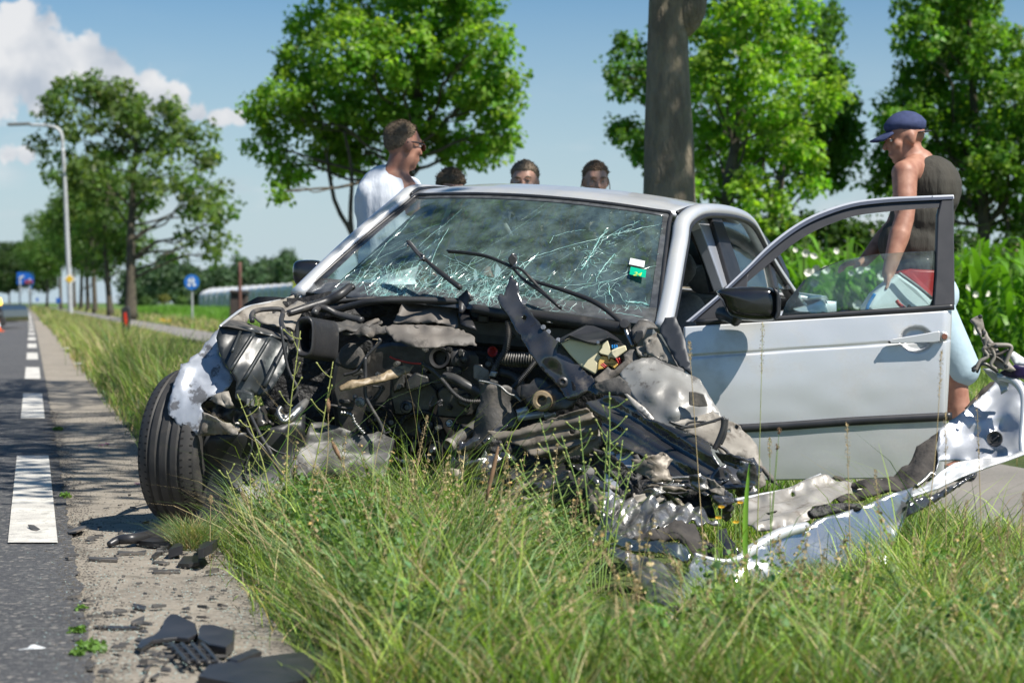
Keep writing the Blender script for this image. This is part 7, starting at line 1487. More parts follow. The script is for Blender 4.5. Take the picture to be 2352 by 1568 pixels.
# a loose mass of seed heads over the verge
N = 210; y = 4.3 + 3.2 * rg.uniform(0, 1, N); c = C_STRIP_R + .15 + 2.6 * rg.uniform(0, 1, N); x = xl_np(c, y); uu = CU + F * x / y
k = (uu > 430) & (uu < 2420) & ~((y > 7.15) & car_mask(x, y)) & (c < C_PATH_L) & ~((y > 5.7) & (uu > 1350)); x, y, uu = x[k], y[k], uu[k]; n = len(x)
hh = rg.uniform(.20, .40, n) * np.where(uu > 1400, .75, 1.); az = rg.uniform(0, 6.28, n); ln = rg.uniform(.02, .10, n)
dx_, dy_ = np.cos(az) * ln, np.sin(az) * ln; V = []; T = []; Cc = []; hc_ = []
for i in range(n):
    o = len(V); cc = STRAW * rg.uniform(.6, 1.1) if rg.uniform() < .7 else GREEN * 1.2
    for t_ in (0, .5, 1): p = (x[i] + dx_[i] * t_ * t_, y[i] + dy_[i] * t_ * t_, hh[i] * t_); V += [(p[0] - .0011, p[1], p[2]), (p[0] + .0011, p[1], p[2])]; Cc += [cc, cc]
    T += [[o, o + 1, o + 3], [o, o + 3, o + 2], [o + 2, o + 3, o + 5], [o + 2, o + 5, o + 4]]
    for q in range(5): t_ = .72 + .07 * q; hc_.append([x[i] + dx_[i] * t_ * t_, y[i] + dy_[i] * t_ * t_, hh[i] * t_, .006])
hc_ = np.array(hc_); Vl, Tl, Cl = leaves_geo(hc_, 7, .010, STRAW[None] * rg.uniform(.6, 1.15, (len(hc_), 1)), rg)
tag(npmesh('seed_stalks', np.concatenate([np.array(V), Vl]), np.concatenate([np.array(T), Tl + len(V)]), DRY, np.concatenate([np.array(Cc), Cl])), 'loose dry seed stalks scattered over the verge', 'grass', kind='stuff')
# small leafy herbs among the grass
N = 1250; y = rg.uniform(4.5, 7.3, N); c = C_STRIP_R + .12 + rg.gamma(1.6, .55, N); x = xl_np(c, y); uu = CU + F * x / y
k = (c < 3.4) & ~((y > 7.1) & car_mask(x, y)) & ~((y > 5.6) & (uu > 1400)) & ~((np.abs(uu - 1455) < 140) & (y > 4.8)); x, y = x[k], y[k]; n = len(x)
cl = np.stack([x, y, rg.uniform(.02, .15, n) + .09 * np.exp(-((CU + F * x / y - 760) / 260) ** 2), rg.uniform(.03, .08, n)], 1)
Vl, Tl, Cl = leaves_geo(cl, 26, .020, np.array([[.12, .22, .045]]) * rg.uniform(.5, 1.5, (n, 1)) * np.stack([rg.uniform(.8, 1.3, n), np.ones(n), rg.uniform(.7, 2.2, n)], 1), rg, flat=1.2)
tag(npmesh('herb_leaves', Vl, Tl, GRASS, Cl), 'small leafy herbs growing between the grass blades', 'herbs', kind='stuff')
# tuft beside the tyre
N = 900; a = rg.uniform(0, 6.28, N); r_ = rg.uniform(0, 1, N) ** .5 * .07; b0 = gnd(446, 1262); x = b0.x + r_ * np.cos(a); y = b0.y + r_ * np.sin(a)
V, T, Cc = blades(x, y, rg.uniform(.07, .17, N), rg.uniform(.0014, .0026, N), rg.uniform(.1, .9, N), rg.uniform(.1, .7, N), np.where((rg.uniform(0, 1, N) < .35)[:, None], STRAW, BLUEG) * rg.uniform(.7, 1.2, (N, 1)), rg)
tuft = thing('grass_tuft', 'grey green grass tuft growing beside the front tyre', 'grass tuft', b0); npmesh('blades', V, T, GRASS, Cc, tuft)
# verge further on, long and strawy
def verge(name, label, N, y0, y1, c0, c1, h0, h1, w0, straw, seed, pw=1.6, fade=.35, cond=None, lean=.4):
    rg = np.random.default_rng(seed); y = y0 + (y1 - y0) * rg.uniform(0, 1, N) ** pw; c = rg.uniform(c0, c1, N); x = xl_np(c, y)
    uu = CU + F * x / y; k = (uu > -60) & (uu < 2420) & ~(car_mask(x, y)) & ~wheelbox(x, y)
    if cond is not None: k &= cond(x, y, uu)
    k &= rg.uniform(0, 1, N) < np.clip((c - c0) / fade, .05, 1)
    x, y, c = x[k], y[k], c[k]; n = len(x); pt = fbm(x, y, .9, seed); h = rg.uniform(h0, h1, n) * (1 + .6 * pt) * np.clip((c - c0) / fade, .35, 1)
    if y0 >= 24 and c1 < 4: h *= np.clip(1 - (c - 1.3) / 1.4, .18, 1)
    col = grasscol(n, rg, straw, x, y, seed); V, T, Cc = blades(x, y, h, w0 * (y / 10) ** .6 * rg.uniform(.6, 1.3, n), rg.uniform(.05, lean, n), rg.uniform(.05, .5, n), col, rg)
    return tag(npmesh(name, V, T, GRASS, Cc), label, 'grass', kind='stuff')
verge('roadside_grass', 'long strawy grass between the concrete strip and the cycle path', 62000, 8.3, 24, C_STRIP_R - .05, C_PATH_L + .1, .22, .50, .0045, .30, 201, cond=lambda x, y, u: u < 900)
verge('far_roadside_grass', 'long pale grass along the road further on', 52000, 24, 75, C_STRIP_R - .1, C_PATH_L + .15, .28, .60, .0055, .42, 202, pw=1.3)
verge('distant_roadside_grass', 'pale distant verge grass under the tree row', 22000, 75, 260, C_STRIP_R - .2, C_PATH_L + .2, .3, .6, .009, .42, 203, pw=1.3)
verge('under_tree_grass', 'yellowish grass at the foot of the tree row', 22000, 60, 260, C_PATH_R, 8.0, .15, .40, .009, .45, 204, pw=1.2)
verge('bank_grass', 'mown bank of grass between the cycle path and the reeds', 52000, 9.5, 34, C_PATH_R, 11.0, .12, .34, .005, .10, 205, cond=lambda x, y, u: u > 1500, pw=1.2)
verge('under_car_grass', 'low grass behind the wreck and beneath the open door', 9000, 7.3, 10.6, 1.9, C_PATH_L + .2, .06, .2, .004, .10, 206, cond=lambda x, y, u: (u > 1560) & (u < 2120))
# green crop far left
rg = np.random.default_rng(301); N = 60000; y = 48 + 110 * rg.uniform(0, 1, N) ** 1.2; x = xl_np(6.5, y) + 26 * rg.uniform(0, 1, N); uu = CU + F * x / y; k = (uu > 300) & (uu < 780); x, y = x[k], y[k]; n = len(x)
ht = .50 + .35 * np.clip((y - 50) / 60, 0, 1)
V, T, Cc = blades(x, y, ht * rg.uniform(.6, 1.1, n), .02 * rg.uniform(.7, 1.5, n), rg.uniform(.1, .6, n), rg.uniform(.1, .7, n), np.array([[.12, .26, .03]]) * rg.uniform(.7, 1.35, (n, 1)), rg)
tag(npmesh('crop', V, T, GRASS, Cc), 'bright green low crop in the field before the greenhouse', 'crop', kind='stuff')
# flowers in the verge: white umbels and yellow heads
def dots(name, label, spots, size, m, h):
    for i, (u, v, Y) in enumerate(spots):
        p = P(u, v, Y); t = thing(name, label(i), 'flower', (p.x, p.y, 0), None)
        tube('stem', [(p.x, p.y, 0), tuple(p)], .003, MT_stem, t, px=False, seg=4, k=2)
        rr_ = random.Random(i + 3); V = []; Fc = []
        for q in range(16):
            c = p + Vector((rr_.uniform(-1, 1), rr_.uniform(-1, 1), rr_.uniform(-.3, .3))) * size; s = size * .35; o = len(V)
            V += [c + Vector((-s, 0, 0)), c + Vector((0, -s, s * .3)), c + Vector((s, 0, 0)), c + Vector((0, s, s * .5))]; Fc.append((o, o + 1, o + 2, o + 3))
        mk('bloom', V, Fc, m, t)
MT_stem = M('plant_stem', (.16, .24, .06), (.22, .24, .08), rough=.7); petal_w = M('white_petals', (.7, .7, .62), rough=.8); petal_y = M('yellow_petals', (.75, .40, .02), (.70, .5, .03), rough=.7); petal_p = M('pink_petals', (.45, .12, .30), rough=.8)
L_ = ['white umbel highest in the far verge', 'white umbel at the left edge of the verge', 'white umbel beside the kerb in the verge', 'white umbel right in front of the reflector post', 'white umbel closest to the crumpled wing', 'small white umbel low beside the strip', 'white umbel between post and strip']
dots('white_umbel', lambda i: L_[i], [(182, 752, 40), (150, 800, 28), (205, 775, 34), (237, 762, 40), (448, 906, 10.5), (178, 835, 24), (168, 768, 38)], .04, petal_w, 0)
dots('yellow_flower', lambda i: ['yellow flower patch right of the tallest trunk', 'yellow flowers low in the field grass', 'yellow dot in the verge by the lamp post'][i], [(372, 735, 60), (385, 737, 62), (206, 735, 80)], .10, petal_y, 0)
dots('pink_flower', lambda i: ['pink clover head at the grass edge left of the tyre', 'second small red clover head left of the tyre', 'purple clover head close to the tyre'][i], [(246, 1019, 12.2), (232, 1022, 12.2), (316, 1110, 9.6)], .014, petal_p, 0)

# reeds beyond the cycle path
def reed_geo(seed, H):
    rg = np.random.default_rng(seed); V = []; T = []; Cc = []; nl = 11; o = 0
    for i in range(nl):
        z0 = H * (.08 + .62 * i / nl); az = rg.uniform(0, 6.28); L = H * rg.uniform(.35, .6); w = .055 * rg.uniform(.7, 1.2); up = rg.uniform(.75, 1.3)
        d = np.array([math.cos(az), math.sin(az), 0]); s = np.array([-math.sin(az), math.cos(az), 0]); c = np.array([.115, .27, .022]) * rg.uniform(.65, 1.3)
        for k, wf in ((0, .5), (.25, 1), (.5, .95), (.75, .6), (1, .03)):
            p = d * (L * (.22 * k + .45 * k ** 2.2)) + np.array([0, 0, z0 + L * up * (k - .45 * k ** 2.4)]); V += [p - s * w * wf / 2, p + s * w * wf / 2]; Cc += [c, c]
        for k in range(4): a = o + 2 * k; T += [[a, a + 1, a + 3], [a, a + 3, a + 2]]
        o += 10
    for k in range(2):
        z = H * .95 * k; V += [np.array([-.008, 0, z]), np.array([.008, 0, z])]; Cc += [np.array([.12, .2, .04])] * 2
    T += [[o, o + 1, o + 3], [o, o + 3, o + 2]]
    return np.array(V), np.array(T), np.array(Cc)
RG = [reed_geo(500 + i, 1.0) for i in range(8)]
rg = np.random.default_rng(77); pts = []
for Yr in np.arange(21.5, 36, .42):
    for xx in np.arange(xl(9.0 + (Yr - 21) * .05, Yr), 13, .24):
        x_ = xx + rg.uniform(-.12, .12); y_ = Yr + rg.uniform(-.2, .2); u_ = CU + F * x_ / y_
        if 1600 < u_ < 2420: pts.append((x_, y_, rg.uniform(1.15, 1.8) * (1 + .14 * noise.noise(Vector((x_, y_ * .6, 0)))), rg.uniform(0, 6.28), rg.integers(0, 8)))
front = [p for p in pts if p[1] < 25.5][:260]; back = [p for p in pts if p not in front]
protos = {}
for (x_, y_, H, a, k) in front:
    if k not in protos:
        V, T, Cc = RG[k]; o = npmesh('reed', V.copy(), T, GRASS, Cc); protos[k] = o.data
    else: o = bpy.data.objects.new('reed', protos[k]); COL.objects.link(o)
    o.location = (x_, y_, 0); o.rotation_euler = (0, 0, a); o.scale = (H, H, H)
    tag(o, 'broad leaved green reed plant in the front of the reed bed', 'reed', 'reeds at the front of the reed bed')
Vs, Ts, Cs = [], [], []; o_ = 0
for (x_, y_, H, a, k) in back:
    V, T, Cc = RG[k]; ca, sa = math.cos(a), math.sin(a); W_ = V @ np.array([[ca, sa, 0], [-sa, ca, 0], [0, 0, 1]]) * H + np.array([x_, y_, 0]); Vs.append(W_); Ts.append(T + o_); Cs.append(Cc * rg.uniform(.8, 1.2)); o_ += len(V)
tag(npmesh('reed_bed', np.concatenate(Vs), np.concatenate(Ts), GRASS, np.concatenate(Cs)), 'dense reeds behind the first rows', 'reeds', kind='stuff')
fm_ = None
for i in range(44):
    u = rg.uniform(1800, 2340); v = rg.uniform(560, 780); Yf = rg.uniform(21.0, 22.6); p = P(u, v, Yf)
    if fm_ is None:
        Vf = [Vector((0, .03, 0))] + [Vector((.042 * math.cos(a), -.01 + .01 * (j % 2), .042 * math.sin(a))) for j, a in enumerate(np.linspace(0, 2 * math.pi, 10, endpoint=False))]
        o = mk('bindweed_flower', Vf, [(0, j + 1, (j + 1) % 10 + 1) for j in range(10)], petal_w); fm_ = o.data
    else: o = bpy.data.objects.new('bindweed_flower', fm_); COL.objects.link(o)
    s = rg.uniform(.6, 1.3); o.location = p; o.scale = (s, s, s * rg.uniform(.8, 1.3)); o.rotation_euler = (rg.uniform(-.5, .5), rg.uniform(0, 3), rg.uniform(-.6, .6))
    tag(o, 'white trumpet shaped bindweed flower among the reeds', 'flower', 'white bindweed flowers in the reeds')
# scrub under the trees beyond the reeds
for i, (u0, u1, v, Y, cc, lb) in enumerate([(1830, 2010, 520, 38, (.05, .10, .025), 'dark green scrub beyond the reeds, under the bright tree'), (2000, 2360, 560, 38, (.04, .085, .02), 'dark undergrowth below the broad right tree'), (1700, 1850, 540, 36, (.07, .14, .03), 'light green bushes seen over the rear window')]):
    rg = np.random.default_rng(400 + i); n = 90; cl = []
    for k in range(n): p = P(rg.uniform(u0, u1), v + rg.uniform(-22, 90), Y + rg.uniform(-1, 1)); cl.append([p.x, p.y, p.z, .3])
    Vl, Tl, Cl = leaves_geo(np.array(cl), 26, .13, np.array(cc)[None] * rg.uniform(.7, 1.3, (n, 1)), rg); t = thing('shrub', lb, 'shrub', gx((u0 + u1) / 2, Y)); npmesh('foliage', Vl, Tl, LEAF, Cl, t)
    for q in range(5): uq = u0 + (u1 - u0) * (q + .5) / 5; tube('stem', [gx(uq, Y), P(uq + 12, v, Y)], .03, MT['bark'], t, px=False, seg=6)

# ------------------------------------------------------------------ single tall stalks and weeds in front of the wreck
DRYS = M('dry_stalk', (.48, .37, .19), (.36, .27, .14), rough=.7, ns=12); GRNS = M('green_stalk', (.20, .30, .07), (.15, .25, .06), rough=.6, ns=12); BRN = M('brown_seed_head', (.27, .16, .09), (.18, .11, .06), rough=.85, ns=30)
YELS = M('yellow_green_stalk', (.34, .36, .10), (.26, .30, .08), rough=.6)
def seedhead(path, r, m, par, n=60, seed=1, sz=.006):
    rg = random.Random(seed); V = []; Fc = []
    for i in range(n):
        t = i / n * (len(path) - 1); k = min(len(path) - 2, int(t)); p = path[k].lerp(path[k + 1], t - k); env = math.sin(math.pi * (i + .5) / n) ** .5
        d = Vector((rg.uniform(-1, 1), rg.uniform(-1, 1), rg.uniform(-.4, 1))).normalized(); ax_ = (path[-1] - path[0]).normalized(); q = p + d * r * env; e = q + (ax_ * .8 + d * .5) * sz; w_ = d.cross(ax_)
        w_ = w_.normalized() * sz * .28 if w_.length > .01 else Vector((sz * .2, 0, 0)); mm = q.lerp(e, .5); o = len(V); V += [q, mm + w_, e, mm - w_, mm + d * sz * .3]
        Fc += [(o, o + 1, o + 4), (o + 1, o + 2, o + 4), (o + 2, o + 3, o + 4), (o + 3, o, o + 4)]
    return mk('seed_head', V, Fc, m, par)
def stalk(kind, ub, Y, ut, vt, label, seed, bow=0, head=.28, dY=0., m=None, hm=None, r=.0016, hr=.006, n=70, name='grass_stalk', grp='tall stalks standing in the verge grass'):
    b = gx(ub, Y); top = P(ut, vt, Y + dY); mid = b.lerp(top, .55) + Vector((bow, 0, .0)); t = thing(name, label, 'plant', b, grp)
    path = catmull([b, mid, top], 8); V, Fc = tube_geo(path, [r * (1.2 - .7 * i / (len(path) - 1)) for i in range(len(path))], 5); mk('stem', V, Fc, m or DRYS, t, True)
    k = int(len(path) * (1 - head)); hp_ = path[k:]
    if kind == 'spike': seedhead(hp_, hr, hm or DRYS, t, n, seed)
    elif kind == 'plantain':
        L = hp_; VV, FF = tube_geo(L, [hr * math.sin(math.pi * (.12 + .8 * i / (len(L) - 1))) for i in range(len(L))], 8); mk('seed_head', VV, FF, hm or BRN, t, True); seedhead(L, hr, hm or BRN, t, 50, seed, .004)
    elif kind == 'wiry':
        rg = random.Random(seed)
        for i in range(3, len(path) - 1):
            p = path[i]
            if i % 2 == 0 or rg.random() < .5:
                e = p + Vector((rg.choice((-1, 1)) * rg.uniform(.015, .05), rg.uniform(-.02, .02), rg.uniform(.02, .06))); VV, FF = tube_geo(catmull([p, p.lerp(e, .5) + Vector((0, 0, -.006)), e], 3), r * .5, 4); mk('side_twig', VV, FF, m or GRNS, t, True)
                lathe('bud', e, (e - p), [(0, .007), (.0028, .004), (.0035, 0), (.0015, -.004), (0, -.005)], hm or YELS, t, 6)
            lathe('bud', p + Vector((rg.uniform(-.004, .004), 0, 0)), (rg.uniform(-1, 1), 0, 1), [(0, .006), (.0025, .003), (.003, 0), (0, -.004)], hm or YELS, t, 6)
    return t
ST = [('spike', 1622, 6.3, 1583, 785, 'tall yellowish stalk crossing the left edge of the door', .0, .16, DRYS), ('spike', 1738, 6.2, 1752, 742, 'tall stalk whose seed head reaches the door mirror', .0, .26, YELS), ('spike', 2112, 6.0, 2163, 806, 'tall slim stalk with a feathery head before the door handle', .01, .26, DRYS),
      ('spike', 1958, 5.9, 1945, 972, 'pale spike standing in front of the door sill', 0, .34, DRYS), ('spike', 2040, 5.8, 2010, 1078, 'shorter pale spike right of the sill spike', 0, .4, DRYS), ('spike', 2262, 6.0, 2243, 895, 'pale spike before the bent wing at far right', 0, .45, DRYS),
      ('spike', 2176, 6.1, 2172, 948, 'blurred spike just left of the wing edge', 0, .3, DRYS), ('spike', 1772, 6.3, 1768, 1008, 'green spike by the lower end of the door', 0, .2, GRNS), ('plantain', 1765, 6.4, 1790, 985, 'thin stem with a small brown head by the sill', .0, .10, GRNS), ('plantain', 1762, 6.4, 1785, 1022, 'second thin stem with a small brown head', .0, .10, GRNS),
      ('plantain', 690, 6.4, 754, 915, 'brown plantain head leaning left in front of the engine', .03, .16, DRYS), ('plantain', 830, 6.2, 762, 1012, 'long leaning straw stalk crossing the engine foot', .04, .2, DRYS), ('spike', 660, 5.9, 556, 1130, 'brown tipped stalk left of the leafy herbs', -.0, .18, DRYS), ('spike', 745, 5.6, 622, 1130, 'long straw stalk leaning over the grass towards the tyre', .02, .45, DRYS),
      ('spike', 480, 6.8, 484, 1140, 'short stalk with orange tip at the grass edge', 0, .2, DRYS), ('spike', 905, 6.5, 982, 955, 'slender stalk rising before the crank pulley', 0, .4, DRYS), ('spike', 1000, 6.4, 930, 1040, 'thin green spike before the lower pulley', 0, .5, YELS), ('plantain', 1090, 6.2, 1145, 1025, 'yellow brown spike before the torn upright', -.01, .45, DRYS),
      ('spike', 880, 6.5, 890, 1120, 'straw spike among the dark pulleys', .01, .5, DRYS), ('spike', 960, 6.4, 1030, 1060, 'bent straw spike beside the light pulley', 0, .5, DRYS), ('spike', 1120, 5.6, 1060, 1260, 'arching pale seed stalk in the middle of the grass', 0, .5, DRYS), ('spike', 1480, 5.3, 1440, 1250, 'reddish stalk before the torn panel', 0, .3, BRN),
      ('spike', 1300, 5.2, 1270, 1360, 'straw spike low in the middle', 0, .4, DRYS), ('spike', 1575, 5.0, 1560, 1290, 'pale spike before the shiny skin', 0, .3, DRYS), ('spike', 1620, 4.9, 1595, 1370, 'pale spike leaning before the shiny skin', -.03, .3, DRYS), ('spike', 1760, 4.9, 1750, 1450, 'wide pale stalk near the bottom edge', 0, .4, DRYS),
      ('plantain', 1900, 5.0, 1912, 1440, 'dark brown spike in the lower grass', 0, .3, DRYS), ('plantain', 1850, 4.95, 1838, 1480, 'second dark brown spike in the lower grass', 0, .25, DRYS), ('spike', 2110, 4.95, 2180, 1320, 'thick pale seed stalk leaning in the right foreground', .05, .5, DRYS), ('spike', 2210, 5.3, 2150, 1290, 'pale stalk behind the thick one', -.03, .4, DRYS),
      ('plantain', 2190, 5.6, 2215, 1290, 'bent brown head above the right grass', 0, .2, BRN), ('spike', 2280, 5.7, 2320, 1200, 'brown stalk against the cycle path', 0, .4, BRN), ('spike', 2320, 5.9, 2290, 1190, 'thin brown stalk left of it', 0, .4, BRN), ('spike', 2200, 6.1, 2222, 1150, 'dark thin stalk against the cycle path', 0, .5, BRN), ('spike', 2340, 5.8, 2352, 1130, 'dark stalk cut by the right edge', 0, .5, BRN),
      ('plantain', 2270, 4.9, 2250, 1440, 'brown round head near the bottom right', 0, .18, BRN), ('plantain', 2130, 4.85, 2120, 1500, 'second brown round head near the bottom right', 0, .16, BRN), ('spike', 1420, 6.9, 1395, 1180, 'reddish brown stalk by the lower beam', 0, .5, BRN), ('spike', 1310, 6.6, 1330, 1100, 'thin brown stalk by the lower beam', 0, .5, BRN)]
for i, s in enumerate(ST): stalk(s[0], s[1], s[2], s[3], s[4], s[5], i + 1, s[6], s[7], m=s[8], hr=.0075 if s[0] == 'plantain' else .006)
for i, (ub, Yb_, ut, vt, bow, lb) in enumerate([(655, 6.7, 690, 760, -.02, 'tall yellow green weed rising in front of the air duct'), (640, 6.7, 545, 905, .03, 'branching weed leaning left before the lamp housing'), (668, 6.7, 765, 830, .01, 'weed branch leaning right towards the drum'), (600, 6.6, 520, 1080, .0, 'umbel weed left of the herbs'), (585, 6.6, 572, 1060, 0, 'small weed with grey green heads'),
                                                  (1350, 6.0, 1240, 960, .0, 'green wiry weed, leftmost of the cluster before the beam'), (1360, 6.0, 1290, 1000, .02, 'green wiry weed bent at the tip before the beam'), (1370, 6.0, 1330, 955, 0, 'tallest green wiry weed of the cluster'), (1375, 6.05, 1395, 990, 0, 'green wiry weed in the middle of the cluster'), (1385, 6.05, 1430, 1010, 0, 'green wiry weed right of the cluster middle'),
                                                  (1380, 6.0, 1400, 900, .01, 'green wiry weed reaching the slam panel'), (1330, 6.0, 1165, 1040, .03, 'green wiry weed leaning far left'), (1345, 5.95, 1190, 1100, .03, 'short green wiry weed leaning left'), (1395, 6.0, 1455, 1060, -.01, 'short green wiry weed at the right of the cluster')]):
    stalk('wiry', ub, Yb_, ut, vt, lb, 50 + i, bow, .3, m=YELS if i < 5 else GRNS, r=.0028, name='weed', grp='wiry weeds before the engine')
for i, (u, v, Y) in enumerate([(1657, 1165, 6.25), (1650, 1190, 6.2), (1700, 1155, 6.25), (1690, 1200, 6.2)]):
    p = P(u, v, Y); t = thing('orange_flower', ['orange yellow flower, topmost of the four before the torn panel', 'orange flower, lowest left of the four before the torn panel', 'small orange flower right of the green blade', 'drooping orange flower right of the green blade'][i], 'flower', (p.x, p.y, 0))
    tube('stem', [(p.x + .01, p.y, 0), (p.x, p.y, p.z * .6), tuple(p)], .0018, GRNS, t, px=False, seg=5)
    V = []; Fc = []
    for k in range(12):
        a = 6.283 * k / 12; d = Vector((math.cos(a), -.25, math.sin(a) * .45 + .35)); o = len(V); s_ = Vector((-math.sin(a), 0, math.cos(a))) * .0035; V += [p, p + d * .006 + s_ * .8, p + d * .011, p + d * .006 - s_ * .8]; Fc.append((o, o + 1, o + 2, o + 3))
    mk('petals', V, Fc, petal_y, t)
# broad single green blades
def broad(pts, w, label, m=None):
    pts3 = catmull([P(*p) for p in pts], 8); n = len(pts3); V = []; Fc = []
    for i, p in enumerate(pts3):
        t = (pts3[min(n - 1, i + 1)] - pts3[max(0, i - 1)]).normalized(); s_ = t.cross(Vector((0, 1, 0))).normalized() * w * math.sin(math.pi * min(.98, .12 + .86 * i / (n - 1))) / 2; V += [p - s_, p + Vector((0, w * .2, 0)), p + s_]
    for i in range(n - 1): a = 3 * i; Fc += [(a, a + 1, a + 4, a + 3), (a + 1, a + 2, a + 5, a + 4)]
    t = thing('tall_grass', label, 'plant', gx(pts[0][0], pts[0][2])); o = mk('blade', V, Fc, m or GB, t, True); return t
GB = M('broad_blade_green', (.16, .33, .03), (.13, .28, .03), rough=.4)
broad([(1715, 1420, 5.9), (1712, 1200, 5.9), (1722, 1060, 5.9)], .016, 'upright broad green blade before the torn panel')
broad([(1360, 1480, 5.4), (1430, 1410, 5.4), (1510, 1388, 5.4), (1560, 1420, 5.4)], .014, 'long arching lime blade below the crushed metal'); broad([(1380, 1500, 5.4), (1450, 1440, 5.4), (1520, 1430, 5.4), (1560, 1460, 5.4)], .010, 'second arching lime blade just beneath the first')
for i in range(7):
    broad([(1735 + 10 * i, 1400, 8.4), (1725 + 12 * i, 1120, 8.4), (1720 + 20 * i, 1075 + 8 * (i % 3), 8.4)], .008, 'fine dark green blade standing by the door sill')
    bpy.data.objects[-1] if False else None
for o in COL.objects:
    if o.get('label') == 'fine dark green blade standing by the door sill': o['group'] = 'blades at the door sill'

# ------------------------------------------------------------------ debris on the concrete strip and the road
def debris(name, label, pts, m, z=.006, th=.006, lift=0., group=None, bev=.001, tilt=0., curl=0.):
    """flat piece lying on the ground: outline in picture pixels dropped onto the ground"""
    g3 = [gnd(u, v, .01) for u, v in pts]; c = sum(g3, Vector()) / len(g3); n = len(g3); V = []
    for dz in (0, th):
        for k, p in enumerate(g3):
            d = p - c; V.append(Vector((p.x, p.y, z + dz + tilt * (d.x) + curl * abs(d.y) + lift)))
    zmin = min(v.z for v in V); 
    for v in V: v.z -= min(0, zmin - .005)
    o = mk(name, V, [tuple(range(n - 1, -1, -1)), tuple(range(n, 2 * n))] + [(i, (i + 1) % n, (i + 1) % n + n, i + n) for i in range(n)], m, None, False, (c.x, c.y, 0))
    tag(o, label, 'debris', group); bm = bmesh.new(); bm.from_mesh(o.data); bmesh.ops.recalc_face_normals(bm, faces=bm.faces); bm.to_mesh(o.data); bm.free()
    return o
def ZB(l): return [cb(*p) for p in l]
dk_, db_ = MT['black'], MT['blackdusty']
debris('plastic_shard', 'dark curled shard lying alone left on the strip', ZB([(395, 545), (420, 520), (470, 515), (508, 530), (500, 550), (450, 566), (410, 560)]), db_, tilt=.25)
debris('plastic_shard', 'dark curled shard on the white road marking', ZB([(165, 525), (200, 522), (262, 543), (255, 553), (215, 547), (185, 540)]), db_, tilt=-.2)
debris('plastic_shard', 'small thin shard below the curled one on the marking', ZB([(165, 572), (222, 568), (224, 576), (168, 578)]), db_)
debris('plastic_strip', 'flat black plate under the front tyre', ZB([(800, 592), (900, 575), (1000, 600), (1000, 630), (900, 630), (800, 615)]), dk_, th=.02, tilt=.05)
debris('plastic_strip', 'thin black bar lying slantwise right below the tyre', ZB([(890, 690), (995, 615), (1010, 622), (905, 697)]), dk_, th=.012)
debris('plastic_strip', 'long grey black strip left of the broken box pieces', ZB([(520, 688), (600, 694), (690, 692), (692, 710), (600, 706), (525, 703)]), db_, th=.008)
debris('plastic_strip', 'grey strip with glass crumbs, parallel to the long one', ZB([(690, 655), (800, 660), (860, 650), (855, 665), (700, 670)]), db_, th=.008)
debris('box_fragment', 'upright dark box fragment leaning at the grass edge', ZB([(1165, 735), (1170, 655), (1200, 650), (1280, 720), (1250, 752), (1200, 762)]), MT['trim'], th=.03, tilt=.5)
debris('box_fragment', 'flat dark box fragment left of the leaning one', ZB([(1045, 740), (1080, 690), (1165, 700), (1172, 745), (1110, 750)]), MT['trim'], th=.012, tilt=.1)
debris('box_fragment', 'small dark corner piece beyond the flat box fragment', ZB([(990, 690), (1030, 648), (1060, 655), (1075, 690), (1030, 690)]), MT['trim'], th=.03, tilt=.3)
debris('plastic_strip', 'thin strip parallel to the bottom of the box pieces', ZB([(900, 762), (1060, 760), (1062, 775), (902, 776)]), db_)
debris('plastic_shard', 'grey shard pointing at the box fragments', ZB([(895, 710), (960, 712), (1000, 722), (960, 728), (900, 718)]), db_)
debris('plastic_sheet', 'large dark curved panel lying in the bottom grass', [(455, 1575), (480, 1548), (560, 1532), (640, 1520), (750, 1505), (752, 1540), (700, 1575), (600, 1600)], MT['trim'], th=.02, tilt=-.03)
debris('plastic_shard', 'short dark chip at the bottom edge of the strip', ZB([(505, 1352), (550, 1350), (552, 1368), (510, 1370)]), db_)
debris('plastic_shard', 'upright dark chip near the bottom edge', ZB([(820, 1425), (850, 1385), (868, 1390), (872, 1420)]), db_, tilt=.8)
debris('plastic_shard', 'angular dark chip right of the upright one', ZB([(880, 1400), (930, 1380), (940, 1408), (900, 1412)]), db_, tilt=.5)
debris('plastic_shard', 'bent chip above the upright ones', ZB([(845, 1340), (895, 1325), (880, 1360), (850, 1365)]), db_, tilt=.5)
debris('plastic_strip', 'long thin black strip across the strip above the grille', ZB([(555, 1090), (800, 1095), (840, 1105), (660, 1108), (560, 1100)]), dk_)
debris('plastic_shard', 'dark flat shard above the long thin strip', ZB([(770, 1075), (850, 1040), (845, 1075), (780, 1090)]), db_, th=.01)
debris('plastic_strip', 'narrow black sliver above the flat shard', ZB([(780, 960), (860, 975), (850, 1000), (790, 985)]), dk_)
debris('paper', 'white crumpled paper on the asphalt at lower left', ZB([(50, 1210), (75, 1205), (140, 1215), (200, 1207), (270, 1225), (200, 1235), (110, 1235), (60, 1225)]), MT['white'], th=.002, curl=.15, tilt=.05)
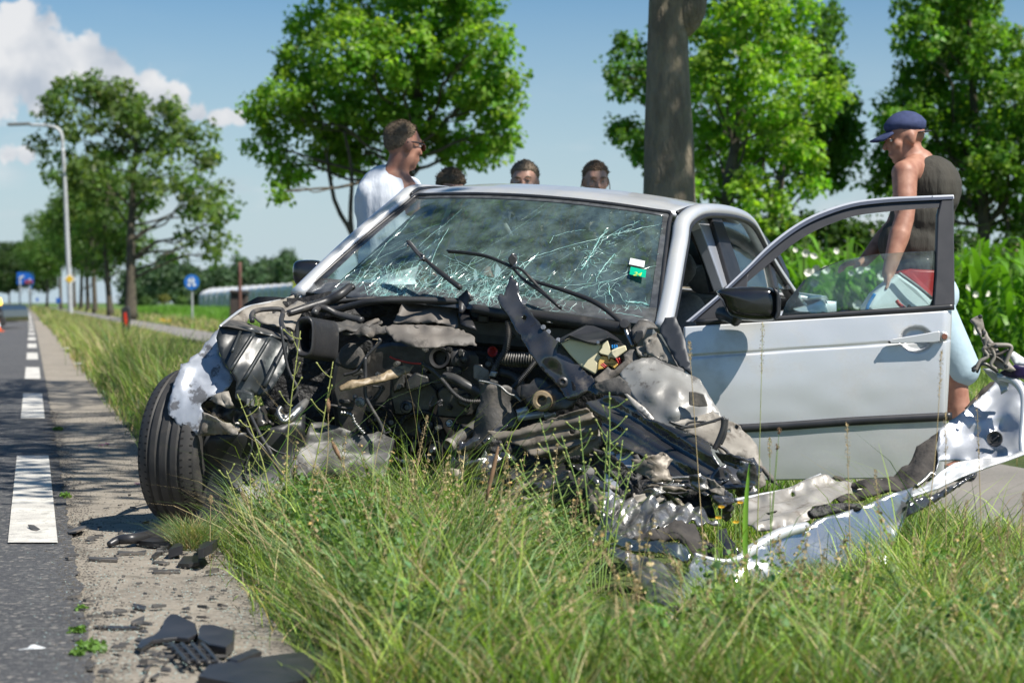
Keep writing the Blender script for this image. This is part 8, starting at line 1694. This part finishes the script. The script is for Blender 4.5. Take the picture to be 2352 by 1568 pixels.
# broken grille near the bottom of the strip
t = thing('broken_grille', 'broken black bumper grille with slats lying on the concrete', 'car part', gnd(*cb(1150, 1250)))
def gz(x, y, z): 
    u, v = cb(x, y); return gnd(u, v, z)
def flatp(nm, pts, z, th, m, par):
    g3 = [gz(x, y, z) for x, y in pts]; n = len(g3); V = g3 + [p + Vector((0, 0, th)) for p in g3]
    o = mk(nm, V, [tuple(range(n - 1, -1, -1)), tuple(range(n, 2 * n))] + [(i, (i + 1) % n, (i + 1) % n + n, i + n) for i in range(n)], m, par); bm = bmesh.new(); bm.from_mesh(o.data); bmesh.ops.recalc_face_normals(bm, faces=bm.faces); bm.to_mesh(o.data); bm.free()
    s = o.modifiers.new('bevel', 'BEVEL'); s.width = .003; s.segments = 2; return o
flatp('frame', [(805, 1235), (830, 1195), (900, 1170), (950, 1130), (965, 1080), (1000, 1045), (1040, 1045), (1150, 1100), (1165, 1160), (1110, 1190), (1040, 1182), (960, 1190), (900, 1200), (870, 1225), (830, 1248)], .012, .012, MT['trim'], t)
flatp('frame_block', [(1170, 1160), (1185, 1140), (1260, 1140), (1380, 1175), (1375, 1240), (1330, 1275), (1230, 1255), (1165, 1215)], .012, .026, MT['trim'], t)
for k in range(6): flatp('slat', [(960 + 22 * k, 1205 + 18 * k), (1180 + 25 * k, 1225 + 17 * k), (1182 + 25 * k, 1233 + 17 * k), (962 + 22 * k, 1213 + 18 * k)], .02 + .004 * (k % 2), .008, MT['black'], t)
for k in range(4): tube('rod', [gz(1010 + 60 * k, 1195, .03), gz(1110 + 60 * k, 1310, .03)], .006, MT['black'], t, px=False, seg=6)
flatp('bar', [(1330, 1330), (1500, 1265), (1540, 1285), (1500, 1300), (1400, 1345)], .015, .02, MT['trim'], t)
panel_ = tube('rubber_hose', [gnd(*cb(640, 615), .015), gnd(*cb(700, 585), .03), gnd(*cb(780, 578), .035), gnd(*cb(870, 560), .03), gnd(*cb(950, 528), .03), gnd(*cb(1010, 505), .02)], [.012, .018, .020, .020, .016], MT['trim'], None, px=False, seg=12, base=gnd(*cb(800, 590)))
tag(panel_, 'thick black rubber trim curling out from under the tyre', 'debris')
# many small unnamed shards: each its own thing
rnd = random.Random(77)
sm = []
for k in range(5):
    nn = rnd.randint(4, 6); pts_ = [(math.cos(6.283 * i / nn + rnd.uniform(-.3, .3)) * rnd.uniform(.6, 1.1), math.sin(6.283 * i / nn) * rnd.uniform(.35, .9)) for i in range(nn)]
    V = [Vector((a * .02, b * .02, 0)) for a, b in pts_] + [Vector((a * .019, b * .018, .002 + .0016 * i)) for i, (a, b) in enumerate(pts_)]
    me = bpy.data.meshes.new('plastic_chip'); me.from_pydata(V, [], [tuple(range(nn - 1, -1, -1)), tuple(range(nn, 2 * nn))] + [(i, (i + 1) % nn, (i + 1) % nn + nn, i + nn) for i in range(nn)]); me.materials.append(db_); sm.append(me)
k = 0
while k < 150:
    u = rnd.uniform(90, 520); v = rnd.uniform(1120, 1560); g_ = gnd(u, v); cc_ = g_.x + .239 * g_.y
    if cc_ > C_STRIP_R + .12 or (cc_ < .1 and rnd.random() < .75) or (v < 1200 and rnd.random() < .6): continue
    o = bpy.data.objects.new('plastic_chip', sm[k % 5]); COL.objects.link(o); s = rnd.uniform(.25, 1.2) * (1.4 if rnd.random() < .15 else 1)
    o.location = (g_.x, g_.y, .0125 if cc_ > .14 else .016); o.rotation_euler = (0, 0, rnd.uniform(0, 6.28)); o.scale = (s * 1.3, s * rnd.uniform(.4, 1), s)
    tag(o, 'small dark plastic chip scattered on the concrete strip or road edge', 'debris', 'small plastic chips on the ground'); k += 1
# crumbs of glass
rg = np.random.default_rng(900); N = 2600; V = []; uu = rg.uniform(60, 620, N); vv = 1180 + 390 * rg.uniform(0, 1, N) ** .8
P0 = []
for u, v in zip(uu, vv):
    g_ = gnd(u, v); cc_ = g_.x + .239 * g_.y
    if -.7 < cc_ < .85 and (rg.uniform() < (1 if cc_ > .15 else .12)): P0.append((g_.x, g_.y, .012 if cc_ > .14 else .016))
P0 = np.array(P0); n = len(P0); s = rg.uniform(.0008, .0024, n)[:, None]; base = np.array([[-1, -1, 0], [1, -.8, 0], [.2, 1.1, 0], [0, 0, 1.5]]); an = rg.uniform(0, 6.28, n); ca, sa = np.cos(an), np.sin(an)
Vx = np.stack([P0 + np.stack([(b[0] * ca - b[1] * sa), (b[0] * sa + b[1] * ca), np.full(n, b[2] * .7)], 1) * s for b in base], 1).reshape(-1, 3)
bb = (np.arange(n) * 4)[:, None]; T = np.concatenate([bb + np.array([[0, 1, 3]]), bb + np.array([[1, 2, 3]]), bb + np.array([[2, 0, 3]])], 0)
tag(npmesh('glass_crumbs', Vx, T, MT['crumb']), 'teal glass crumbs scattered on the concrete and road edge', 'glass crumbs', kind='stuff')
# gravel and soil along the ragged joint of asphalt and concrete
N = 12000; y = rg.uniform(4.4, 16, N) ; c = np.where(rg.uniform(0, 1, N) < .45, rg.normal(.15, .045, N), np.where(rg.uniform(0, 1, N) < .5, rg.normal(C_STRIP_R - .01, .08, N), rg.uniform(.15, C_STRIP_R, N))); x = xl_np(c, y); s = rg.uniform(.001, .0045, N)[:, None]; an = rg.uniform(0, 6.28, N); ca, sa = np.cos(an), np.sin(an)
P0 = np.stack([x, y, np.full(N, .012)], 1); Vx = np.stack([P0 + np.stack([(b[0] * ca - b[1] * sa), (b[0] * sa + b[1] * ca), np.full(N, b[2] * .6)], 1) * s for b in base], 1).reshape(-1, 3); bb = (np.arange(N) * 4)[:, None]; T = np.concatenate([bb + np.array([[0, 1, 3]]), bb + np.array([[1, 2, 3]]), bb + np.array([[2, 0, 3]])], 0)
tag(npmesh('grit', Vx, T, M('dark_grit', (.09, .08, .065), (.05, .045, .04), rough=.9)), 'dark grit along the joint of asphalt and concrete', 'grit', kind='stuff')
# weeds in the joint
for i, (u, v, r_) in enumerate([(205, 1500, .032), (178, 1462, .02), (178, 1515, .014), (150, 1145, .022), (185, 1410, .014), (132, 990, .03)]):
    g_ = gnd(u, v); n = 12; rg = np.random.default_rng(700 + i); cl = np.stack([g_.x + rg.normal(0, r_ * .5, n), g_.y + rg.normal(0, r_ * .5, n), np.full(n, .02), np.full(n, r_ * .5)], 1)
    Vl, Tl, Cl = leaves_geo(cl, 10, r_ * .7, np.array([[.13, .24, .05]]) * rg.uniform(.8, 1.3, (n, 1)), rg); t = thing('joint_weed', ['largest leafy weed in the joint near the bottom', 'small weed above the largest one in the joint', 'tiny weed beside the largest one', 'pale weed on the strip left of the tyre', 'small weed halfway along the joint', 'weed in the joint beside the second marking'][i], 'weed', g_); npmesh('leaves', Vl, Tl, GRASS, Cl, t)
